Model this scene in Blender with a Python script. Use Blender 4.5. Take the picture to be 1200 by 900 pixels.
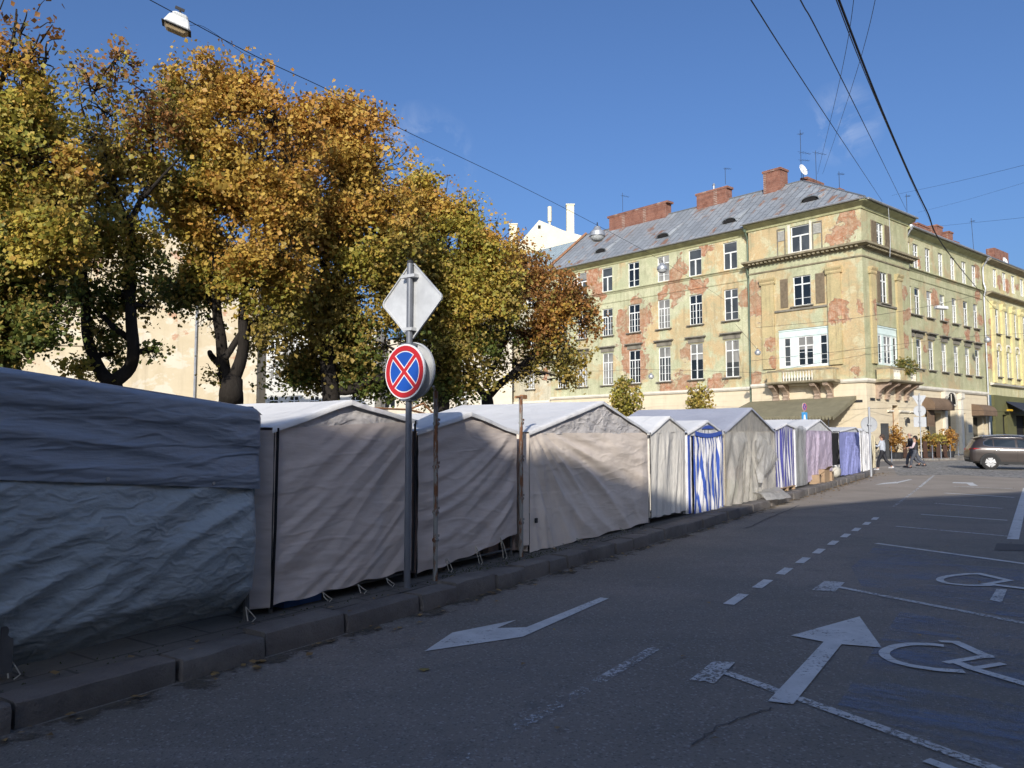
import bpy, bmesh, math, random
import numpy as np
from mathutils import Vector, Matrix, noise as mnoise

R = math.radians
for o in list(bpy.data.objects):
    bpy.data.objects.remove(o)
scene = bpy.context.scene
COL = scene.collection

# ------------------------------------------------------------------ camera, sky, sun, exposure
CAM_H = 1.6
FOC, HOR = 890.0, 512.0                      # focal length and horizon row on the 1200 x 900 photograph
PITCH = math.atan((HOR - 450) / FOC)
cam_d = bpy.data.cameras.new('camera')
cam = bpy.data.objects.new('camera', cam_d); COL.objects.link(cam)
cam.location = (0, 0, CAM_H)
cam.rotation_euler = (R(90) + PITCH, 0, 0)
cam_d.sensor_fit = 'HORIZONTAL'; cam_d.sensor_width = 36.0
cam_d.lens = 36.0 * FOC / 1200.0
cam_d.clip_start = 0.05; cam_d.clip_end = 2000
scene.camera = cam

def ray(x, y):
    a = (x - 600) / FOC; b = (450 - y) / FOC
    return Vector((a, math.cos(PITCH) - b * math.sin(PITCH), math.sin(PITCH) + b * math.cos(PITCH)))

SUN_T, SUN_E = R(-10), R(23.5)               # sun stands behind the camera, a little to the left
SUN = Vector((math.sin(SUN_T) * math.cos(SUN_E), -math.cos(SUN_T) * math.cos(SUN_E), math.sin(SUN_E)))
world = bpy.data.worlds.new('World'); scene.world = world
world.use_nodes = True
wn = world.node_tree; wn.nodes.clear()
w_out = wn.nodes.new('ShaderNodeOutputWorld'); w_bg = wn.nodes.new('ShaderNodeBackground')
w_sky = wn.nodes.new('ShaderNodeTexSky'); w_sky.sky_type = 'NISHITA'; w_sky.sun_disc = False
w_sky.sun_elevation = SUN_E
w_sky.sun_rotation = math.atan2(SUN.x, SUN.y)
w_sky.altitude = 0; w_sky.air_density = 1.0; w_sky.dust_density = 4.0; w_sky.ozone_density = 6.0
w_bg.inputs['Strength'].default_value = 0.111
# a few thin clouds low over the roofs
w_tc = wn.nodes.new('ShaderNodeTexCoord')
w_noise = wn.nodes.new('ShaderNodeTexNoise'); w_noise.inputs['Scale'].default_value = 16.0; w_noise.inputs['Distortion'].default_value = 0.6
w_noise.inputs['Detail'].default_value = 7.0; w_noise.inputs['Roughness'].default_value = 0.62
wn.links.new(w_tc.outputs['Generated'], w_noise.inputs['Vector'])
w_prev = None
for (d, rad) in ((tuple(ray(492, 190)), 0.075), (tuple(ray(985, 145)), 0.05), (tuple(ray(480, 170)), 0.04)):
    dn = Vector(d).normalized()
    vd = wn.nodes.new('ShaderNodeVectorMath'); vd.operation = 'DISTANCE'; vd.inputs[1].default_value = dn
    wn.links.new(w_tc.outputs['Generated'], vd.inputs[0])
    mr = wn.nodes.new('ShaderNodeMapRange'); mr.inputs['From Min'].default_value = rad; mr.inputs['From Max'].default_value = 0.0
    wn.links.new(vd.outputs['Value'], mr.inputs['Value'])
    if w_prev is None:
        w_prev = mr.outputs[0]
    else:
        mx = wn.nodes.new('ShaderNodeMath'); mx.operation = 'MAXIMUM'
        wn.links.new(w_prev, mx.inputs[0]); wn.links.new(mr.outputs[0], mx.inputs[1]); w_prev = mx.outputs[0]
w_n2 = wn.nodes.new('ShaderNodeMapRange'); w_n2.inputs['From Min'].default_value = 0.50; w_n2.inputs['From Max'].default_value = 0.85
wn.links.new(w_noise.outputs['Fac'], w_n2.inputs['Value'])
w_mul = wn.nodes.new('ShaderNodeMath'); w_mul.operation = 'MULTIPLY'
wn.links.new(w_prev, w_mul.inputs[0]); wn.links.new(w_n2.outputs[0], w_mul.inputs[1])
w_mul2 = wn.nodes.new('ShaderNodeMath'); w_mul2.operation = 'MULTIPLY'; w_mul2.inputs[1].default_value = 0.6
wn.links.new(w_mul.outputs[0], w_mul2.inputs[0])
w_mix = wn.nodes.new('ShaderNodeMix'); w_mix.data_type = 'RGBA'
w_mix.inputs['B'].default_value = (6.0, 6.2, 6.6, 1)
wn.links.new(w_mul2.outputs[0], w_mix.inputs['Factor'])
w_tint = wn.nodes.new('ShaderNodeMix'); w_tint.data_type = 'RGBA'; w_tint.blend_type = 'MULTIPLY'; w_tint.inputs['Factor'].default_value = 1.0
w_tint.inputs['B'].default_value = (0.765, 0.825, 0.935, 1)      # deep polarised-looking autumn blue
wn.links.new(w_sky.outputs['Color'], w_tint.inputs['A'])
wn.links.new(w_tint.outputs['Result'], w_mix.inputs['A'])
wn.links.new(w_mix.outputs['Result'], w_bg.inputs['Color'])
wn.links.new(w_bg.outputs[0], w_out.inputs[0])

sun_d = bpy.data.lights.new('sun', 'SUN'); sun_o = bpy.data.objects.new('sun', sun_d); COL.objects.link(sun_o)
sun_d.energy = 3.05; sun_d.angle = R(0.45); sun_d.color = (1.0, 0.945, 0.86)
sun_o.rotation_euler = SUN.to_track_quat('Z', 'Y').to_euler()
sun_o.location = (0, -20, 40)
scene.view_settings.view_transform = 'Standard'
scene.view_settings.look = 'None'
scene.view_settings.gamma = 1.0
scene.view_settings.use_curve_mapping = False
scene.view_settings.exposure = 0.68

# ------------------------------------------------------------------ coordinates
AZ = R(33.5)                                  # direction of the street, from +Y towards +X
UX, UY = math.sin(AZ), math.cos(AZ)
VX, VY = -math.cos(AZ), math.sin(AZ)
ROT = math.pi / 2 - AZ                        # turns local x to the street direction, y to the stall side

def W(u, v, z=0.0):
    return Vector((UX * u + VX * v, UY * u + VY * v, z))

def at(x, y, Y):                              # the point of photo pixel (x, y) at Y metres in front of the camera
    r = ray(x, y); return Vector((0, 0, CAM_H)) + r * (Y / r.y)

def gp(x, y, z=0.0):                          # the ground point under photo pixel (x, y)
    r = ray(x, y); return Vector((0, 0, CAM_H)) + r * ((z - CAM_H) / r.z)

# ------------------------------------------------------------------ objects
def tag(o, label=None, cat=None, group=None, kind=None):
    if label: o['label'] = label
    if cat: o['category'] = cat
    if group: o['group'] = group
    if kind: o['kind'] = kind
    return o

def empty(name, loc, rz=0.0, label=None, cat=None, group=None):
    o = bpy.data.objects.new(name, None); COL.objects.link(o)
    o.location = loc; o.rotation_euler = (0, 0, rz); o.empty_display_size = 0.2
    return tag(o, label, cat, group)

def link(name, me, parent=None, loc=None, rot=None):
    o = bpy.data.objects.new(name, me); COL.objects.link(o)
    if parent: o.parent = parent
    if loc is not None: o.location = loc
    if rot is not None: o.rotation_euler = rot
    return o

def copy_tree(o, parent=None):
    c = o.copy(); COL.objects.link(c); c.parent = parent
    for ch in [q for q in bpy.data.objects if q.parent is o]:
        copy_tree(ch, c)
    return c

class MB:
    """collects polygons, then links them as one mesh object"""
    def __init__(self):
        self.v = []; self.f = []; self.m = []; self.uv = {}
    def add(self, vs, fs, mi=0, uvs=None):
        b = len(self.v); self.v += [tuple(p) for p in vs]
        for i, f in enumerate(fs):
            if uvs is not None: self.uv[len(self.f)] = [uvs[k] for k in f]
            self.f.append([b + k for k in f]); self.m.append(mi)
    def box(self, c, s, mi=0, rz=0.0):
        x, y, z = s[0] / 2, s[1] / 2, s[2] / 2
        ca, sa = math.cos(rz), math.sin(rz)
        vs = []
        for k in range(8):
            px, py, pz = (x if k & 1 else -x), (y if k & 2 else -y), (z if k & 4 else -z)
            vs.append((c[0] + px * ca - py * sa, c[1] + px * sa + py * ca, c[2] + pz))
        self.add(vs, [(0, 2, 3, 1), (4, 5, 7, 6), (0, 1, 5, 4), (2, 6, 7, 3), (0, 4, 6, 2), (1, 3, 7, 5)], mi)
    def hexa(self, p, mi=0):                  # 8 points: bottom 4 then top 4, same order
        self.add(p, [(3, 2, 1, 0), (4, 5, 6, 7), (0, 1, 5, 4), (1, 2, 6, 5), (2, 3, 7, 6), (3, 0, 4, 7)], mi)
    def tube(self, pts, r, n=8, mi=0, cap=True):
        pts = [Vector(p) for p in pts]
        rs = r if isinstance(r, (list, tuple)) else [r] * len(pts)
        vs = []; up = Vector((0, 0, 1))
        side = None
        for i, p in enumerate(pts):
            t = (pts[min(i + 1, len(pts) - 1)] - pts[max(i - 1, 0)])
            if t.length < 1e-9: t = Vector((0, 0, 1))
            t.normalize()
            if side is None:
                side = t.cross(up if abs(t.z) < 0.95 else Vector((1, 0, 0)))
            side = side - t * side.dot(t)
            if side.length < 1e-6: side = t.cross(Vector((1, 0, 0)))
            side.normalize()
            b = t.cross(side)
            for k in range(n):
                a = 2 * math.pi * k / n
                vs.append(p + (side * math.cos(a) + b * math.sin(a)) * rs[i])
        fs = []
        for i in range(len(pts) - 1):
            for k in range(n):
                k2 = (k + 1) % n
                fs.append((i * n + k, i * n + k2, (i + 1) * n + k2, (i + 1) * n + k))
        if cap:
            fs.append(tuple(range(n - 1, -1, -1))); fs.append(tuple((len(pts) - 1) * n + k for k in range(n)))
        self.add(vs, fs, mi)
    def lathe(self, prof, c=(0, 0, 0), n=20, mi=0, axis='Z'):
        vs = []
        for (r, h) in prof:
            for k in range(n):
                a = 2 * math.pi * k / n
                q = (r * math.cos(a), r * math.sin(a), h)
                if axis == 'X': q = (h, q[0], q[1])
                if axis == 'Y': q = (q[0], h, q[1])
                vs.append((c[0] + q[0], c[1] + q[1], c[2] + q[2]))
        fs = []
        for i in range(len(prof) - 1):
            for k in range(n):
                k2 = (k + 1) % n
                fs.append((i * n + k, i * n + k2, (i + 1) * n + k2, (i + 1) * n + k))
        fs.append(tuple(range(n - 1, -1, -1))); fs.append(tuple((len(prof) - 1) * n + k for k in range(n)))
        self.add(vs, fs, mi)
    def prism(self, poly, z0, z1, mi=0):      # poly: list of (x, y), counter-clockwise
        n = len(poly)
        vs = [(x, y, z0) for x, y in poly] + [(x, y, z1) for x, y in poly]
        self.add(vs, [tuple(range(n - 1, -1, -1)), tuple(range(n, 2 * n))] + [(i, (i + 1) % n, n + (i + 1) % n, n + i) for i in range(n)], mi)
    def sphere(self, c, r, nu=14, nv=9, mi=0):
        rx, ry, rz = (r, r, r) if not isinstance(r, (tuple, list)) else r
        vs = []
        for j in range(nv + 1):
            th = math.pi * j / nv
            for k in range(nu):
                a = 2 * math.pi * k / nu
                vs.append((c[0] + rx * math.sin(th) * math.cos(a), c[1] + ry * math.sin(th) * math.sin(a), c[2] + rz * math.cos(th)))
        fs = [(j * nu + k, (j + 1) * nu + k, (j + 1) * nu + (k + 1) % nu, j * nu + (k + 1) % nu) for j in range(nv) for k in range(nu)]
        self.add(vs, fs, mi)
    def mesh(self, name, mats, smooth=False, bevel=0.0, recalc=True, merge=0.0):
        me = bpy.data.meshes.new(name)
        me.from_pydata(self.v, [], self.f)
        for m in (mats if isinstance(mats, (list, tuple)) else [mats]): me.materials.append(m)
        me.polygons.foreach_set('material_index', self.m)
        if self.uv:
            ul = me.uv_layers.new(name='UVMap')
            for pi, cs in self.uv.items():
                for li, c in zip(me.polygons[pi].loop_indices, cs): ul.data[li].uv = c
        bm = bmesh.new(); bm.from_mesh(me)
        if merge: bmesh.ops.remove_doubles(bm, verts=bm.verts, dist=merge)
        if bevel:
            bmesh.ops.bevel(bm, geom=[e for e in bm.edges if e.is_manifold and e.calc_face_angle(0) > 0.5], offset=bevel, segments=1, affect='EDGES', clamp_overlap=True)
        if recalc: bmesh.ops.recalc_face_normals(bm, faces=bm.faces)
        if smooth:
            for f in bm.faces: f.smooth = True
        bm.to_mesh(me); bm.free()
        if smooth == 'auto':
            me.set_sharp_from_angle(angle=R(38))
        me.update()
        return me
    def build(self, name, mats, parent=None, loc=None, rot=None, **kw):
        return link(name, self.mesh(name, mats, **kw), parent, loc, rot)

# ------------------------------------------------------------------ materials
def new_mat(name):
    m = bpy.data.materials.new(name); m.use_nodes = True
    nt = m.node_tree; nt.nodes.clear()
    return m, G(nt)

class G:
    """small node-graph helper"""
    def __init__(self, nt):
        self.nt = nt
        self.tc = self.n('ShaderNodeTexCoord')
        self.obj = self.tc.outputs['Object']; self.uv = self.tc.outputs['UV']
        self.geo = self.n('ShaderNodeNewGeometry')
        self.pos = self.geo.outputs['Position']
    def n(self, t, **kw):
        nd = self.nt.nodes.new(t)
        for k, v in kw.items(): setattr(nd, k, v)
        return nd
    def set(self, sock, v):
        if hasattr(v, 'is_output'): self.nt.links.new(v, sock)
        elif isinstance(v, tuple) and len(v) == 3 and sock.type == 'RGBA': sock.default_value = (*v, 1)
        elif sock.type == 'RGBA' and not isinstance(v, tuple): sock.default_value = (v, v, v, 1)
        else: sock.default_value = v
    def map(self, vec, scale=(1, 1, 1), rot=(0, 0, 0), loc=(0, 0, 0)):
        m = self.n('ShaderNodeMapping'); self.set(m.inputs['Vector'], vec)
        m.inputs['Scale'].default_value = scale; m.inputs['Rotation'].default_value = rot; m.inputs['Location'].default_value = loc
        return m.outputs[0]
    def noise(self, vec, scale=5, detail=4, rough=0.55, dist=0.0, out='Fac'):
        t = self.n('ShaderNodeTexNoise'); self.set(t.inputs['Vector'], vec)
        t.inputs['Scale'].default_value = scale; t.inputs['Detail'].default_value = detail
        t.inputs['Roughness'].default_value = rough; t.inputs['Distortion'].default_value = dist
        return t.outputs[out]
    def ramp(self, fac, lo, hi, a=0.0, b=1.0, smooth=False):
        m = self.n('ShaderNodeMapRange'); self.set(m.inputs['Value'], fac)
        if smooth: m.interpolation_type = 'SMOOTHSTEP'
        m.inputs['From Min'].default_value = lo; m.inputs['From Max'].default_value = hi
        m.inputs['To Min'].default_value = a; m.inputs['To Max'].default_value = b
        return m.outputs[0]
    def cramp(self, fac, stops):
        c = self.n('ShaderNodeValToRGB'); self.set(c.inputs[0], fac)
        e = c.color_ramp.elements
        while len(e) < len(stops): e.new(0.5)
        for el, (p, col) in zip(e, stops): el.position = p; el.color = (*col, 1)
        return c.outputs[0]
    def mix(self, fac, a, b, mode='MIX'):
        m = self.n('ShaderNodeMix', data_type='RGBA', blend_type=mode)
        self.set(m.inputs[0], fac); self.set(m.inputs[6], a); self.set(m.inputs[7], b)
        return m.outputs[2]
    def math(self, op, a, b=0.0, c=None):
        m = self.n('ShaderNodeMath', operation=op); self.set(m.inputs[0], a); self.set(m.inputs[1], b)
        if c is not None: self.set(m.inputs[2], c)
        return m.outputs[0]
    def vadd(self, a, b, op='ADD'):
        m = self.n('ShaderNodeVectorMath', operation=op); self.set(m.inputs[0], a); self.set(m.inputs[1], b)
        return m.outputs['Value'] if op == 'DISTANCE' else m.outputs[0]
    def vscale(self, a, s):
        m = self.n('ShaderNodeVectorMath', operation='SCALE'); self.set(m.inputs[0], a); m.inputs['Scale'].default_value = s
        return m.outputs[0]
    def bump(self, h, strength=0.4, dist=0.02, normal=None):
        b = self.n('ShaderNodeBump'); self.set(b.inputs['Height'], h)
        b.inputs['Strength'].default_value = strength; b.inputs['Distance'].default_value = dist
        if normal is not None: self.set(b.inputs['Normal'], normal)
        return b.outputs[0]
    def bsdf(self, col, rough=0.7, normal=None, spec=0.3, metal=0.0, **kw):
        p = self.n('ShaderNodeBsdfPrincipled')
        self.set(p.inputs['Base Color'], col); self.set(p.inputs['Roughness'], rough)
        p.inputs['Specular IOR Level'].default_value = spec; p.inputs['Metallic'].default_value = metal
        for k, v in kw.items(): self.set(p.inputs[k], v)
        if normal is not None: self.set(p.inputs['Normal'], normal)
        return p.outputs[0]
    def out(self, sh):
        o = self.n('ShaderNodeOutputMaterial'); self.nt.links.new(sh, o.inputs['Surface'])

def plain(name, col, rough=0.6, var=0.15, scale=6, spec=0.3, metal=0.0, bump=0.0, bscale=40):
    m, g = new_mat(name)
    f = g.noise(g.obj, scale, 5, 0.6)
    c = g.mix(g.ramp(f, 0.3, 0.7), tuple(x * (1 - var) for x in col), tuple(min(1, x * (1 + var)) for x in col))
    nrm = g.bump(g.noise(g.obj, bscale, 4), bump, 0.01) if bump else None
    g.out(g.bsdf(c, g.ramp(f, 0.2, 0.8, rough - 0.06, min(1, rough + 0.08)), nrm, spec, metal))
    return m

def fabric(name, col, rough=0.75, var=0.1, sheen=0.0, wr=0.55, spec=0.25, stretch=(1, 1, 1), fine=7.0, turn=0.0):
    m, g = new_mat(name)
    w = g.map(g.obj, stretch, (0, turn, 0))
    big = g.noise(g.obj, 1.3, 4, 0.6)
    c = g.mix(g.ramp(big, 0.3, 0.7), tuple(x * (1 - var) for x in col), tuple(min(1, x * (1 + var)) for x in col))
    dirt = g.noise(g.map(g.obj, (1, 1, .45)), 3.0, 6, 0.7)
    c = g.mix(g.ramp(dirt, 0.54, 0.8, 0, 0.32), c, tuple(x * 0.66 for x in col))
    h1 = g.noise(w, fine * .35, 4, 0.5, 0.25)
    rg = g.noise(g.map(g.obj, stretch, (0, turn + .5, 0), (3.1, 1.7, 5.3)), fine * .5, 2, 0.45, 0.3)
    rg = g.ramp(g.math('ABSOLUTE', g.math('SUBTRACT', rg, 0.5)), 0.0, 0.12, 1.0, 0.0, True)
    h2 = g.noise(g.obj, fine * 3.0, 3, 0.55)
    h = g.math('ADD', g.math('ADD', h1, g.math('MULTIPLY', rg, 0.16)), g.math('MULTIPLY', h2, 0.05))
    g.out(g.bsdf(c, rough, g.bump(h, wr, 0.09), spec))
    return m

def facade_mat(name, greens, ochre, bricks, ochres, noise_brick=0.62, pilaster=False, uvmode=True):
    m, g = new_mat(name)
    uv = g.uv if uvmode else g.obj
    warp = g.vscale(g.vadd(g.noise(uv, 0.9, 5, 0.65, 0.0, 'Color'), (-0.5, -0.5, -0.5)), 2.2)
    wuv = g.vadd(uv, warp)
    col = g.mix(g.ramp(g.noise(uv, 0.55, 5, 0.6), 0.35, 0.65), greens[0], greens[1])
    def spots(lst):
        acc = None
        for (x, y, r) in lst:
            d = g.vadd(wuv, (x, y, 0.0), 'DISTANCE')
            f = g.ramp(d, 0.0, r * 1.7, 1.0, 0.0)
            acc = f if acc is None else g.math('MAXIMUM', acc, f)
        return acc
    # ochre undercoat showing
    om = g.noise(uv, 0.42, 6, 0.62, 0.8)
    if ochres: om = g.math('ADD', om, g.math('MULTIPLY', spots(ochres), 0.3))
    oc = g.mix(g.noise(uv, 2.2, 5), ochre, (ochre[0] * 0.92, ochre[1] * 0.74, ochre[2] * 0.6))
    col = g.mix(g.ramp(om, 0.53, 0.63, 0, .9), col, oc)
    pal = g.noise(uv, 0.95, 6, 0.68, 0.6)
    col = g.mix(g.ramp(pal, 0.54, 0.60, 0, 0.5), col, tuple(x * 1.18 for x in greens[1]))
    col = g.mix(g.ramp(pal, 0.44, 0.38, 0, 0.45), col, tuple(x * 0.78 for x in greens[0]))
    # pale lime flakes
    fl = g.noise(uv, 1.5, 8, 0.68, 0.5)
    col = g.mix(g.ramp(fl, 0.62, 0.68, 0, 0.7), col, (0.62, 0.58, 0.44))
    # exposed brick
    bn = g.noise(uv, 0.8, 7, 0.66, 0.4)
    bmask = g.math('ADD', g.math('MULTIPLY', bn, 0.74), g.math('MULTIPLY', g.math('SUBTRACT', g.noise(uv, 3.6, 6, .75), .5), 0.42))
    if bricks: bmask = g.math('ADD', bmask, g.math('MULTIPLY', spots(bricks), 0.55))
    br = g.n('ShaderNodeTexBrick'); g.set(br.inputs['Vector'], g.map(uv, (1, 1, 1)))
    br.inputs['Color1'].default_value = (0.46, 0.14, 0.06, 1); br.inputs['Color2'].default_value = (0.60, 0.25, 0.12, 1)
    br.inputs['Mortar'].default_value = (0.46, 0.33, 0.23, 1); br.inputs['Scale'].default_value = 1.0
    br.inputs['Mortar Size'].default_value = 0.014; br.inputs['Brick Width'].default_value = 0.30; br.inputs['Row Height'].default_value = 0.095
    lime = g.noise(uv, 2.6, 7, 0.7, 0.5)
    bc = g.mix(g.ramp(lime, 0.45, 0.62, 0.0, 0.75), br.outputs['Color'], (0.72, 0.52, 0.37))
    bm2 = g.ramp(bmask, noise_brick - 0.012, noise_brick + 0.012)
    rim = g.ramp(bmask, noise_brick - 0.06, noise_brick - 0.03)
    col = g.mix(g.math('MULTIPLY', rim, 0.6), col, (0.66, 0.58, 0.42))
    col = g.mix(bm2, col, bc)
    # rain streaks and soot
    st = g.noise(g.map(uv, (2.2, 0.16, 1)), 1.6, 6, 0.65)
    col = g.mix(g.ramp(st, 0.52, 0.70, 0, 0.5), col, (0.20, 0.17, 0.10), 'MIX')
    sg = g.noise(uv, 0.22, 4, .6, .5)
    col = g.mix(g.ramp(sg, .42, .62, 0, .3), col, tuple(x * .72 for x in greens[0]))
    fine = g.noise(uv, 9, 6, 0.7)
    col = g.mix(g.ramp(fine, 0.3, 0.72, 0.0, 0.36), col, (0.1, 0.095, 0.06))
    h = g.math('SUBTRACT', g.math('MULTIPLY', fine, 0.5), g.math('MULTIPLY', bm2, g.math('ADD', 0.6, br.outputs['Fac'])))
    g.out(g.bsdf(col, 0.92, g.bump(h, 0.9, 0.05), 0.15))
    return m

def leaf_mat(name, stops, trans=0.35):
    m, g = new_mat(name)
    rnd = g.geo.outputs['Random Per Island']
    big = g.noise(g.pos, 0.55, 3, 0.5)
    f = g.math('ADD', g.math('MULTIPLY', rnd, 0.6), g.ramp(big, 0.3, 0.7, 0, 0.4))
    c = g.cramp(f, stops)
    d = g.bsdf(c, 0.5, None, 0.25)
    t = g.n('ShaderNodeBsdfTranslucent'); g.set(t.inputs[0], c)
    mx = g.n('ShaderNodeMixShader'); mx.inputs[0].default_value = trans
    g.nt.links.new(d, mx.inputs[1]); g.nt.links.new(t.outputs[0], mx.inputs[2])
    g.out(mx.outputs[0])
    return m

# ================================================================== GROUND
def asphalt_mat():
    m, g = new_mat('asphalt')
    p = g.pos
    big = g.noise(p, 0.35, 5, 0.6, 0.5)
    c = g.mix(g.ramp(big, 0.38, 0.62), (0.155, 0.142, 0.122), (0.225, 0.195, 0.166))
    st = g.noise(g.map(p, (0.35, 2.2, 1), (0, 0, -ROT)), 0.9, 5, 0.6)          # worn along the wheel tracks
    c = g.mix(g.ramp(st, 0.45, 0.7, 0, 0.35), c, (0.125, 0.11, 0.098))
    pt = g.noise(p, 1.7, 6, 0.7, 0.3)
    c = g.mix(g.ramp(pt, 0.56, 0.70, 0, 0.5), c, (0.095, 0.09, 0.088))
    sc = g.noise(g.map(p, (2.0, 9.0, 1), (0, 0, -ROT + .3)), 1.0, 5, .7, .4)
    c = g.mix(g.ramp(sc, .62, .74, 0, .45), c, (.075, .07, .067))
    sl = g.noise(g.map(p, (.5, 7.0, 1), (0, 0, -ROT)), .9, 4, .6, .2)
    c = g.mix(g.ramp(sl, .60, .72, 0, .3), c, (.27, .25, .225))
    agg = g.n('ShaderNodeTexVoronoi'); g.set(agg.inputs['Vector'], p); agg.inputs['Scale'].default_value = 75
    sep = g.n('ShaderNodeSeparateColor'); g.set(sep.inputs[0], agg.outputs['Color'])
    sp = g.ramp(sep.outputs[0], 0.86, 0.97)
    c = g.mix(g.math('MULTIPLY', sp, 0.55), c, (0.34, 0.33, 0.32))
    dk = g.ramp(sep.outputs[1], 0.82, 0.95)
    c = g.mix(g.math('MULTIPLY', dk, 0.5), c, (0.065, 0.065, 0.065))
    sp2 = g.noise(p, 26, 3, 0.7)
    c = g.mix(g.ramp(sp2, 0.66, 0.74, 0, 0.25), c, (0.22, 0.21, 0.2))
    fine = g.noise(p, 120, 3, 0.6)
    h = g.math('ADD', g.math('MULTIPLY', agg.outputs['Distance'], 0.6), g.math('MULTIPLY', fine, 0.5))
    g.out(g.bsdf(c, g.ramp(big, 0.3, 0.7, 0.72, 0.88), g.bump(h, 0.55, 0.012), 0.35))
    return m
M_ASPH = asphalt_mat()

def paint_mat(name, col, wear, scale=16.0, rough=0.7):
    m, g = new_mat(name)
    a = g.noise(g.pos, scale, 8, 0.72, 0.3)
    b = g.noise(g.pos, 2.1, 4, 0.6)
    f = g.math('ADD', g.math('MULTIPLY', a, 0.7), g.math('MULTIPLY', b, 0.3))
    al = g.ramp(f, wear - 0.035, wear + 0.035)
    tone = g.noise(g.pos, 5, 5, 0.65)
    c = g.mix(g.ramp(tone, 0.35, 0.7), col, tuple(x * 0.78 for x in col))
    sh = g.bsdf(c, rough, None, 0.3)
    tr = g.n('ShaderNodeBsdfTransparent'); mx = g.n('ShaderNodeMixShader')
    g.set(mx.inputs[0], al); g.nt.links.new(tr.outputs[0], mx.inputs[1]); g.nt.links.new(sh, mx.inputs[2])
    g.out(mx.outputs[0])
    return m
M_PAINT = paint_mat('road_paint', (0.60, 0.60, 0.585), 0.405, 30)
M_PAINT_WORN = paint_mat('worn_road_paint', (0.55, 0.55, 0.54), 0.468, 34)
M_PAINT_FAINT = paint_mat('faint_road_paint', (0.5, 0.5, 0.5), 0.515, 34)
def blue_mat():
    m, g = new_mat('worn_blue_paint')
    p = g.map(g.pos, (1, 1, 1), (0, 0, -ROT))
    st = g.noise(g.map(p, (7.0, .55, 1)), 1.6, 6, .7, .3); b = g.noise(g.pos, 1.1, 4, .6); a = g.noise(g.pos, 22, 5, .7)
    f = g.math('ADD', g.math('ADD', g.math('MULTIPLY', st, .45), g.math('MULTIPLY', b, .35)), g.math('MULTIPLY', a, .2))
    al = g.ramp(f, .475, .59, 0, .55)
    sh = g.bsdf((.22, .275, .385), .75, None, .3); tr = g.n('ShaderNodeBsdfTransparent'); mx = g.n('ShaderNodeMixShader')
    g.set(mx.inputs[0], al); g.nt.links.new(tr.outputs[0], mx.inputs[1]); g.nt.links.new(sh, mx.inputs[2]); g.out(mx.outputs[0]); return m
M_BLUE = blue_mat()

mb = MB()
n = 24
ext = [-400, -150, -60, -30, -12, -4, 0, 4, 8, 12, 18, 26, 40, 60, 100, 180, 400]
vs = [(x, y, 0) for y in ext for x in ext]; k = len(ext)
mb.add(vs, [(j * k + i, j * k + i + 1, (j + 1) * k + i + 1, (j + 1) * k + i) for j in range(k - 1) for i in range(k - 1)])
tag(mb.build('road', M_ASPH), kind='structure')

def kv(u):                                   # distance of the kerb face from the camera line along the street
    return float(np.interp(u, [-14, 12, 19, 30, 36], [4.6, 4.6, 4.78, 4.97, 5.1]))

# kerb stones: one worn granite row that turns into the crossing at its far end
def kerb_path():
    pts = [(u, kv(u)) for u in np.arange(-8, 36.01, 0.25)]
    for a in np.linspace(0.1, 1.35, 10): pts.append((36 + 2.2 * math.sin(a), 5.1 + 2.2 * (1 - math.cos(a))))
    u, v = pts[-1]
    for k in range(1, 40): pts.append((u + 0.06 * k, v + 0.25 * k))
    return pts
KP = kerb_path()
def stone_mat():
    m, g = new_mat('granite_kerb')
    big = g.noise(g.pos, 1.6, 4, 0.6)
    c = g.mix(g.ramp(big, 0.35, 0.65), (0.105, 0.097, 0.09), (0.205, 0.19, 0.172))
    r = g.geo.outputs['Random Per Island']
    c = g.mix(g.ramp(r, 0, 1, 0, 0.4), c, (0.2, 0.165, 0.145))
    f = g.noise(g.pos, 60, 4, 0.7)
    c = g.mix(g.ramp(f, 0.55, 0.75, 0, 0.5), c, (0.05, 0.05, 0.05))
    h = g.math('ADD', g.noise(g.pos, 9, 5, 0.7), g.math('MULTIPLY', f, 0.3))
    g.out(g.bsdf(c, 0.82, g.bump(h, 0.8, 0.03), 0.3))
    return m
M_STONE = stone_mat()
rng = random.Random(4)
mb = MB()
cum = [0.0]
for a, b in zip(KP, KP[1:]): cum.append(cum[-1] + math.hypot(b[0] - a[0], b[1] - a[1]))
def kpos(s):
    u = np.interp(s, cum, [q[0] for q in KP]); v = np.interp(s, cum, [q[1] for q in KP])
    u2 = np.interp(s + 0.05, cum, [q[0] for q in KP]); v2 = np.interp(s + 0.05, cum, [q[1] for q in KP])
    u1 = np.interp(s - 0.05, cum, [q[0] for q in KP]); v1 = np.interp(s - 0.05, cum, [q[1] for q in KP])
    t = Vector((u2 - u1, v2 - v1)); t.normalize()
    return Vector((u, v)), t, Vector((-t.y, t.x))
s = 0.0
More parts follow.
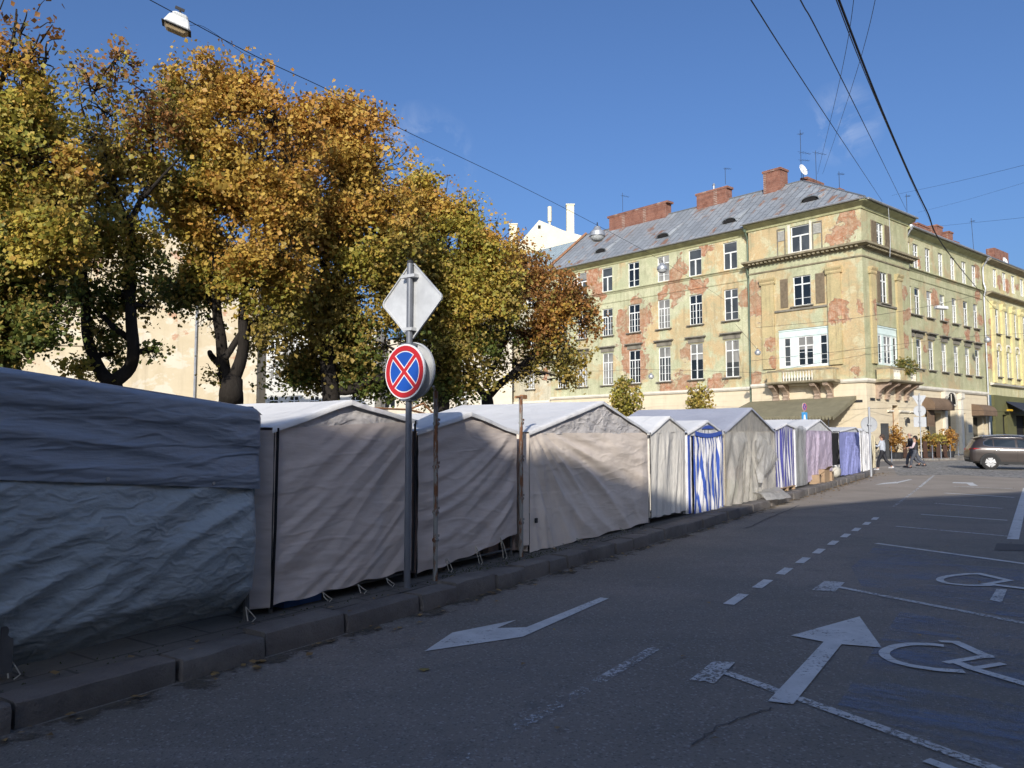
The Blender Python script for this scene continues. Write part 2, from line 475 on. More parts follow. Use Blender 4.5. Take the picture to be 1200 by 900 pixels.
while s < cum[-1] - 1.2:
    ln = rng.choice([0.42, 0.55, 0.68, 0.8, 0.92, 1.0])
    z = 0.165 + rng.uniform(-0.016, 0.016); off = rng.uniform(-0.024, 0.024); w = 0.27 + rng.uniform(-0.015, 0.03)
    a0, t0, n0 = kpos(s + 0.009 + rng.uniform(0, 0.012)); a1, t1, n1 = kpos(s + ln - 0.009)
    segs = max(2, int(ln / 0.14)); ring = []
    for i in range(segs + 1):
        q, t, nn = kpos(s + 0.017 + (ln - 0.034) * i / segs)
        e = 0.012 if i in (0, segs) else 0.0
        def P(o, zz, jit=0.011):
            w2 = q + nn * (o + off) ; r3 = W(w2.x, w2.y, zz)
            d = mnoise.noise_vector(r3 * 5.5) * jit
            return r3 + d
        ring += [P(0.0 + e, -0.05), P(-0.002 + e, 0.03), P(0.002 + e, z - 0.045), P(0.009 + e, z - 0.012 - e * .4), P(0.03, z - e * .5), P(w - 0.03, z - e * .4), P(w, z - 0.02), P(w, -0.05)]
    fs = []
    for i in range(segs):
        for k in range(7): fs.append((i * 8 + k, i * 8 + k + 1, (i + 1) * 8 + k + 1, (i + 1) * 8 + k))
    fs.append(tuple(range(8))); fs.append(tuple(range(segs * 8 + 7, segs * 8 - 1, -1)))
    mb.add(ring, fs); s += ln
tag(mb.build('kerb', M_STONE, smooth='auto'), kind='structure')

M_PAVE = None
def pave_mat(name, c0, c1, slab=True):
    m, g = new_mat(name)
    p = g.map(g.pos, (1, 1, 1), (0, 0, -ROT))
    big = g.noise(g.pos, 0.8, 6, 0.65)
    c = g.mix(g.ramp(big, 0.35, 0.65), c0, c1)
    fine = g.noise(g.pos, 30, 5, 0.7)
    c = g.mix(g.ramp(fine, 0.5, 0.75, 0, 0.4), c, tuple(x * 0.5 for x in c0))
    h = fine
    if slab:
        b = g.n('ShaderNodeTexBrick'); g.set(b.inputs['Vector'], p); b.inputs['Scale'].default_value = 1
        b.inputs['Brick Width'].default_value = 0.42; b.inputs['Row Height'].default_value = 0.42; b.inputs['Mortar Size'].default_value = 0.012
        c = g.mix(g.math('MULTIPLY', b.outputs['Fac'], 0.7), c, tuple(x * 0.4 for x in c0))
        h = g.math('SUBTRACT', g.math('MULTIPLY', fine, 0.4), b.outputs['Fac'])
    g.out(g.bsdf(c, 0.85, g.bump(h, 0.5, 0.015), 0.3))
    return m
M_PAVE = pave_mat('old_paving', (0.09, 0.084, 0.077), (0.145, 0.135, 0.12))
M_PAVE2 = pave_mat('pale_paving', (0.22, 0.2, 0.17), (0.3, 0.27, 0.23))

# market square with the pavement the stalls stand on
back = [(u, v + 0.27) for u, v in KP[::3]]
poly = back + [(42, 60), (-30, 60), (-30, kv(0) + 0.27)]
mb = MB(); mb.prism([tuple(W(u, v).xy) for u, v in poly], -0.2, 0.145)
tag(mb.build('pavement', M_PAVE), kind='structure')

# moss and grit growing along the back of the kerb
# ------------------------------------------------------------------ the corner building's own frame (needed by the far pavement too)
CORN = Vector((25.72, 55.0))
AL, AR = R(-43), R(50.8)
DL = Vector((math.sin(AL), math.cos(AL))); NL = Vector((DL.y * -1, DL.x)) ; NL = Vector((-DL.y, DL.x))
DR = Vector((math.sin(AR), math.cos(AR))); NR = Vector((DR.y, -DR.x))
def on_left(s, o): return CORN + DL * s + NL * o
def on_right(s, o): return CORN + DR * s + NR * o
mb = MB()
poly = [on_left(60, -1), on_left(60, 7), on_left(10, 7.2), on_left(1, 6.8), on_left(-2.5, 4.2), on_right(2.5, 4.9), on_right(8, 4.2), on_right(60, 4.0), on_right(60, -1), CORN - NL - NR]
pp = [(q.x, q.y) for q in poly]
area = sum(pp[i][0] * pp[(i + 1) % len(pp)][1] - pp[(i + 1) % len(pp)][0] * pp[i][1] for i in range(len(pp)))
if area < 0: pp.reverse()
mb.prism(pp, -0.2, 0.12)
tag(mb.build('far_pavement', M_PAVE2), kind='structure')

# cobbled crossing at the far end of the street
def cobble_mat():
    m, g = new_mat('cobbles')
    v = g.n('ShaderNodeTexVoronoi'); g.set(v.inputs['Vector'], g.pos); v.inputs['Scale'].default_value = 4.2
    v2 = g.n('ShaderNodeTexVoronoi', feature='DISTANCE_TO_EDGE'); g.set(v2.inputs['Vector'], g.pos); v2.inputs['Scale'].default_value = 4.2
    sep = g.n('ShaderNodeSeparateColor'); g.set(sep.inputs[0], v.outputs['Color'])
    c = g.mix(sep.outputs[0], (0.2, 0.19, 0.172), (0.36, 0.335, 0.3))
    e = g.ramp(v2.outputs['Distance'], 0.0, 0.1)
    c = g.mix(e, (0.1, 0.095, 0.085), c)
    g.out(g.bsdf(c, 0.7, g.bump(e, 0.9, 0.03), 0.4))
    return m
mb = MB()
pts = [gp(1052, 557.5), gp(1120, 556.5), gp(1200, 560.5), gp(1420, 572), gp(1600, 545), gp(1300, 536.5), gp(1150, 538), gp(1092, 541.5), gp(1045, 547)]
mb.add([(q.x, q.y, 0.007) for q in pts], [tuple(range(len(pts)))])
tag(mb.build('cobbled_crossing', cobble_mat()), kind='structure')

# ------------------------------------------------------------------ painted markings
def mark(name, polys, mat=None, z=0.006, holes=None):
    mb = MB()
    for i, p in enumerate(polys):
        mb.add([tuple(W(u, v, z + .0003 * (i % 7))) for u, v in p], [tuple(range(len(p)))])
    o = mb.build(name, mat or M_PAINT)
    for f in o.data.polygons:
        if f.normal.z < 0: f.flip()
    return tag(o, kind='structure')
def strip(pts, w):
    out = []
    for (a, b) in zip(pts, pts[1:]):
        a, b = Vector(a), Vector(b); t = (b - a); 
        if t.length < 1e-6: continue
        t.normalize(); n = Vector((-t.y, t.x)) * w / 2
        a2 = a - t * w * 0.02; b2 = b + t * w * 0.02
        out.append([tuple(a2 - n), tuple(b2 - n), tuple(b2 + n), tuple(a2 + n)])
    return out
def ptuv(x, y):
    q = gp(x, y); return (q.x * UX + q.y * UY, q.x * VX + q.y * VY)
mark('road_arrow', [[(4.47, 3.74), (5.22, 3.35), (5.49, 3.49), (5.33, 3.68), (5.66, 3.70), (5.01, 3.90)], [(5.22, 3.35), (6.90, 3.42), (6.90, 3.51), (5.49, 3.49)]])
mark('road_arrow', [[(7.44, 1.22), (6.43, 1.57), (6.38, 1.31), (6.38, 1.18), (6.45, 0.91)], [(6.38, 1.18), (6.38, 1.31), (4.78, 1.31), (4.81, 1.17)]], z=0.009)
mark('road_arrow', [[(28.0, 3.98), (29.2, 3.9), (30.3, 3.62), (29.4, 3.45), (28.9, 3.7)], [(29.3, 3.5), (32.2, 3.3), (32.2, 3.42), (29.9, 3.6)]])
mark('lane_dashes', [q for a in [(7.30, 7.85), (8.25, 8.78), (9.2, 9.7), (10.15, 10.65), (11.1, 11.6), (12.1, 12.6), (13.1, 13.6), (14.1, 14.6), (15.2, 15.7), (16.2, 16.7)] for q in strip([(a[0], 2.35), (a[1], 2.37)], 0.105)], M_PAINT)
M_PAINT_OLD = paint_mat('old_road_paint', (.5, .5, .5), .50, 30)
mark('lane_line', strip([(4.55, 2.34), (5.5, 2.34)], 0.09), M_PAINT_OLD)
mark('lane_line', strip([(2.9, 2.36), (4.4, 2.335)], 0.09), paint_mat('nearly_gone_road_paint', (.46, .46, .46), .545, 30))
mark('lane_line', strip([(19.5, 2.4), (27, 2.6)], 0.07), M_PAINT_FAINT)
mark('lane_line', strip([(27.5, 2.62), (36, 2.9)], 0.08), M_PAINT_WORN)
mark('bay_line', [[(4.91, 1.85), (4.93, 1.69), (5.47, 1.72), (5.40, 1.86)]] + strip([(5.2, 1.70), (4.42, 0.12), (3.9, -0.9)], 0.085), M_PAINT_WORN, z=0.0075)
mark('bay_line', [[(8.45, 1.84), (8.5, 1.62), (9.1, 1.63), (9.05, 1.83)]] + strip([(8.78, 1.64), (7.97, 0.0), (7.5, -1.0)], 0.085), M_PAINT_WORN)
mark('bay_line', strip([(12.66, 1.81), (11.67, -0.02), (11.1, -1.0)], 0.10), M_PAINT)
mark('bay_line', strip([(15.25, 1.85), (14.72, 0.12)], 0.10), M_PAINT_WORN)
mark('bay_line', strip([(17.87, 1.69), (17.51, 0.2)], 0.10), M_PAINT)
mark('bay_line', strip([(21.01, 1.7), (20.36, 0.31)], 0.12), M_PAINT_WORN)
mark('bay_line', strip([(25.0, 1.75), (24.2, 0.1)], 0.14), M_PAINT)
mark('bay_line', strip([(28.6, 1.75), (28.1, 0.1)], 0.16), M_PAINT_WORN)
mark('bay_mark', [[(30.5, 1.9), (30.5, 1.3), (31.2, 1.3), (31.2, 1.9)]] + strip([(30.8, 1.4), (29.2, 1.2)], .22), M_PAINT)
mark('edge_line', [[tuple(W2) for W2 in (ptuv(1180, 632), ptuv(1194, 632.5), ptuv(1207, 572), ptuv(1199, 572))]], M_PAINT)
mark('bay_symbol', [[tuple(q) for q in p] for p in strip([(4.36, 0.43), (4.30, 0.30), (4.22, 0.12)], 0.07)], M_PAINT, z=0.009)
def smooth_path(px, k=5):
    P = [Vector(ptuv(*p)) for p in px]; out = []
    for i in range(len(P) - 1):
        p0, p1, p2, p3 = P[max(i - 1, 0)], P[i], P[i + 1], P[min(i + 2, len(P) - 1)]
        for j in range(k):
            t = j / k
            out.append(0.5 * ((2 * p1) + (p2 - p0) * t + (2 * p0 - 5 * p1 + 4 * p2 - p3) * t * t + (3 * p1 - p0 - 3 * p2 + p3) * t ** 3))
    out.append(P[-1]); return [tuple(q) for q in out]
def ribbon(pts, w):
    P = [Vector(p) for p in pts]; L, Rr = [], []
    for i, p in enumerate(P):
        t = P[min(i + 1, len(P) - 1)] - P[max(i - 1, 0)]; t.normalize(); nn = Vector((-t.y, t.x)) * w / 2
        L.append(tuple(p + nn)); Rr.append(tuple(p - nn))
    return [[Rr[i], Rr[i + 1], L[i + 1], L[i]] for i in range(len(P) - 1)]
c1 = smooth_path([(1106, 758), (1092, 756.6), (1076, 756), (1060, 756.8), (1047, 759.5), (1037.5, 764), (1037, 769), (1044, 774.5), (1056, 778.8), (1074, 782.6), (1098, 786), (1130, 788.4)])
mark('wheelchair_symbol', ribbon(c1, 0.075) + strip([ptuv(1101, 753), ptuv(1126, 754)], .06) + strip([ptuv(1122, 754.5), ptuv(1160, 772)], .085) + strip([ptuv(1108, 778), ptuv(1162, 769)], .06) + strip([ptuv(1120, 777), ptuv(1140, 785), ptuv(1215, 807)], .085) + strip([ptuv(1140, 785), ptuv(1176, 779)], .055), M_PAINT, z=0.009)
c2 = smooth_path([(1150, 673.3), (1136, 673.4), (1122, 674.6), (1110, 676.4), (1102, 679), (1103, 682), (1112, 684.6), (1128, 686.3), (1146, 687), (1162, 686.7)])
mark('wheelchair_symbol', ribbon(c2, 0.075) + strip([ptuv(1145, 672.5), ptuv(1184, 681.5)], .1) + strip([ptuv(1182, 681), ptuv(1152, 686)], .07) + strip([ptuv(1155, 685), ptuv(1220, 693)], .1) , M_PAINT, z=0.009)
mark('paint_patch', [[ptuv(1160, 704), ptuv(1168, 691), ptuv(1180, 692), ptuv(1174, 707)]], M_PAINT_WORN, z=0.009)
mark('blue_bay_paint', [[(12.45, 1.78), (11.7, -0.02), (11.0, -1.2), (7.7, -1.2), (8.1, 0.0), (9.0, 1.45), (10.2, 1.75)], [(7.85, 0.95), (7.4, -1.2), (3.8, -1.2), (4.5, 0.1), (4.95, 0.95)]], M_BLUE, z=0.0045)
mark('blue_bay_paint', [[(26, -0.36), (15, -0.15), (15, -2.2), (26, -2.2)]], M_BLUE)
# patches of newer asphalt and cracks
M_TAR = plain('tar', (0.062, 0.06, 0.06), 0.7, 0.3, 3, bump=0.3)
mark('tar_patch', [[ptuv(1165, 645), ptuv(1168, 637), ptuv(1230, 640), ptuv(1235, 647)]], M_TAR)
crack = smooth_path([(905, 831), (880, 838), (862, 845), (842, 852), (828, 862), (812, 876)], 4)
rngc = random.Random(2)
crack = [(u + rngc.uniform(-.012, .012), v + rngc.uniform(-.012, .012)) for u, v in crack]
mark('road_crack', ribbon(crack, 0.011), M_TAR)
crack = [(u + rngc.uniform(-.02, .02), v + rngc.uniform(-.03, .03)) for u, v in [(13.5 + .35 * i, 4.0 + .02 * i) for i in range(16)]]
mark('road_crack', ribbon(crack, 0.025), M_TAR)

# older asphalt past the shadow edge, its colour lightened to brighten the sunlit stretch
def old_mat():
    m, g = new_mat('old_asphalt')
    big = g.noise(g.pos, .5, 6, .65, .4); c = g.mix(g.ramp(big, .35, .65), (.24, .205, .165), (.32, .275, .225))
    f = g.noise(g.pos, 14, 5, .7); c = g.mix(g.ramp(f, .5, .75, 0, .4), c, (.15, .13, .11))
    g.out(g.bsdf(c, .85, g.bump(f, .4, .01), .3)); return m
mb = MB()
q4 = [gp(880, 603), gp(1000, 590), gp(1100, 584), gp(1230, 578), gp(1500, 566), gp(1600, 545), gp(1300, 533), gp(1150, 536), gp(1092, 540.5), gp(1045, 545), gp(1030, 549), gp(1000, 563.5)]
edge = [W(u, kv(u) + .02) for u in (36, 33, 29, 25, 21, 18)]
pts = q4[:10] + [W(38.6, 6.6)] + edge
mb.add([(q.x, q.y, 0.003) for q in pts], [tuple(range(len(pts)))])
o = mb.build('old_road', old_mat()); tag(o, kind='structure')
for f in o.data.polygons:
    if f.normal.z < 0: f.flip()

# grit and dust gathered in the gutter
def dirt_mat():
    m, g = new_mat('gutter_dirt')
    sep = g.n('ShaderNodeSeparateXYZ'); g.set(sep.inputs[0], g.uv)
    n = g.noise(g.pos, 3.5, 7, .7, .3); al = g.ramp(g.math('SUBTRACT', n, g.math('MULTIPLY', sep.outputs[0], .32)), .40, .52, 0, .85)
    f = g.noise(g.pos, 40, 4, .7)
    c = g.mix(f, (.05, .045, .04), (.17, .145, .11))
    sh = g.bsdf(c, .95, g.bump(f, .5, .01), .1); tr = g.n('ShaderNodeBsdfTransparent'); mx = g.n('ShaderNodeMixShader')
    g.set(mx.inputs[0], al); g.nt.links.new(tr.outputs[0], mx.inputs[1]); g.nt.links.new(sh, mx.inputs[2]); g.out(mx.outputs[0]); return m
mb = MB(); us = np.arange(-8, 36, .5)
vs = []; uvs = []
for u in us:
    for k, d in enumerate((0.012, .42)): vs.append(tuple(W(u, kv(u) - d, .0042))); uvs.append((float(k), u))
mb.add(vs, [(2 * i + 1, 2 * i + 3, 2 * i + 2, 2 * i) for i in range(len(us) - 1)], 0, uvs)
o = mb.build('gutter_dirt', dirt_mat()); tag(o, kind='structure')
for f in o.data.polygons:
    if f.normal.z < 0: f.flip()

# ================================================================== BUILDINGS
class Fr:
    """facade frame: s along the wall, o outwards, z up; pt() gives coordinates local to the building root"""
    def __init__(self, org, d, nrm, right=False):
        self.org, self.d, self.n, self.right = Vector(org), Vector(d), Vector(nrm), right
        x = -self.d if right else self.d
        self.rz = math.atan2(x.y, x.x)
    def pt(self, s, o, z):
        q = self.org + self.d * s + self.n * o; return (q.x, q.y, z)
    def box(self, mb, s0, s1, o0, o1, z0, z1, mi=0):
        b = len(mb.f)
        mb.hexa([self.pt(s0, o0, z0), self.pt(s1, o0, z0), self.pt(s1, o1, z0), self.pt(s0, o1, z0),
                 self.pt(s0, o0, z1), self.pt(s1, o0, z1), self.pt(s1, o1, z1), self.pt(s0, o1, z1)], mi)
        S = [s0, s1, s1, s0] * 2; Z = [z0] * 4 + [z1] * 4; O = [o0, o0, o1, o1] * 2
        loc = [(3, 2, 1, 0), (4, 5, 6, 7), (0, 1, 5, 4), (1, 2, 6, 5), (2, 3, 7, 6), (3, 0, 4, 7)]
        for k, f in enumerate(loc):
            mb.uv[b + k] = [(S[i] + (O[i] if k in (3, 5) else 0), Z[i] + (O[i] if k < 2 else 0)) for i in f]
    def profile(self, mb, s0, s1, prof, mi=0):   # prof: closed list of (o, z), extruded along s
        n = len(prof)
        vs = [self.pt(s0, o, z) for o, z in prof] + [self.pt(s1, o, z) for o, z in prof]
        fs = [(i, (i + 1) % n, n + (i + 1) % n, n + i) for i in range(n)] + [tuple(range(n)), tuple(range(2 * n - 1, n - 1, -1))]
        uv = [(s0, z + o) for o, z in prof] + [(s1, z + o) for o, z in prof]
        mb.add(vs, fs, mi, uv)
    def wall(self, mb, s0, s1, z0, z1, holes, o=0.0, reveal=0.22, mi=0):
        ss = sorted({s0, s1} | {h[0] for h in holes} | {h[1] for h in holes}); zs = sorted({z0, z1} | {h[2] for h in holes} | {h[3] for h in holes})
        for i in range(len(ss) - 1):
            for j in range(len(zs) - 1):
                a, b, c, d = ss[i], ss[i + 1], zs[j], zs[j + 1]
                cs, cz = (a + b) / 2, (c + d) / 2
                if cs < s0 or cs > s1 or any(h[0] < cs < h[1] and h[2] < cz < h[3] for h in holes): continue
                q = [(a, c), (b, c), (b, d), (a, d)]
                mb.add([self.pt(s, o, z) for s, z in q], [(0, 1, 2, 3)], mi, q)
        for (a, b, c, d) in holes:
            for q in ([(a, c), (a, d)], [(b, d), (b, c)], [(a, d), (b, d)], [(b, c), (a, c)]):
                vs = [self.pt(q[0][0], o, q[0][1]), self.pt(q[1][0], o, q[1][1]), self.pt(q[1][0], o - reveal, q[1][1]), self.pt(q[0][0], o - reveal, q[0][1])]
                mb.add(vs, [(0, 1, 2, 3)], mi, [q[0], q[1], (q[1][0] + .1, q[1][1] + .1), (q[0][0] + .1, q[0][1] + .1)])

M_WHITE = plain('white_frame', (0.72, 0.72, 0.68), 0.5, 0.12, 3, bump=0.05)
M_GREYFRAME = plain('weathered_frame', (0.36, 0.35, 0.31), 0.7, 0.2, 4)
M_STONETRIM = plain('weathered_trim', (0.20, 0.18, 0.14), 0.9, 0.3, 2.5, bump=0.5, bscale=14)
M_CREAM = None
def glass_mat(name, base, rough=0.04, tint=0.0):
    m, g = new_mat(name)
    n = g.noise(g.pos, 0.7, 2, 0.5)
    c = g.mix(g.ramp(n, 0.4, 0.6), base, tuple(x * 0.6 for x in base))
    g.out(g.bsdf(c, rough, g.bump(g.noise(g.pos, 1.2, 2), 0.04, 0.05), 0.75))
    return m
M_GLASS = glass_mat('window_glass', (0.012, 0.016, 0.02))
M_CURTAIN = glass_mat('curtained_glass', (0.30, 0.29, 0.26), 0.12)
M_GLASS2 = glass_mat('grey_window_glass', (0.07, 0.075, 0.075), 0.08)
M_DARK = plain('dark_opening', (0.012, 0.011, 0.01), 0.8, 0.2)

WIN_CACHE = {}
def win_mesh(w, h, style):
    key = (round(w, 2), round(h, 2), style)
    if key in WIN_CACHE: return WIN_CACHE[key]
    mb = MB(); c = 0.075
    def bar(x0, x1, z0, z1, y0=-0.03, y1=0.03): mb.box(((x0 + x1) / 2, (y0 + y1) / 2, (z0 + z1) / 2), (x1 - x0, y1 - y0, z1 - z0))
    bar(-w / 2, -w / 2 + c, 0, h); bar(w / 2 - c, w / 2, 0, h); bar(-w / 2 + c, w / 2 - c, 0, c); bar(-w / 2 + c, w / 2 - c, h - c, h)
    if style == 'old':          # two casements under a two-light transom, small panes
        zt = h * 0.68
        bar(-0.05, 0.05, c, zt - 0.05, -0.035, 0.037); bar(-w / 2 + c, w / 2 - c, zt - 0.05, zt + 0.05, -0.036, 0.038); bar(-0.04, 0.04, zt + 0.05, h - c, -0.035, 0.036)
        for sx in (-1, 1):
            a, b = sorted((sx * 0.05, sx * (w / 2 - c)))
            m = (a + b) / 2
            bar(a, b, zt * 0.36 - .016, zt * 0.36 + .016, -0.02, 0.026); bar(a, b, zt * 0.68 - .016, zt * 0.68 + .016, -0.02, 0.026)
            bar(a, a + .03, c, zt - 0.05, -0.02, 0.03); bar(b - .03, b, c, zt - .05, -0.02, 0.03)
    elif style == 'multi':      # tall window, three columns of small panes
        zt = h * 0.70
        bar(-w / 2 + c, w / 2 - c, zt - 0.045, zt + 0.045, -0.036, 0.038)
        bar(-0.045, 0.045, c, zt - .045, -0.035, 0.036); bar(-0.03, 0.03, zt + .045, h - c, -.03, .03)
        for sx in (-1, 1):
            m = sx * (w / 4)
            bar(m - .016, m + .016, c, zt - .045, -.02, .024)
            a, b = sorted((sx * 0.045, sx * (w / 2 - c)))
            for k in (0.33, 0.66): bar(a, b, zt * k - .013, zt * k + .013, -.02, .027)
    elif style == 'modern':     # plastic T window
        zt = h * 0.62
        bar(-w / 2 + c, w / 2 - c, zt - 0.055, zt + 0.055, -.036, .038); bar(-0.06, 0.06, c, zt - .055, -.035, .036)
    elif style == 'six':
        bar(-0.05, 0.05, c, h - c, -.035, .036)
        zt = h * 0.72; bar(-w / 2 + c, -0.05, zt - .05, zt + .05, -.03, .034); bar(0.05, w / 2 - c, zt - .05, zt + .05, -.03, .034)
        for k in (0.36,): bar(-w / 2 + c, -0.05, zt * k - .016, zt * k + .016, -.02, .03); bar(0.05, w / 2 - c, zt * k - .016, zt * k + .016, -.02, .03)
    elif style == 'tall':
        zt = h * 0.72; bar(-0.04, 0.04, c, zt - .04, -.035, .036); bar(-w / 2 + c, w / 2 - c, zt - .04, zt + .04, -.036, .037)
        for k in (0.35, 0.68): bar(-w / 2 + c, -0.04, zt * k - .012, zt * k + .012, -.02, .03); bar(0.04, w / 2 - c, zt * k - .012, zt * k + .012, -.02, .03)
    elif style == 'single':
        zt = h * 0.70; bar(-w / 2 + c, w / 2 - c, zt - .03, zt + .03, -.03, .034); bar(-w / 2 + c, w / 2 - c, zt * .5 - .014, zt * .5 + .014, -.02, .03); bar(-w / 2 + c, w / 2 - c, zt * .25 - .014, zt * .25 + .014, -.02, .03)
    fr = mb.mesh('window', M_WHITE)
    p = MB(); p.box((0, -0.02, h / 2), (w - 2 * c + .02, 0.012, h - 2 * c + .02))
    pane = p.mesh('pane', M_GLASS)
    p = MB(); p.box((0, -0.02, h / 2), (w - 2 * c + .02, 0.012, h - 2 * c + .02)); pane2 = p.mesh('pane', M_CURTAIN)
    p = MB(); p.box((0, -0.02, h / 2), (w - 2 * c + .02, 0.012, h - 2 * c + .02)); pane3 = p.mesh('pane', M_GLASS2)
    WIN_CACHE[key] = (fr, pane, pane2, pane3); return WIN_CACHE[key]

wrng = random.Random(8)
def window(root, F, s0, s1, z0, z1, style='old', o=0.0, sill=True, hood=False, depth=0.12, curtain=None, name='window'):
    w, h = abs(s1 - s0), z1 - z0
    fr, p1, p2, p3 = win_mesh(w, h, style)
    wo = link(name, fr, root, F.pt((s0 + s1) / 2, o - depth, z0), (0, 0, F.rz))
    # interior blinds and curtains differ from window to window
    cur = wrng.random() < 0.3 if curtain is None else curtain
    link('pane', p2 if cur else (p3 if wrng.random() < .45 else p1), wo)
    if not cur and wrng.random() < .35:     # a half drawn curtain or blind inside
        mb = MB(); k = wrng.choice((.3, .45, .6)); mb.box((0, -.011, h * (1 - k / 2) - .05), (w - .16, .004, h * k - .12)); mb.build('blind', M_CURTAIN, wo)
    if sill:
        mb = MB(); mb.box((0, depth + 0.08, -0.05), (w + 0.42, 0.24, 0.09)); mb.box((-w / 2, depth + .04, -.14), (.12, .12, .1)); mb.box((w / 2, depth + .04, -.14), (.12, .12, .1))
        mb.build('sill', M_STONETRIM, wo)
    if hood:
        mb = MB(); mb.box((0, depth + 0.13, h + 0.58), (w + 0.72, 0.34, 0.10)); mb.box((0, depth + 0.07, h + 0.49), (w + 0.5, 0.2, 0.08)); mb.box((0, depth + 0.025, h + 0.27), (w + 0.3, 0.09, 0.36), 0)
        mb.build('hood', M_STONETRIM, wo)
    return wo

GREENS = ((0.50, 0.51, 0.315), (0.61, 0.59, 0.385))
OCHRE = (0.64, 0.50, 0.285)
BR_L = [(26.5, 17.2, 1.2), (25.4, 15.9, 1.0), (28.2, 16.4, 1.3), (20.8, 12.4, 1.5), (21.8, 10.6, 1.7), (21.3, 8.6, 1.6), (20.9, 7.3, 1.2), (22.7, 12.8, .9), (16.4, 16.4, 1.1), (16.5, 14.6, 1.1), (14.3, 14.7, 1.0), (13.4, 17.9, .6), (17.9, 14.4, .7), (15.7, 6.1, 1.2), (17.5, 6.0, 1.0), (12.6, 6.0, .9), (9.9, 12.9, .8), (15.3, 9.0, .9), (20.9, 14.2, .6)]
OC_L = [(12.6, 11.5, 1.5), (13.5, 9.0, 1.3), (11.3, 14.7, 1.2), (16.1, 11.2, 1.3), (15.7, 8.5, 1.2), (19.3, 11.1, 1.0), (10.2, 7, 1.3), (24.2, 8, 1), (12, 17, 1)]
M_FAC_L = facade_mat('peeling_green_plaster', GREENS, OCHRE, BR_L, OC_L, 0.63)
BR_T = [(8.6, 13.7, .75), (8.4, 11.8, .8), (8.5, 12.7, .7), (1.05, 17.9, .6), (0.7, 17.2, .7), (1.5, 16.6, .9), (2.4, 16.2, .6), (1.8, 11.0, .7), (1.5, 10.3, .55), (8.8, 6.1, .7), (0.9, 6.1, .5), (7.6, 8.9, .45), (0.3, 11.0, .35), (2.0, 12.2, .4)]
OC_T = [(8.2, 17.0, 1.2), (6.5, 17.3, .8), (2.9, 18, 1.1), (2.2, 17.2, 1.0), (7.5, 11, 2.0), (8, 8.5, 2), (2, 8, 2.2), (2, 12.5, 1.8), (.6, 9, 1.6), (0.8, 13, 1.4), (7, 13, 1.4)]
M_FAC_T = facade_mat('peeling_ochre_plaster', GREENS, OCHRE, BR_T, OC_T, 0.615)
BR_R = [(6.3, 11.0, .6), (7.3, 11.2, .6), (6.8, 9, .6), (22.9, 16.7, .8), (22.9, 14.5, .6), (22.6, 10.4, .8), (13.2, 13.2, .8), (15.6, 10.9, .9), (11.1, 8.7, .5), (6.9, 13, .5), (23.4, 12.3, .6), (10.6, 15.9, .5), (20.2, 10.6, .7)]
M_FAC_R = facade_mat('stained_green_plaster', ((0.43, 0.43, 0.245), (0.52, 0.495, 0.31)), (0.56, 0.46, 0.29), BR_R, [(12, 10.5, 1.2), (9.5, 6.5, 1)], 0.615)
M_FAC_N = facade_mat('yellow_plaster', ((0.55, 0.51, 0.28), (0.62, 0.58, 0.36)), (0.62, 0.52, 0.26), [(25.0, 10.5, .9), (24.9, 8.5, .7), (27.6, 16.5, .6), (29.9, 16.4, .6), (25, 12.2, .5), (32.6, 16.6, .5)], [], 0.60)

def rustic_mat(name, c0, c1):
    m, g = new_mat(name)
    big = g.noise(g.obj, 0.7, 6, 0.65)
    c = g.mix(g.ramp(big, 0.35, 0.65), c0, c1)
    sep = g.n('ShaderNodeSeparateXYZ'); g.set(sep.inputs[0], g.pos)
    f = g.math('FRACT', g.math('MULTIPLY', sep.outputs[2], 1 / 0.46))
    line = g.ramp(g.math('ABSOLUTE', g.math('SUBTRACT', f, 0.5)), 0.47, 0.5)
    c = g.mix(g.math('MULTIPLY', line, 0.35), c, tuple(x * 0.55 for x in c0))
    st = g.noise(g.map(g.pos, (1.5, 1.5, 0.2)), 1.5, 5, 0.65)
    c = g.mix(g.ramp(st, 0.55, 0.75, 0, 0.3), c, tuple(x * 0.6 for x in c0))
    g.out(g.bsdf(c, 0.85, g.bump(g.math('SUBTRACT', g.math('MULTIPLY', g.noise(g.pos, 20, 4), .2), line), 0.5, 0.03), 0.2))
    return m
M_CREAM = rustic_mat('cream_ground_storey', (0.62, 0.52, 0.36), (0.68, 0.59, 0.42))
M_CREAMTRIM = plain('cream_trim', (0.68, 0.63, 0.52), 0.7, 0.12, 1.5)

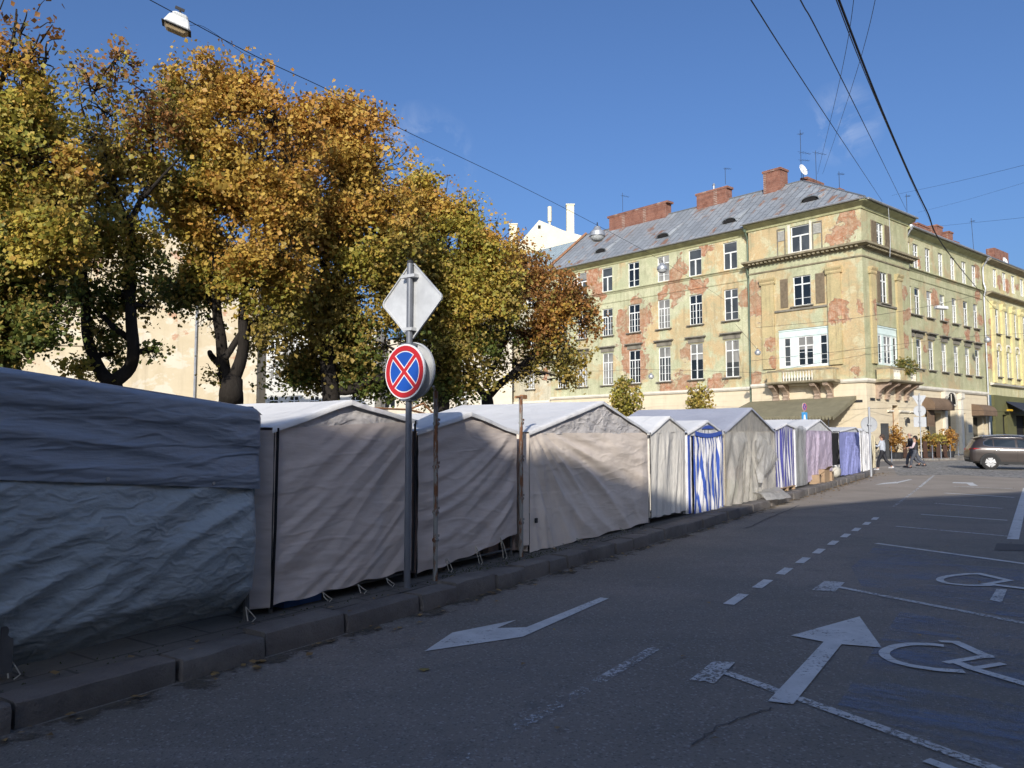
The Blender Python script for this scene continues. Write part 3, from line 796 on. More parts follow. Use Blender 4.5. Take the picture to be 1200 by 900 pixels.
def metal_roof_mat(name, c0, c1, seam=0.62, rust=0.62):
    m, g = new_mat(name)
    uv = g.uv
    br = g.n('ShaderNodeTexBrick'); g.set(br.inputs['Vector'], g.map(uv, (1, 1, 1), (0, 0, R(90))))
    br.inputs['Scale'].default_value = 1.0; br.inputs['Brick Width'].default_value = 1.55; br.inputs['Row Height'].default_value = seam
    br.inputs['Mortar Size'].default_value = 0.045
    br.inputs['Color1'].default_value = (0, 0, 0, 1); br.inputs['Color2'].default_value = (1, 1, 1, 1)
    c = g.mix(br.outputs['Color'], c0, c1)
    big = g.noise(uv, 0.5, 5, 0.6)
    c = g.mix(g.ramp(big, 0.4, 0.65, 0, 0.5), c, tuple(x * 0.75 for x in c0))
    c = g.mix(g.math('MULTIPLY', br.outputs['Fac'], 0.7), c, tuple(x * 0.5 for x in c0))
    rn = g.noise(g.map(uv, (1, 0.5, 1)), 0.9, 6, 0.65, 0.3)
    sheet = g.math('ADD', g.math('MULTIPLY', rn, 0.8), g.math('MULTIPLY', br.outputs['Color'], 0.18))
    c = g.mix(g.ramp(sheet, rust, rust + 0.03, 0, 0.9), c, (0.22, 0.085, 0.045))
    c = g.mix(g.ramp(sheet, rust - 0.05, rust, 0, 0.35), c, (0.30, 0.2, 0.13))
    g.out(g.bsdf(c, 0.55, g.bump(br.outputs['Fac'], 0.8, 0.03), 0.4, 0.15))
    return m
M_ROOF = metal_roof_mat('grey_sheet_roof', (0.25, 0.265, 0.275), (0.345, 0.365, 0.375), 0.62, 0.585)
M_ROOF2 = metal_roof_mat('pale_blue_sheet_roof', (0.34, 0.41, 0.42), (0.40, 0.47, 0.475), 0.5, 0.9)
def brick_mat(name, a, b):
    m, g = new_mat(name)
    sep = g.n('ShaderNodeSeparateXYZ'); g.set(sep.inputs[0], g.obj)
    cmb = g.n('ShaderNodeCombineXYZ')
    g.set(cmb.inputs[0], g.math('ADD', sep.outputs[0], sep.outputs[1])); g.set(cmb.inputs[1], sep.outputs[2])
    br = g.n('ShaderNodeTexBrick'); g.set(br.inputs['Vector'], cmb.outputs[0]); br.inputs['Scale'].default_value = 1
    br.inputs['Brick Width'].default_value = 0.27; br.inputs['Row Height'].default_value = 0.085; br.inputs['Mortar Size'].default_value = 0.01
    br.inputs['Color1'].default_value = (*a, 1); br.inputs['Color2'].default_value = (*b, 1); br.inputs['Mortar'].default_value = (0.33, 0.25, 0.2, 1)
    n = g.noise(g.obj, 2.0, 5, 0.65)
    c = g.mix(g.ramp(n, 0.45, 0.7, 0, 0.6), br.outputs['Color'], tuple(x * 0.5 for x in a))
    g.out(g.bsdf(c, 0.9, g.bump(br.outputs['Fac'], -0.5, 0.02), 0.2))
    return m
M_BRICK = brick_mat('red_chimney_brick', (0.17, 0.058, 0.036), (0.26, 0.10, 0.06))
M_PIPE = plain('green_downpipe', (0.12, 0.16, 0.11), 0.5, 0.25, 3)
M_ZINC = plain('zinc', (0.38, 0.39, 0.4), 0.45, 0.15, 3, metal=0.5)
M_SHUT = plain('brown_louvre', (0.20, 0.155, 0.10), 0.75, 0.25, 5, bump=0.4)
M_MINT = plain('mint_paint', (0.60, 0.69, 0.635), 0.5, 0.12, 2)
M_IRON = plain('dark_iron', (0.03, 0.03, 0.032), 0.6, 0.3, 5)

# ------------------------------------------------------------------ the corner building
cb = empty('apartment_building', (CORN.x, CORN.y, 0.1), 0, 'peeling green four-storey corner apartment house with grey metal roof and brick patches', 'building')
FT = Fr((0, 0), DL, NL)                      # tower, left face
FL = Fr(-NL * 0.4, DL, NL)                   # main left facade, set back a little
FTR = Fr((0, 0), DR, NR, True)               # tower, right face
FRm = Fr(-NR * 0.4, DR, NR, True)            # main right facade

TOPL = (15.63, 17.98); MIDL = (11.30, 13.95); LOWL = (6.5, 9.62)
bays = [11.08, 14.55, 17.92, 21.3, 24.55, 27.85, 30.6]
holes = []
for b in bays:
    for z in (TOPL, MIDL, LOWL): holes.append((b - .66, b + .66, z[0], z[1]))
mb = MB(); FL.wall(mb, 8.9, 32.2, 5.55, 18.7, holes)
FT.box(mb, 31.9, 32.2, -6, -.41, 5.55, 18.7)
mb.build('wall', M_FAC_L, cb)
sty_top = ['modern', 'modern', 'six', 'six', 'modern', 'modern', 'modern']
for i, b in enumerate(bays):
    window(cb, FL, b - .66, b + .66, *TOPL, style=sty_top[i], sill=False, curtain=(i in (2,)))
    window(cb, FL, b - .66, b + .66, *MIDL, style='six' if i == 0 else 'multi', curtain=i == 2)
    window(cb, FL, b - .66, b + .66, *LOWL, style='six' if i < 2 else 'multi', hood=True, curtain=i in (4, 5))
# tower walls
th = [(3.95, 5.47, 15.95, 18.03), (3.95, 5.38, 11.68, 14.03), (5.72, 6.29, 7.0, 9.28), (3.86, 5.16, 7.0, 9.28), (2.79, 3.39, 7.0, 9.28)]
mb = MB()
FT.wall(mb, 0, 9.1, 5.55, 18.85, [th[0], th[1], (2.5, 6.7, 6.88, 9.92)])
FT.box(mb, 9.1, 9.12, -0.45, -0.001, 5.55, 18.85)
mb.build('wall', M_FAC_T, cb)
mb = MB()
FTR.wall(mb, 0, 7.75, 5.55, 18.85, [(2.42, 3.55, 15.8, 17.75), (2.75, 3.85, 11.6, 13.98), (2.0, 5.5, 6.88, 9.85)])
FTR.box(mb, 7.75, 7.77, -0.45, -0.001, 5.55, 18.85)
mb.build('wall', M_FAC_R, cb)
window(cb, FT, *th[0], style='modern', sill=False, curtain=False)
window(cb, FT, *th[1], style='six', curtain=False)
window(cb, FTR, 2.42, 3.55, 15.8, 17.75, style='old', sill=False, curtain=False)
window(cb, FTR, 2.75, 3.85, 11.6, 13.98, style='six', curtain=False)
def shutter(F, s0, s1, z0, z1, m=None):
    mb = MB(); F.box(mb, s0, s1, 0.0, 0.05, z0, z1); n = int((z1 - z0) / 0.12)
    for k in range(n): F.box(mb, s0 + .05, s1 - .05, 0.05, 0.075, z0 + .05 + k * (z1 - z0 - .06) / n, z0 + .1 + k * (z1 - z0 - .06) / n)
    mb.build('shutter', m or M_SHUT, cb)
shutter(FT, 5.8, 6.42, 11.68, 13.97); shutter(FT, 2.85, 3.55, 11.68, 14.0)
shutter(FT, 6.0, 6.5, 17.05, 17.85, M_GREYFRAME); shutter(FT, 3.0, 3.6, 17.1, 17.9, M_GREYFRAME)
for (a, b) in ((5.9, 6.6), (2.92, 3.7)):
    mb = MB()
    FT.box(mb, a, a + .07, 0, .06, 15.93, 18.05); FT.box(mb, b - .07, b, 0, .06, 15.93, 18.05); FT.box(mb, a + .07, b - .07, 0, .06, 17.98, 18.05); mb.build('window_surround', M_STONETRIM, cb)
shutter(FTR, 1.45, 2.3, 15.8, 17.75); shutter(FTR, 3.65, 4.45, 15.8, 17.75); shutter(FTR, 2.1, 2.65, 11.6, 14.0); shutter(FTR, 3.95, 4.5, 11.6, 14.0)
mb = MB(); FT.box(mb, 3.75, 5.7, 0, .05, 15.9, 15.98); FT.box(mb, 3.75, 3.93, 0.0, .045, 15.98, 18.2); FT.box(mb, 5.49, 5.7, 0.0, .045, 15.98, 18.2); mb.build('window_surround', M_CREAMTRIM, cb)
# pilasters with capitals
M_PIL = facade_mat('ochre_pilaster_plaster', ((0.55, 0.46, 0.24), (0.6, 0.47, 0.25)), OCHRE, [(1.9, 11, .7), (2.2, 10.4, .6), (7.4, 8.9, .5), (7.0, 7.4, .4)], [], 0.6)
def pilaster(F, a, b, z0, z1):
    mb = MB(); F.box(mb, a, b, 0, .16, z0, z1 - .5)
    F.profile(mb, a - .12, b + .12, [(0, z1 - .5), (.2, z1 - .5), (.24, z1 - .38), (.22, z1 - .3), (.32, z1 - .12), (.34, z1), (0, z1)])
    mb.build('pilaster', M_PIL, cb)
pilaster(FT, 6.95, 8.0, 6.9, 14.2); pilaster(FT, 1.6, 2.6, 6.9, 14.28)
pilaster(FTR, 0.95, 1.65, 6.9, 14.1); pilaster(FTR, 5.2, 6.0, 6.9, 14.1)
mb = MB(); FT.box(mb, 2.62, 6.94, 0, .1, 11.35, 11.5); mb.build('sill_course', M_STONETRIM, cb)
mb = MB(); FTR.box(mb, 1.67, 5.18, 0, .1, 11.35, 11.5); mb.build('sill_course', M_STONETRIM, cb)
# mint timber bays behind the balconies
def bay(F, s0, s1, z0, z1, wins):
    mb = MB(); F.wall(mb, s0, s1, z0, z1, wins, o=-0.08, reveal=.1)
    F.box(mb, s0, s1, -.078, -.03, z1 - .12, z1 - .03); F.box(mb, s0 + .02, s1 - .02, -.078, -.05, z1 - .62, z1 - .56)
    b = mb.build('timber_bay', M_MINT, cb)
    for w in wins: 
        window(cb, F, *w, style='old' if w[1] - w[0] > 1 else 'single', o=-.08, sill=False, curtain=False, depth=.06)
bay(FT, 2.5, 6.7, 6.88, 9.92, th[2:])
bay(FTR, 2.0, 5.5, 6.88, 9.85, [(2.25, 2.75, 7.0, 9.15), (3.1, 4.3, 7.0, 9.15), (4.65, 5.2, 7.0, 9.15)])
# cornices
def miter(Fa, Fb, prof, s_a, s_b, mat, name, dent=None):
    """a cornice that runs along the left face, turns the corner and runs along the right face"""
    n = len(prof); mb = MB()
    # mitre direction at the corner
    def corner(o):
        # point o outside both planes
        a = Fa.n; b = Fb.n; k = 1.0 / (1.0 + a.dot(b)); q = Fa.org + (a + b) * (o * k)
        return q
    rows = [[Fa.pt(s_a, o, z) for o, z in prof], [(corner(o).x, corner(o).y, z) for o, z in prof], [Fb.pt(s_b, o, z) for o, z in prof]]
    vs = rows[0] + rows[1] + rows[2]; fs = []
    uv = [(s_a, z + o) for o, z in prof] + [(0, z + o) for o, z in prof] + [(s_b, z + o) for o, z in prof]
    for r in range(2):
        fs += [(r * n + i, r * n + (i + 1) % n, (r + 1) * n + (i + 1) % n, (r + 1) * n + i) for i in range(n)]
    fs += [tuple(range(n)), tuple(range(3 * n - 1, 2 * n - 1, -1))]
    mb.add(vs, fs, 0, uv)
    if dent:
        st, w, o0, o1, z0, z1 = dent
        for F, L in ((Fa, s_a), (Fb, s_b)):
            for k in range(int((L - .2) / st)):
                F.box(mb, .15 + k * st, .15 + k * st + w, o0, o1, z0, z1)
    return mb.build(name, mat, cb)
M_CORN = plain('weathered_cornice', (0.27, 0.23, 0.15), 0.9, 0.35, 1.8, bump=0.6, bscale=10)
miter(FT, FTR, [(0.004, 15.35), (.1, 15.4), (.1, 15.5), (.5, 15.62), (.58, 15.64), (.6, 15.78), (.004, 15.86)], 9.5, 8.3, M_CORN, 'cornice', (0.36, .17, .1, .44, 15.46, 15.59))
miter(FT, FTR, [(0.004, 14.72), (.07, 14.75), (.1, 14.84), (.004, 14.88)], 9.12, 7.77, M_CORN, 'string_course')
miter(FT, FTR, [(0.004, 18.3), (.08, 18.34), (.12, 18.5), (.5, 18.72), (.56, 18.76), (.58, 18.9), (.004, 18.9)], 9.3, 8.0, plain('green_eaves', (0.38, 0.37, 0.2), 0.85, 0.25, 1.5, bump=.3), 'eaves')
miter(FT, FTR, [(0.006, 5.45), (.12, 5.48), (.2, 5.6), (.2, 5.72), (.006, 5.78)], 9.12, 7.77, M_CREAMTRIM, 'base_cornice')
mb = MB()
FL.profile(mb, 9.125, 32.2, [(0.004, 18.15), (.06, 18.2), (.1, 18.35), (.5, 18.55), (.56, 18.6), (.58, 18.72), (.004, 18.72)])
mb.build('eaves', bpy.data.materials['green_eaves'], cb)
mb = MB(); FL.profile(mb, 9.125, 32.2, [(0.004, 15.3), (.06, 15.34), (.1, 15.42), (.22, 15.5), (.22, 15.58), (.004, 15.62)]); FL.profile(mb, 9.125, 32.2, [(0.004, 14.42), (.05, 14.45), (.07, 14.52), (.004, 14.55)])
mb.build('string_course', M_FAC_L, cb)
mb = MB(); FL.profile(mb, 9.125, 32.2, [(0.006, 5.3), (.12, 5.34), (.2, 5.46), (.2, 5.58), (.006, 5.64)]); mb.build('base_cornice', M_CREAMTRIM, cb)
mb = MB(); FRm.profile(mb, 7.775, 24.2, [(0.006, 5.3), (.12, 5.34), (.2, 5.46), (.2, 5.6), (.006, 5.66)]); mb.build('base_cornice', M_CREAMTRIM, cb)

# right wing
bR = [8.5, 10.05, 12.35, 14.95, 17.5, 20.0, 22.3]
TOPR = (15.3, 17.35); MIDR = (11.45, 13.7); LOWR = (7.05, 9.5)
holes = []
for b in bR:
    for z in (TOPR, MIDR, LOWR): holes.append((b - .52, b + .52, z[0], z[1]))
mb = MB(); FRm.wall(mb, 7.6, 24.3, 5.55, 18.3, holes); mb.build('wall', M_FAC_R, cb)
for i, b in enumerate(bR):
    window(cb, FRm, b - .52, b + .52, *TOPR, style='old', sill=False, curtain=i > 3)
    window(cb, FRm, b - .52, b + .52, *MIDR, style='tall', curtain=i in (2, 4))
    window(cb, FRm, b - .52, b + .52, *LOWR, style='tall', hood=True, curtain=i in (3, 5))
mb = MB(); FRm.profile(mb, 7.775, 24.3, [(0.004, 17.75), (.06, 17.8), (.1, 17.95), (.5, 18.15), (.56, 18.2), (.58, 18.32), (.004, 18.32)]); mb.build('eaves', bpy.data.materials['green_eaves'], cb)
mb = MB(); FRm.profile(mb, 7.775, 24.3, [(0.004, 14.95), (.06, 15.0), (.1, 15.08), (.24, 15.15), (.24, 15.22), (.004, 15.26)]); FRm.profile(mb, 7.775, 24.3, [(0.004, 14.3), (.05, 14.33), (.07, 14.4), (.004, 14.43)]); mb.build('string_course', M_FAC_R, cb)

# ground storeys
mb = MB(); FL.wall(mb, 9.0, 32.2, 0, 5.55, [(12, 14, 0.1, 3.0), (17, 19, .9, 3.1), (23, 25, .9, 3.1)]); FT.wall(mb, 0, 9.1, 0, 5.55, [(4, 6, 0.1, 2.9)])
FT.box(mb, 9.1, 9.12, -0.45, -.001, 0, 5.55)
mb.build('ground_wall', M_CREAM, cb)
gh = [(4.0, 5.0, 0.05, 3.9), (9.3, 9.9, .8, 3.0), (11.0, 13.8, 0.05, 3.5), (14.9, 16.9, 0.05, 4.3), (18.3, 19.0, .3, 3.6), (20.6, 22.9, .05, 3.3), (23.2, 23.7, .4, 3.3)]
mb = MB(); FRm.wall(mb, 7.6, 24.3, 0, 5.55, gh[1:], reveal=.5); FTR.wall(mb, 0, 7.77, 0, 5.55, gh[:1], reveal=.5)
mb.build('ground_wall', M_CREAM, cb)
for (a, b, c, d), F in [((12, 14, 0.1, 3.0), FL), ((17, 19, .9, 3.1), FL), ((23, 25, .9, 3.1), FL), ((4, 6, .1, 2.9), FT)] + [(gh[0], FTR)] + [(q, FRm) for q in gh[1:]]:
    mb = MB(); F.box(mb, a - .05, b + .05, -.52, -.46 if F in (FTR, FRm) else -.215, c - .05, d + .05)
    mb.build('shop_window', M_GLASS if F is FRm else M_DARK, cb)
# door leaves, frames and arch of the right front
M_DOOR = plain('brown_curtain', (0.28, 0.14, 0.06), 0.8, 0.25, 3)
mb = MB()
for k in range(6): FTR.profile(mb, 4.45 + k * .09, 4.53 + k * .09, [(-.4, .06), (-.33 - .04 * (k % 2), .06), (-.33 - .04 * (k % 2), 3.85), (-.4, 3.85)])
mb.build('door_curtain', M_DOOR, cb)
def arch(F, s0, s1, zs, mat, name, o=0.05, t=.28):
    mb = MB(); c = (s0 + s1) / 2; r = (s1 - s0) / 2; n = 14
    ring = [(c + r * math.cos(math.pi * k / n), zs + r * math.sin(math.pi * k / n)) for k in range(n + 1)]
    ring2 = [(c + (r + t) * math.cos(math.pi * k / n), zs + (r + t) * math.sin(math.pi * k / n)) for k in range(n + 1)]
    for k in range(n):
        mb.hexa([F.pt(*ring[k][:1], 0.003, ring[k][1]), F.pt(ring[k + 1][0], .003, ring[k + 1][1]), F.pt(ring2[k + 1][0], .003, ring2[k + 1][1]), F.pt(ring2[k][0], .003, ring2[k][1]),
                 F.pt(ring[k][0], o + .003, ring[k][1]), F.pt(ring[k + 1][0], o + .003, ring[k + 1][1]), F.pt(ring2[k + 1][0], o + .003, ring2[k + 1][1]), F.pt(ring2[k][0], o + .003, ring2[k][1])])
    mb.build(name, mat, cb)
def archfill(F, s0, s1, zs, mat, name):
    mb = MB(); c = (s0 + s1) / 2; r = (s1 - s0) / 2; n = 14
    p = [(c + r * math.cos(math.pi * k / n), zs + r * math.sin(math.pi * k / n)) for k in range(n + 1)]
    vs = [F.pt(a, .0, b) for a, b in p] + [F.pt(a, .03, b) for a, b in p]; m = n + 1
    mb.add(vs, [tuple(range(m)), tuple(range(2 * m - 1, m - 1, -1))] + [(i, (i + 1) % m, m + (i + 1) % m, m + i) for i in range(m)])
    mb.build(name, mat, cb)
archfill(FRm, 14.9, 16.9, 4.3 - .002, M_DARK, 'fanlight'); arch(FRm, 14.9, 16.9, 4.3, M_CREAMTRIM, 'door_arch', .1, .22)
mb = MB(); FRm.box(mb, 14.9, 16.9, .0, .06, 4.18, 4.3); FRm.box(mb, 15.88, 15.96, .03, .07, 4.3, 5.2); mb.build('transom', M_CREAMTRIM, cb)
for sc in (14.1, 17.5):
    mb = MB(); FRm.box(mb, sc, sc + .5, 0, .22, 0, 4.75); FRm.profile(mb, sc - .1, sc + .6, [(0, 4.75), (.26, 4.75), (.36, 4.95), (.3, 5.0), (.34, 5.3), (0, 5.3)]); FRm.box(mb, sc - .06, sc + .56, 0, .3, 0, .5)
    mb.build('pilaster', M_CREAMTRIM, cb)
# awnings on the right front
M_AWN = fabric('brown_awning', (0.17, 0.115, 0.075), 0.85, 0.15)
def barrel_awning(F, s0, s1, z1, drop, out, name='awning'):
    mb = MB(); n = 8; prof = [(out * math.sin(math.pi / 2 * k / n), z1 - drop * (1 - math.cos(math.pi / 2 * k / n))) for k in range(n + 1)]
    prof.append((out, z1 - drop - .3))
    inner = [(max(0, o - .02), z - .02) for o, z in reversed(prof)]
    F.profile(mb, s0, s1, prof + [(out - .03, z1 - drop - .3)] + inner[1:])
    for s in (s0, s1):
        vs = [F.pt(s, o, z) for o, z in prof] + [F.pt(s, 0, prof[-1][1])]
        vs2 = [F.pt(s + (.015 if s == s1 else -.015), o, z) for o, z in prof] + [F.pt(s + (.015 if s == s1 else -.015), 0, prof[-1][1])]
        m = len(vs); mb.add(vs + vs2, [tuple(range(m)), tuple(range(2 * m - 1, m - 1, -1))] + [(i, (i + 1) % m, m + (i + 1) % m, m + i) for i in range(m)])
    return mb.build(name, M_AWN, cb)
barrel_awning(FRm, 10.2, 14.0, 4.75, .75, 1.0); barrel_awning(FRm, 20.4, 23.6, 4.45, .75, 1.0)
mb = MB(); FRm.box(mb, 10.3, 11.6, .3, .36, 2.35, 3.68); mb.build('awning_curtain', M_AWN, cb)
# wall lanterns
for s in (5.9, 9.0):
    F = FTR if s < 7 else FRm
    mb = MB(); F.box(mb, s - .02, s + .02, 0, .3, 2.95, 2.99); F.box(mb, s - .1, s + .1, .2, .4, 2.55, 2.9); F.box(mb, s - .06, s + .06, .24, .36, 2.9, 3.0); mb.build('wall_lantern', M_IRON, cb)
mb = MB(); FT.box(mb, .3, 1.6, .005, .04, 4.02, 4.2); mb.build('street_plate', M_IRON, cb)
mb = MB(); FTR.box(mb, .5, 1.2, .005, .04, 4.15, 4.35); mb.build('number_plate', M_IRON, cb)
mb = MB(); FRm.box(mb, 19.5, 20.3, .005, .03, 1.9, 2.6); mb.build('notice_board', plain('grey_board', (0.25, 0.27, 0.27), .6), cb)
for (a, b) in ((3.1, 3.9), (5.05, 6.6), (6.8, 7.6)):
    mb = MB(); FTR.profile(mb, a, b, [(0.006, 3.35), (.14, 3.38), (.18, 3.45), (.16, 3.52), (.006, 3.54)]); mb.build('shelf_cornice', M_CREAMTRIM, cb)

# balconies: slab, brackets, balustrade
def balcony(F, s0, s1, zs, out, bal, solid, brk, name='balcony'):
    mb = MB(); F.profile(mb, s0 - .12, s1 + .12, [(.205, zs), (out - .1, zs), (out, zs + .05), (out + .05, zs + .12), (out + .05, zs + .2), (.205, zs + .2)])
    root = mb.build(name, M_CORN, cb)
    mb = MB(); F.box(mb, s0, s1, out - .2, out, zs + .95, zs + 1.08); F.box(mb, s0, s0 + .14, .2, out - .2, zs + .95, zs + 1.08); F.box(mb, s1 - .14, s1, .2, out - .2, zs + .95, zs + 1.08)
    mb.build('handrail', M_CORN, root)
    for (a, b, c, d) in [(a, b, out - .17, out - .03) for a, b in solid] + [(s0 + .02, s0 + .12, .2, out - .172), (s1 - .12, s1 - .02, .2, out - .172)]:
        mb = MB(); F.box(mb, a, b, c, d, zs + .2, zs + .95); mb.build('parapet', M_FAC_T, root)
    for (a, b, n) in bal:
        for k in range(n):
            s = a + (k + .5) * (b - a) / n
            q = F.pt(s, out - .1, zs + .2)
            mb = MB(); mb.lathe([(.07, 0), (.07, .08), (.04, .12), (.085, .28), (.075, .36), (.035, .6), (.055, .66), (.07, .68), (.07, .75)], q, 8)
            mb.build('baluster', M_CREAMTRIM, root, smooth=True)
    for s in brk:
        mb = MB(); F.profile(mb, s - .2, s + .2, [(.005, zs - 1.05), (.2, zs - 1.05), (.28, zs - .9), (.22, zs - .78), (.4, zs - .55), (.75, zs - .3), (out - .25, zs - .22), (out - .15, zs - .02), (.005, zs - .02)])
        F.box(mb, s - .24, s + .24, .005, .24, zs - 1.2, zs - 1.04)
        mb.build('bracket', M_BRK, root)
    return root
M_BRK = plain('weathered_bracket', (0.36, 0.27, 0.2), 0.9, 0.3, 2, bump=.4, bscale=12)
balcony(FT, 1.9, 7.1, 5.55, 1.2, [(3.4, 5.9, 11)], [(1.9, 3.4), (5.9, 7.1)], [2.6, 3.6, 6.1, 6.95])
br = balcony(FTR, 1.2, 6.6, 5.5, 1.2, [(1.8, 3.0, 5), (4.6, 5.6, 4)], [(1.2, 1.8), (3.0, 4.6), (5.6, 6.6)], [1.6, 3.0, 4.8, 6.2])

# big green terrace awning on the left front
M_OLIVE = fabric('olive_awning', (0.20, 0.18, 0.115), 0.85, 0.12, wr=.25)
mb = MB(); A0, A1 = 0.75, 9.3
ptsA = [FT.pt(A0, .02, 4.5), FT.pt(A1, .02, 4.35), FT.pt(A1 + .3, 4.2, 3.0), FT.pt(A0 - .1, 4.2, 2.95)]
mb.hexa([(x, y, z - .05) for x, y, z in ptsA] + ptsA)
# scalloped valance
n = 36
for k in range(n):
    a = A0 + (A1 - A0) * k / n; b = A0 + (A1 - A0) * (k + 1) / n
    mb.hexa([FT.pt(a, 4.2, 2.72), FT.pt((a + b) / 2, 4.2, 2.66), FT.pt((a + b) / 2, 4.23, 2.66), FT.pt(a, 4.23, 2.72), FT.pt(a, 4.2, 2.98), FT.pt(b, 4.2, 2.98), FT.pt(b, 4.23, 2.98), FT.pt(a, 4.23, 2.98)])
mb.build('terrace_awning', M_OLIVE, cb)
mb = MB()
for k in range(14):
    t0, t1 = k / 14, (k + 1) / 14
    def e(t, d): return FT.pt(A0 - .1 * t, .02 + 4.18 * t, 4.5 - 1.55 * t + d)
    a, b, c, d = e(t0, -.26), e(t1, -.26), e(t1, -.02), e(t0, -.02); m_ = e((t0 + t1) / 2, -.34)
    nx = FT.d * -.02
    sh = lambda q: (q[0] + nx.x, q[1] + nx.y, q[2])
    mb.add([a, m_, b, c, d] + [sh(q) for q in (a, m_, b, c, d)], [(0, 1, 2, 3, 4), (9, 8, 7, 6, 5)] + [(i, (i + 1) % 5, 5 + (i + 1) % 5, 5 + i) for i in range(5)])
mb.build('awning_side', M_OLIVE, cb)
mb = MB()
for s in (1.0, 5.0, 9.0): mb.tube([FT.pt(s, 4.1, 0.02), FT.pt(s, 4.1, 2.95)], .045, 8)
for s in (1.0, 5.0, 9.0): mb.tube([FT.pt(s, .05, 4.1), FT.pt(s, 4.1, 2.88)], .03, 6)
mb.build('awning_frame', M_IRON, cb)
mb = MB(); FT.box(mb, 1.2, 9.0, 3.95, 4.02, 0, 1.0); mb.build('terrace_screen', M_SHUT, cb)

# roof: grey sheet with eyelid dormers, brick chimneys, gutters
def roof_quad(mb, F, pts, mi=0, along=None):
    d = F.d if along is None else along
    P = [Vector(p) for p in pts]
    nrm = (P[1] - P[0]).cross(P[2] - P[0]); 
    if nrm.z < 0: P.reverse(); nrm = -nrm
    nrm.normalize(); t = Vector((d.x, d.y, 0)); t.normalize(); t = (t - nrm * t.dot(nrm)); t.normalize(); b = nrm.cross(t)
    low = [p - Vector((0, 0, .12)) for p in P]; n = len(P)
    mb.add(P, [tuple(range(n))], mi, [(p.dot(t), p.dot(b)) for p in P])
    mb.add(low, [tuple(range(n - 1, -1, -1))], mi, [(0, 0)] * n)
    mb.add(P + low, [(i, n + i, n + (i + 1) % n, (i + 1) % n) for i in range(n)], mi, [(0, 0)] * (2 * n))
def LR(a, b, z): q = DL * a + DR * b; return (q.x, q.y, z)
mc = (NL + NR) * (0.62 / (1 + NL.dot(NR)))
EC = (mc.x, mc.y, 18.96)
AP = LR(7.5, 5.8, 23.55)
E1 = FT.pt(9.4, .62, 18.96); E2 = FL.pt(9.0, .62, 18.8); E3 = FL.pt(32.2, .62, 18.8); RG = LR(32.2, 5.8, 23.7)
mb = MB()
roof_quad(mb, FT, [EC, FT.pt(9.4, .62, 18.96), LR(9.4, 5.8, 23.56), AP])
roof_quad(mb, FT, [FL.pt(9.4, .62, 18.78), E3, RG, LR(9.4, 5.8, 23.55)])
roof_quad(mb, FTR, [EC, FTR.pt(8.0, .62, 18.96), LR(7.5, 8.6, 23.0), AP], along=FTR.d)
roof_quad(mb, FT, [RG, LR(9.4, 5.8, 23.55), LR(9.4, 12, 19), LR(32.2, 12, 19)])
rf = mb.build('roof', M_ROOF, cb, recalc=False)
mb = MB()
def rR(s, inn, z): return FRm.pt(s, -inn, z)
M_TILE = plain('old_red_tiles', (0.30, 0.12, 0.07), 0.9, 0.35, 2.5, bump=.6, bscale=8)
roof_quad(mb, FRm, [FRm.pt(7.9, .62, 18.4), FRm.pt(24.3, .62, 18.4), rR(24.3, 4.0, 21.0), rR(7.9, 4.0, 21.0)])
roof_quad(mb, FRm, [rR(7.9, 4.0, 21.0), rR(24.3, 4.0, 21.0), rR(24.3, 10, 18), rR(7.9, 10, 18)])
rf2 = mb.build('roof', M_TILE, cb, recalc=False)
# ridge and hip cappings, verge board
mb = MB(); mb.tube([AP, LR(32.2, 5.8, 23.7)], .09, 6); mb.tube([EC, AP], .07, 6); mb.tube([AP, LR(7.5, 8.6, 23.0)], .08, 6)
mb.build('ridge_capping', M_ROOF, rf)
mb = MB(); mb.tube([FL.pt(32.3, .62, 18.9), LR(32.3, 5.8, 23.85)], .16, 4); mb.build('verge_wall', plain('rusty_verge', (0.26, 0.13, 0.07), .9, .3, 2), rf)
def gutter(parent, a, b):
    mb = MB(); mb.tube([a, b], .085, 8); mb.build('gutter', M_ZINC, parent)
gutter(rf, FT.pt(-.2, .70, 18.9), FT.pt(9.4, .70, 18.88)); gutter(rf, FL.pt(9.4, .70, 18.74), FL.pt(32.2, .70, 18.74)); gutter(rf, FTR.pt(-.2, .7, 18.9), FTR.pt(8.0, .7, 18.9)); gutter(rf2, FRm.pt(8.0, .7, 18.34), FRm.pt(24.3, .7, 18.34))
def on_roof(s, t, off=0.0):      # t: 0 eave, 1 ridge on the left slope
    a = Vector(FL.pt(s, .62, 18.8)); b = Vector(LR(s, 5.8, 23.6)); return a.lerp(b, t)
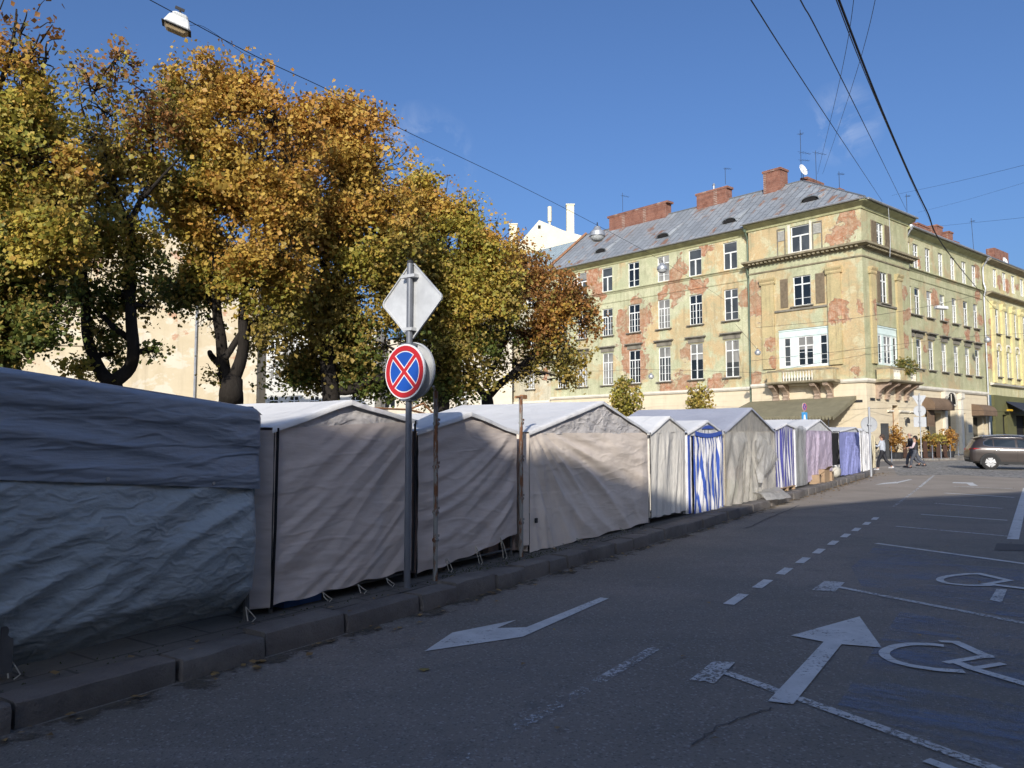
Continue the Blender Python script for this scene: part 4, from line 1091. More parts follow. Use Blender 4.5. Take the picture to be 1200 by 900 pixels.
def eyelid(s, t, w=.75, h=.42):
    p = on_roof(s, t); mb = MB(); n = 12; out = []
    bk = on_roof(s, t + .32) - p
    fl = Vector((NL.x, NL.y, 0)); dd = Vector((DL.x, DL.y, 0))
    front = [p + dd * (w * (2 * k / n - 1)) + Vector((0, 0, h * math.sqrt(max(0, 1 - (2 * k / n - 1) ** 2)))) for k in range(n + 1)]
    rear = [on_roof(s, t + .34) + dd * (w * 1.2 * (2 * k / n - 1)) for k in range(n + 1)]
    front = [q + fl * .02 for q in front]
    vs = front + rear; mb.add(vs, [(k, k + 1, n + 2 + k, n + 1 + k) for k in range(n)], 0, [(q.dot(dd), q.z) for q in vs])
    ed = MB(); ed.tube([q + fl * .03 for q in front], .05, 6)
    o = mb.build('dormer', M_ROOF, rf, recalc=False)
    ed.build('dormer_rim', M_ROOF, o)
    mb = MB(); m = n + 1; a = [q + fl * .0 for q in front]
    base = [p + dd * (w * (2 * k / n - 1)) - Vector((0, 0, .05)) for k in range(n + 1)]; a = [p + dd * (.78 * w * (2 * k / n - 1)) + Vector((0, 0, .82 * h * math.sqrt(max(0, 1 - (2 * k / n - 1) ** 2)))) + fl * .04 for k in range(n + 1)]; base = [p + dd * (.78 * w * (2 * k / n - 1)) + fl * .04 for k in range(n + 1)]
    mb.add(a + base, [(k, k + 1, n + 2 + k, n + 1 + k) for k in range(n)]); mb.build('dormer_window', M_DARK, o)
for s, t in ((26.0, .22), (18.6, .24), (11.6, .22)): eyelid(s, t)
p = Vector(FT.pt(4.2, .62, 18.96)).lerp(Vector(LR(4.2, 4.3, 22.2)), .3)
_keep = on_roof
def on_roof(s, t, off=0.0): return Vector(FT.pt(s, .62, 18.96)).lerp(Vector(LR(s, 4.3, 22.4)), t)
eyelid(4.3, .3, .8, .42)
on_roof = _keep
def chimney(a0, a1, b, dp, z0, z1, parent=None, pots=0):
    mb = MB(); P = [LR(a0, b, 0), LR(a1, b, 0), LR(a1, b + dp, 0), LR(a0, b + dp, 0)]
    q = [(x, y) for x, y, _ in P]; q = q if True else q
    cx = sum(x for x, y in q) / 4; cy = sum(y for x, y in q) / 4
    mb.hexa([(x, y, z0) for x, y in q] + [(x, y, z1 - .2) for x, y in q])
    g2 = [(cx + (x - cx) * 1.06 + (x - cx) / max(.01, math.hypot(x - cx, y - cy)) * .05, cy + (y - cy) * 1.06 + (y - cy) / max(.01, math.hypot(x - cx, y - cy)) * .05) for x, y in q]
    mb.hexa([(x, y, z1 - .2) for x, y in g2] + [(x, y, z1) for x, y in g2])
    o = mb.build('chimney', M_BRICK, parent or rf)
    for k in range(pots):
        t = (k + .5) / pots; mb = MB(); mb.lathe([(.1, 0), (.1, .5), (.16, .55), (.02, .75)], (cx + (q[1][0] - q[0][0]) * (t - .5) * .8, cy + (q[1][1] - q[0][1]) * (t - .5) * .8, z1), 8); mb.build('chimney_pot', M_ZINC, o)
    return o
chimney(21.4, 28.6, 5.3, .9, 22.6, 24.9); chimney(14.6, 17.8, 5.3, .9, 22.6, 24.75, pots=1); chimney(9.1, 10.7, 5.0, 1.2, 22.6, 25.0)
chimney(7.6, 8.2, 6.8, 2.6, 21.5, 24.15)
for (s, w_, inn, z) in ((3.6, .7, 3.0, 21.5), (8.6, 2.2, 3.4, 21.4), (11.8, 3.0, 3.6, 21.4), (15.8, 2.0, 3.2, 21.5), (18.4, 2.6, 3.2, 21.4), (21.6, 1.4, 2.8, 21.7), (23.4, .9, 2.4, 21.3)):
    mb = MB(); FRm.box(mb, s, s + w_, -inn - .8, -inn, 18.6, z - .15); FRm.box(mb, s - .06, s + w_ + .06, -inn - .86, -inn + .06, z - .15, z)
    mb.build('chimney', M_BRICK, rf2)
# downpipes with hopper heads
for F, s, zt, m_ in ((FL, 9.35, 18.4, M_PIPE), (FRm, 8.0, 18.1, M_ZINC), (FRm, 24.1, 18.0, M_ZINC)):
    mb = MB(); mb.tube([F.pt(s, .62, zt + .35), F.pt(s, .55, zt + .05), F.pt(s, .18, zt - .55), F.pt(s, .14, zt - .9), F.pt(s, .14, 16), F.pt(s, .3, 15.3), F.pt(s, .14, 14.6), F.pt(s, .14, .1)], .075, 8)
    q = F.pt(s, .55, zt - .05); mb.lathe([(.09, 0), (.2, .28), (.2, .42)], q, 8)
    mb.build('downpipe', m_, cb)
# aerials and dish on the roof
def aerial(p, h, bars, label, cat='aerial', name='aerial', lean=0.0, group='television aerials on the roofs'):
    r_ = empty(name, p, 0, label, cat, group)
    mb = MB(); mb.tube([(0, 0, 0), (lean, 0, h)], .02, 6); mb.build('mast', M_IRON, r_)
    for (z, w_, a) in bars:
        mb = MB(); x = lean * z / h; d = Vector((math.cos(a), math.sin(a), 0)) * w_
        mb.tube([Vector((x, 0, z)) - d * .3, Vector((x, 0, z)) + d], .013, 5)
        nd = Vector((-d.y, d.x, 0)).normalized()
        for k in range(4): c = Vector((x, 0, z)) + d * (.1 + .28 * k); mb.tube([c - nd * (.3 - .05 * k), c + nd * (.3 - .05 * k)], .009, 5)
        mb.build('crossbar', M_IRON, r_)
    return r_
def BW(p): return Vector(p) + Vector((CORN.x, CORN.y, .1))
aerial(BW(LR(27.2, 5.8, 25.2)), 2.0, [(1.7, .9, .6)], 'small aerial on the long brick chimney of the grey roof')
aerial(BW(LR(15.0, 5.8, 25.1)), 1.6, [(1.5, .6, .2)], 'short bent aerial on the middle brick chimney')
aerial(BW(LR(7.9, 6.3, 23.4)), 4.9, [(4.6, .4, 1.0), (2.9, 1.1, .4), (2.2, .8, .2)], 'tall aerial mast with several crossbars beside the white dish')
aerial(BW(LR(7.0, 7.1, 23.0)), 3.4, [(3.2, 1.2, .4)], 'lower aerial mast with one long arm beside the white dish')
aerial(BW(FRm.pt(4.0, -3.2, 20.4)), 2.6, [(2.4, .5, .3)], 'thin aerial by the small chimney above the right front')
aerial(BW(FRm.pt(17.0, -3.5, 20.5)), 3.4, [(3.2, .4, .3)], 'aerial among the brick chimneys of the right wing')
ds = empty('satellite_dish', BW(LR(7.2, 5.4, 23.6)), 0, 'white round satellite dish on the ridge by the brick chimneys', 'satellite dish')
mb = MB(); prof = [(0.02, .16), (.25, .13), (.45, .05), (.52, 0), (.5, -.02), (.44, .02), (.25, .1), (.02, .13)]
mb.lathe(prof, (0, 0, 0), 20, axis='Y'); mb.build('dish', plain('dish_white', (.7, .7, .68), .4, .1), ds, (0, 0, .75), (R(-15), 0, R(35)), smooth=True)
mb = MB(); mb.tube([(0, .12, 0), (0, .12, .6), (0, .1, .75)], .03, 6); mb.tube([(0, -.05, .6), (.25, -.5, .55)], .018, 5); mb.build('arm', M_IRON, ds)

# plant growing on the right balcony is added with the other plants
# ------------------------------------------------------------------ the yellow house next door
nb = empty('apartment_building', (CORN.x + DR.x * 24.3, CORN.y + DR.y * 24.3, .1), 0, 'yellow house with pilasters and arched windows right of the green corner house', 'building')
FN = Fr(NR * -0.1 - DR * 24.3, DR, NR, True)
cols = [26.6, 29.1, 31.5, 34.0, 36.5, 39.0]
holes = []
for b in cols:
    holes += [(b - .5, b + .5, 15.75, 17.55), (b - .5, b + .5, 11.3, 13.7), (b - .45, b + .45, 7.2, 9.7)]
mb = MB(); FN.wall(mb, 24.32, 46, 5.4, 18.2, holes); FN.box(mb, 24.32, 24.34, -.4, -.002, 5.4, 18.2); mb.build('wall', M_FAC_N, nb)
for b in cols:
    window(nb, FN, b - .5, b + .5, 15.75, 17.55, style='old', sill=False); window(nb, FN, b - .5, b + .5, 11.3, 13.7, style='tall'); window(nb, FN, b - .45, b + .45, 7.2, 9.7, style='tall', curtain=False)
    n = 10; r = .55; mb = MB()
    for k in range(n):
        a0, a1 = math.pi * k / n, math.pi * (k + 1) / n
        q = lambda rr, a, o: FN.pt(b + rr * math.cos(a), o, 9.7 + rr * math.sin(a))
        mb.hexa([q(r, a0, .003), q(r, a1, .003), q(r + .16, a1, .003), q(r + .16, a0, .003), q(r, a0, .12), q(r, a1, .12), q(r + .16, a1, .12), q(r + .16, a0, .12)])
    mb.build('window_arch', M_CREAMTRIM, nb)
M_YPIL = plain('yellow_pilaster', (0.64, 0.55, 0.27), .85, .15, 2)
for i, b in enumerate([25.35] + [c + 1.25 for c in cols]):
    mb = MB(); FN.box(mb, b - .35, b + .35, .0, .18, 6.6, 13.6); FN.profile(mb, b - .45, b + .45, [(0, 13.6), (.22, 13.6), (.3, 13.8), (.26, 14.0), (.4, 14.25), (0, 14.25)]); mb.build('pilaster', M_YPIL, nb)
mb = MB(); FN.profile(mb, 24.2, 46, [(0.004, 14.7), (.1, 14.8), (.5, 14.95), (.56, 15.05), (.004, 15.15)]); FN.profile(mb, 24.2, 46, [(0.004, 17.8), (.1, 17.85), (.55, 18.05), (.6, 18.2), (.004, 18.2)]); mb.build('cornice', M_CORN, nb)
mb = MB(); FN.profile(mb, 24.2, 46, [(0.004, 6.3), (.3, 6.35), (.4, 6.5), (.004, 6.55)]); mb.build('ledge', M_CREAMTRIM, nb)
M_DGREEN = plain('olive_shopfront', (0.125, 0.12, 0.05), .6, .15, 1.5)
mb = MB(); FN.wall(mb, 24.32, 46, 0, 5.4, [(27.0, 28.2, 0.05, 3.6), (30.6, 33.5, .05, 3.6), (36, 38, .05, 3.6)], reveal=.3); FN.box(mb, 24.36, 26.2, .002, .25, 0, 5.39); mb.build('shop_front', M_DGREEN, nb)
mb = MB(); FN.box(mb, 26.9, 28.3, -.36, -.28, 0, 3.7); FN.box(mb, 30.5, 33.6, -.36, -.28, 0, 3.7); FN.box(mb, 35.9, 38.1, -.36, -.28, 0, 3.7); mb.build('shop_window', M_DARK, nb)
mb = MB(); P = [FN.pt(28.0, .02, 4.9), FN.pt(34, .02, 4.9), FN.pt(34, 1.6, 3.9), FN.pt(28, 1.6, 3.9)]; mb.hexa([(x, y, z - .06) for x, y, z in P] + P); FN.box(mb, 28, 34, 1.57, 1.6, 3.6, 3.85); mb.build('awning', fabric('navy_awning', (.03, .035, .05), .8), nb)
mb = MB(); FN.box(mb, 27.2, 28.2, .3, .5, 3.95, 4.12); FN.box(mb, 29.8, 30.9, 1.62, 1.68, 4.05, 4.25); mb.build('sign_board', plain('yellow_sign', (.6, .36, .03), .5), nb)
mb = MB(); roof_quad(mb, FN, [FN.pt(24.2, .62, 18.28), FN.pt(46, .62, 18.28), FN.pt(46, -5, 20.6), FN.pt(24.2, -5, 20.6)]); rf3 = mb.build('roof', M_ROOF, nb, recalc=False)
for (s, w_, inn, z) in ((26.0, 1.3, 3.2, 20.9), (33.6, 4.0, 2.2, 21.2), (29.2, 1.0, 4, 21)):
    mb = MB(); FN.box(mb, s, s + w_, -inn - .8, -inn, 18.6, z); mb.build('chimney', M_BRICK, rf3)
ap = empty('satellite_dish', Vector(FN.pt(31.5, -.6, 18.6)) + nb.location, 0, 'white satellite dish at the eaves of the yellow house', 'satellite dish')
mb = MB(); mb.lathe([(a * .75, b * .75) for a, b in prof], (0, 0, 0), 18, axis='Y'); mb.build('dish', bpy.data.materials['dish_white'], ap, (0, 0, .6), (R(-15), 0, R(30)), smooth=True)
mb = MB(); mb.tube([(0, .1, 0), (0, .1, .6)], .03, 6); mb.build('arm', M_IRON, ap)
aerial(Vector(FN.pt(29.2, -2.6, 19.4)) + nb.location, 4.2, [(3.9, .4, .3)], 'tall leaning pole aerial above the yellow house', lean=-.15)

# ------------------------------------------------------------------ the house left of it, under the pale blue roof
pb = empty('apartment_building', (CORN.x + DL.x * 32.3, CORN.y + DL.y * 32.3, .1), 0, 'pale plastered house with pale blue metal roof, half hidden behind the trees', 'building')
FP = Fr(-NL * .5 - DL * 32.3, DL, NL)
cols = [35.3, 38.5, 41.6, 44.8, 48]
holes = []
for b in cols: holes += [(b - .6, b + .6, z, z + 2.6) for z in (6.6, 11.2)] + [(b - .6, b + .6, 15.5, 17.7)] + [(b - .7, b + .7, 1, 3.4)]
mb = MB(); FP.wall(mb, 32.3, 52, 0, 18.6, holes); FP.box(mb, 51.9, 52, -6, -.01, 0, 18.6)
mb.build('wall', facade_mat('pale_plaster', ((.58, .52, .38), (.62, .57, .42)), (.6, .48, .3), [(33, 8, .5)], [], .64), pb)
for b in cols:
    for z in (6.6, 11.2): window(pb, FP, b - .6, b + .6, z, z + 2.6, style='multi', hood=(z < 10))
    window(pb, FP, b - .6, b + .6, 15.5, 17.7, style='old'); window(pb, FP, b - .7, b + .7, 1, 3.4, style='old', sill=False)
mb = MB(); FP.profile(mb, 32.4, 52, [(0.004, 18.2), (.1, 18.3), (.5, 18.5), (.55, 18.62), (.004, 18.62)]); FP.profile(mb, 32.4, 52, [(0.004, 5.0), (.15, 5.1), (.15, 5.3), (.004, 5.35)]); mb.build('cornice', M_CREAMTRIM, pb)
mb = MB()
def LRp(a, b, z): q = DL * (a - 32.3) + DR * b; return (q.x, q.y, z)
roof_quad(mb, FP, [FP.pt(32.5, .62, 18.7), FP.pt(52, .62, 18.7), LRp(52, 5.5, 23.2), LRp(32.5, 5.5, 23.2)]); roof_quad(mb, FP, [LRp(52, 5.5, 23.2), LRp(32.5, 5.5, 23.2), LRp(32.5, 12, 18.7), LRp(52, 12, 18.7)]); prf = mb.build('roof', M_ROOF2, pb, recalc=False)
mb = MB(); q = Vector(FP.pt(33.9, -.5, 19.6)); mb.lathe([(.45, -.25), (.45, .1), (.38, .34), (.2, .46), (.02, .5)], (q.x, q.y, q.z), 12); mb.build('dormer', M_ROOF2, prf, smooth='auto')

# ------------------------------------------------------------------ white gabled house far behind
wb = empty('gabled_house', (6.0, 112, .1), 0, 'white gabled house with tall white chimneys behind the pale blue roof', 'building')
M_WHITEW = plain('white_render', (.68, .62, .45), .85, .08, .6)
def gx(x, y, Y=110): q = at(x, y, Y); return (q.x - 6.0, q.z - .1)
prof = [gx(602, 300), gx(604, 290), gx(632, 258), gx(660, 270), gx(692, 279), gx(700, 300)]
prof = [(prof[0][0], 0)] + prof + [(prof[-1][0], 0)]
n = len(prof); mb = MB(); vs = [(x, -2, z) for x, z in prof] + [(x, 10, z) for x, z in prof]
mb.add(vs, [tuple(range(n)), tuple(range(2 * n - 1, n - 1, -1))] + [(i, (i + 1) % n, n + (i + 1) % n, n + i) for i in range(n)]); wl = mb.build('wall', M_WHITEW, wb)
for (xa, xb, yt, yb) in ((597, 606, 263, 300), (664, 673, 240, 290)):
    a = gx(xa, yt); b = gx(xb, yb); mb = MB(); mb.box(((a[0] + b[0]) / 2, -1.4, (a[1] + b[1]) / 2), (b[0] - a[0], 1.1, a[1] - b[1])); mb.box(((a[0] + b[0]) / 2, -1.4, a[1] + .08), (b[0] - a[0] + .2, 1.3, .16)); mb.build('chimney', M_WHITEW, wb)
a = gx(644.5, 240); b = gx(644.5, 262); mb = MB(); mb.lathe([(.16, 0), (.16, .6), (.3, .6), (.3, a[1] - b[1]), (.05, a[1] - b[1] + .1)], (a[0], -1, b[1]), 10); mb.build('flue', M_WHITEW, wb)
a = gx(632, 266); mb = MB(); mb.box((a[0], -2.03, a[1]), (.4, .05, .5)); mb.build('window', M_DARK, wb)

# ------------------------------------------------------------------ the long blank wall on the far side of the square
bw = empty('blank_wall_building', (-24, 47, .1), 0, 'tall blank beige end wall with flaking plaster behind the left trees', 'building')
def blank_mat():
    m, g = new_mat('blank_wall')
    p = g.obj
    big = g.noise(p, 0.28, 6, 0.62, .6)
    c = g.mix(g.ramp(big, 0.35, 0.65), (0.47, 0.385, 0.25), (0.565, 0.48, 0.335))
    pt = g.noise(g.map(p, (1, 1, 1.7)), 0.45, 6, 0.6, .4)
    c = g.mix(g.ramp(pt, 0.52, 0.56, 0, 0.75), c, (0.59, 0.53, 0.42))
    b = g.noise(p, 0.38, 6, 0.65, .2)
    c = g.mix(g.ramp(b, 0.61, 0.63, 0, 0.75), c, (0.42, 0.22, 0.13))
    st = g.noise(g.map(p, (1.2, 1, .14)), 1.1, 5, 0.65)
    c = g.mix(g.ramp(st, 0.53, 0.72, 0, 0.35), c, (0.26, 0.2, 0.14))
    g.out(g.bsdf(c, 0.9, g.bump(g.noise(p, 4, 6, .7), .4, .04), .15)); return m
M_BLANK = blank_mat()
pa, pbv = at(-420, 480, 42), at(300, 480, 50)
dW = Vector((pbv.x - pa.x, pbv.y - pa.y)); LW = dW.length; dW.normalize(); nW = Vector((dW.y, -dW.x))
FW = Fr((pa.x + 24, pa.y - 47), dW, nW)
mb = MB()
tops = [(0, 15.2), (LW * .42, 15.0), (LW * .42, 15.6), (LW * .66, 15.2), (LW * .8, 15.0), (LW * .8, 14.6), (LW, 14.2)]
outl = [(0, 0)] + tops + [(LW, 0)]
n = len(outl); vs = [FW.pt(s, 0, z) for s, z in outl] + [FW.pt(s, -9, z) for s, z in outl]
mb.add(vs, [tuple(range(n)), tuple(range(2 * n - 1, n - 1, -1))] + [(i, (i + 1) % n, n + (i + 1) % n, n + i) for i in range(n)])
mb.build('wall', M_BLANK, bw)
mb = MB(); FW.box(mb, LW * .25, LW * .75, 0.0, .12, 7.2, 7.4); mb.build('ledge', M_BLANK, bw)
mb = MB()
for s in (LW - 3.8, LW - 14.3): mb.tube([FW.pt(s, .12, 0), FW.pt(s, .12, 14)], .07, 6)
mb.build('downpipe', M_ZINC, bw)
mb = MB(); FW.box(mb, 0, LW, -4, .15, 15.21, 15.4) if False else None
# white block with windows seen through the trees
lb = empty('apartment_building', (at(316, 470, 78).x, 78, .1), 0, 'small white apartment block glimpsed under the trees beside the blank wall', 'building')
FB = Fr((-3.2, 0), (1, 0), (0, -1))
holes = [(1.0 + 2.1 * i, 2.0 + 2.1 * i, z, z + 1.5) for i in range(6) for z in (1, 4.2, 7.4, 10.4)]
mb = MB(); FB.wall(mb, 0, 14, 0, 13, holes); FB.box(mb, 0, 14, -8, -.3, 0, 13); mb.build('wall', plain('white_block', (.6, .58, .52), .85, .08, .8), lb)
for h in holes: window(lb, FB, *h, style='old', sill=False)
# pale block behind the middle trees
kb = empty('apartment_building', (at(470, 470, 82).x, 82, .1), 0, 'pale cream block behind the middle trees above the stall roofs', 'building')
FB2 = Fr((-8, 0), (1, 0), (0, -1))
holes = [(1.0 + 2.6 * i, 2.2 + 2.6 * i, z, z + 1.8) for i in range(7) for z in (1, 4.6, 8.2)]
mb = MB(); FB2.wall(mb, 0, 20, 0, 12, holes); FB2.box(mb, 0, 20, -8, -.3, 0, 12); mb.build('wall', plain('cream_block', (.56, .5, .4), .85, .1, .8), kb)
for h in holes: window(kb, FB2, *h, style='old', sill=False)

# ------------------------------------------------------------------ the houses behind the photographer whose shadows lie on the street
M_SH = plain('pale_render', (.76, .62, .44), .9, .06)
sd = Vector((math.sin(R(58)), math.cos(R(58)))); sn = Vector((sd.y, -sd.x))
org = Vector((2.0, -9.0)) + sn * 2.0
hb = empty('town_house', (org.x, org.y, 0), 0, 'pale rendered town house behind the viewpoint whose roofline shades the street', 'building')
FH = Fr((0, 0), sd, -sn)
def skyline(P):                              # where the sun ray through a point of the shadow edge meets the front of the house
    l = (org - P.xy).dot(sn) / SUN.xy.dot(sn); q = P + SUN * l
    return ((q.xy - org).dot(sd), q.z)
def onv(x, y, v=5.15):
    r = ray(x, y); return Vector((0, 0, CAM_H)) + r * (v / (r.x * VX + r.y * VY))
def onz(x, y, z): return gp(x, y, z)
sky_pts = [skyline(p) for p in (gp(1185, 577), gp(1050, 584), gp(900, 597), onv(805, 590), onv(762, 572), onv(700, 550), onv(640, 530), onv(605, 532), onv(560, 524), onv(545, 520), onv(552, 511), onv(555, 501), onv(553, 490), onz(382, 474, 1.88))]
s0_, z0_ = sky_pts[0]; s1_, z1_ = sky_pts[-1]
top = [(34, z0_)] + sky_pts + [(s1_ - 4, z1_ + .1), (-26, z1_ + .6)]
outl = [(-26, 0), (34, 0)] + top
n = len(outl); mb = MB()
vs = [FH.pt(s, 0, z) for s, z in outl] + [FH.pt(s, -9, z) for s, z in outl]
mb.add(vs, [tuple(range(n)), tuple(range(2 * n - 1, n - 1, -1))] + [(i, (i + 1) % n, n + (i + 1) % n, n + i) for i in range(n)])
mb.build('wall', M_SH, hb)
for s in range(-24, 32, 3):
    for z in (1, 4.4, 7.4):
        mb = MB(); FH.box(mb, s, s + 1.2, .003, .06, z, z + 1.9); mb.build('window', M_GLASS, hb)
# house on the right of the street, outside the picture, that shades the foot of the right front
q = CORN + DR * 14.3; L = 38.0
sx = q.x + SUN.x / math.cos(SUN_E) * L; sy = q.y + SUN.y / math.cos(SUN_E) * L
zz = 4.2 + L * math.tan(SUN_E)
rb = empty('town_house', (sx, sy, 0), 0, 'tall house across the crossing, right of the picture, that shades the shop fronts', 'building')
mb = MB(); mb.box((9, -5, zz / 2), (18, 10, zz)); mb.build('wall', M_SH, rb)
mb = MB(); mb.box((9, -5, zz + .1), (18.4, 10.4, .2)); mb.build('roof', M_ROOF, rb)

# ================================================================== MARKET STALLS
GZ = 0.145
def cloth(name, root, mat, fn, na, nb, wr=None, nrm=(0, -1, 0), parent=None, uvs=None, hem=0.0):
    vs = []; uv = []
    N = Vector(nrm)
    for j in range(nb + 1):
        for i in range(na + 1):
            a, b = i / na, j / nb
            p = Vector(fn(a, b)); d = wr(a, b, p) if wr else 0.0
            vs.append(p + N * d); uv.append(uvs(a, b, p) if uvs else (p.x + p.y, p.z))
    fs = [(j * (na + 1) + i, j * (na + 1) + i + 1, (j + 1) * (na + 1) + i + 1, (j + 1) * (na + 1) + i) for j in range(nb) for i in range(na)]
    me = bpy.data.meshes.new(name); me.from_pydata([tuple(v) for v in vs], [], fs); me.materials.append(mat)
    ul = me.uv_layers.new(name='UVMap'); li = np.zeros(len(me.loops), dtype=np.int32); me.loops.foreach_get('vertex_index', li)
    ul.data.foreach_set('uv', np.array(uv, dtype=np.float32)[li].ravel())
    me.polygons.foreach_set('use_smooth', [True] * len(fs)); me.update()
    return link(name, me, parent or root)

def folds(seed, th, amp, sag=0.0, xc=1.0, l1=(0.8, 3.6), fan=None, edge=True, fine=1.0):
    c, s = math.cos(th), math.sin(th)
    def f(a, b, p):
        x, z = p.x, p.z - sag * (p.x - xc) ** 2
        if fan:                                # folds that radiate from a fixed corner
            dx, dz = p.x - fan[0], p.z - fan[1]; r = math.hypot(dx, dz); an = math.atan2(dz, dx)
            q = Vector((r * .55, an * fan[2], seed)); q2 = Vector((r * 1.2, an * fan[2] * 2.6, seed + 3)); k = min(1, r / .5)
        else:
            q = Vector(((x * c + z * s) * l1[0], (-x * s + z * c) * l1[1], seed)); q2 = Vector(((x * c + z * s) * l1[0] * 2.2, (-x * s + z * c) * l1[1] * 2.8, seed + 7)); k = 1
        n1 = mnoise.noise(q); n2 = mnoise.noise(q2)
        w = mnoise.noise(Vector((x * .9, z * .9, seed + 11)))
        n3 = mnoise.noise(Vector((p.x * 9, p.z * 11, seed + 5)) + Vector((w * 3, 0, 0)))
        d = amp * 1.7 * k * ((1 - abs(n1) * 2.4) * .6 + n2 * .45 * (0.6 + w)) + amp * .08 * fine * n3
        if edge: d *= min(1.0, (1 - b) * 6 + .15) * min(1, a * 10 + .2, (1 - a) * 10 + .2)
        return d
    return f

M_TAUPE = fabric('taupe_canvas', (0.62, 0.535, 0.475), 0.85, 0.05, wr=.28, stretch=(.5, 1, 2.2), fine=5, turn=R(-30))
M_TAUPE2 = fabric('pale_taupe_canvas', (0.78, 0.675, 0.575), 0.85, 0.05, wr=.28, stretch=(.5, 1, 2), fine=5, turn=R(35))
M_TAUPED = fabric('dark_taupe_canvas', (0.36, 0.27, 0.235), 0.85, 0.08, wr=.3)
M_BLUEGREY = fabric('slate_tarpaulin', (0.30, 0.345, 0.37), 0.4, 0.10, wr=.42, stretch=(.8, 1, 1.6), fine=11, spec=.4, turn=R(-24))
M_BLUEGREY2 = fabric('slate_tarpaulin_flap', (0.23, 0.265, 0.32), 0.4, 0.08, wr=.55, stretch=(.5, 1, 2.2), fine=7, spec=.4, turn=R(10))
M_ROOFW = fabric('white_roof_tarpaulin', (0.68, 0.67, 0.65), 0.55, 0.05, wr=.35, fine=4)
M_ROOFG = fabric('grey_roof_tarpaulin', (0.36, 0.37, 0.42), 0.5, 0.08, wr=.3, fine=4)
M_GABLE = fabric('grey_white_canvas', (0.62, 0.58, 0.55), 0.7, 0.06, wr=.5, stretch=(1, 1, 2))
M_ECRU = fabric('ecru_canvas', (0.74, 0.70, 0.625), 0.85, 0.05, wr=.22, stretch=(2.0, 1, 1))
M_PURPLE = fabric('lilac_cloth', (0.46, 0.385, 0.47), 0.9, 0.07, wr=.6, fine=9)
M_PERI = fabric('periwinkle_cloth', (0.27, 0.29, 0.55), 0.85, 0.07, wr=.5, fine=8)
M_LACE = fabric('white_curtain', (0.74, 0.73, 0.72), 0.85, 0.06, wr=.6, stretch=(3, 3, .6), fine=6)
M_YCLOTH = fabric('cream_curtain', (0.62, 0.54, 0.36), 0.85, 0.08, wr=.6, stretch=(3, 3, .6), fine=6)
M_CORD = plain('pale_cord', (0.42, 0.39, 0.32), .8, .2, 20)
M_FRAME = plain('grey_tube', (0.10, 0.10, 0.10), .5, .25, 8)
M_BLACKCLOTH = fabric('black_cloth', (0.015, 0.015, 0.017), .9, .2)
def stripes_mat(name, col, period, duty, warp, ws=1.5):
    m, g = new_mat(name)
    sep = g.n('ShaderNodeSeparateXYZ'); g.set(sep.inputs[0], g.uv)
    low = g.ramp(sep.outputs[1], 1.5, 0.2, 0.15, 1.0)
    nz = g.noise(g.map(g.uv, (1.6, 0.8, 1)), ws, 3, 0.5)
    x = g.math('ADD', sep.outputs[0], g.math('MULTIPLY', g.math('MULTIPLY', g.math('SUBTRACT', nz, 0.5), warp), low))
    f = g.math('FRACT', g.math('MULTIPLY', x, 1 / period))
    k = g.math('LESS_THAN', f, duty)
    tone = g.noise(g.uv, 6, 4, .6)
    c = g.mix(k, (0.66, 0.65, 0.66), g.mix(tone, col, tuple(q * .75 for q in col)))
    h = g.noise(g.map(g.uv, (9, 1.5, 1)), 1.5, 4, .6)
    g.out(g.bsdf(c, 0.85, g.bump(h, .5, .03), .2))
    return m
M_STRIPE = stripes_mat('blue_striped_cloth', (0.06, 0.12, 0.47), 0.150, 0.46, 0.24)
M_STRIPE2 = stripes_mat('narrow_striped_cloth', (0.09, 0.09, 0.33), 0.17, 0.5, 0.05)
def plastic_mat(name, alpha, col=(0.62, 0.6, 0.55), lo=.3):
    m, g = new_mat(name)
    n = g.noise(g.map(g.obj, (1.5, 1.5, .8)), 2.2, 6, .65, .8)
    al = g.ramp(n, .35, .7, alpha - .18, alpha + .2)
    h = g.math('ABSOLUTE', g.math('SUBTRACT', g.noise(g.map(g.obj, (2.2, 2.2, .9)), 3, 5, .6, 1.6), .5))
    p = g.bsdf(g.mix(n, col, tuple(q * .8 for q in col)), 0.25, g.bump(h, .9, .06), .5)
    tl = g.n('ShaderNodeBsdfTranslucent'); tl.inputs[0].default_value = (*col, 1)
    m1 = g.n('ShaderNodeMixShader'); m1.inputs[0].default_value = .45; g.nt.links.new(p, m1.inputs[1]); g.nt.links.new(tl.outputs[0], m1.inputs[2])
    tr = g.n('ShaderNodeBsdfTransparent'); tr.inputs[0].default_value = (.93, .92, .88, 1)
    mx = g.n('ShaderNodeMixShader'); g.set(mx.inputs[0], al); g.nt.links.new(tr.outputs[0], mx.inputs[1]); g.nt.links.new(m1.outputs[0], mx.inputs[2])
    g.out(mx.outputs[0]); return m
M_PLASTIC = plastic_mat('clear_sheeting', .80, (0.92, 0.87, 0.78))
M_PLASTIC2 = plastic_mat('loose_clear_sheeting', .72, (.82, .80, .76))
M_PLASTIC3 = plastic_mat('grey_clear_sheeting', .76, (.72, .73, .73))

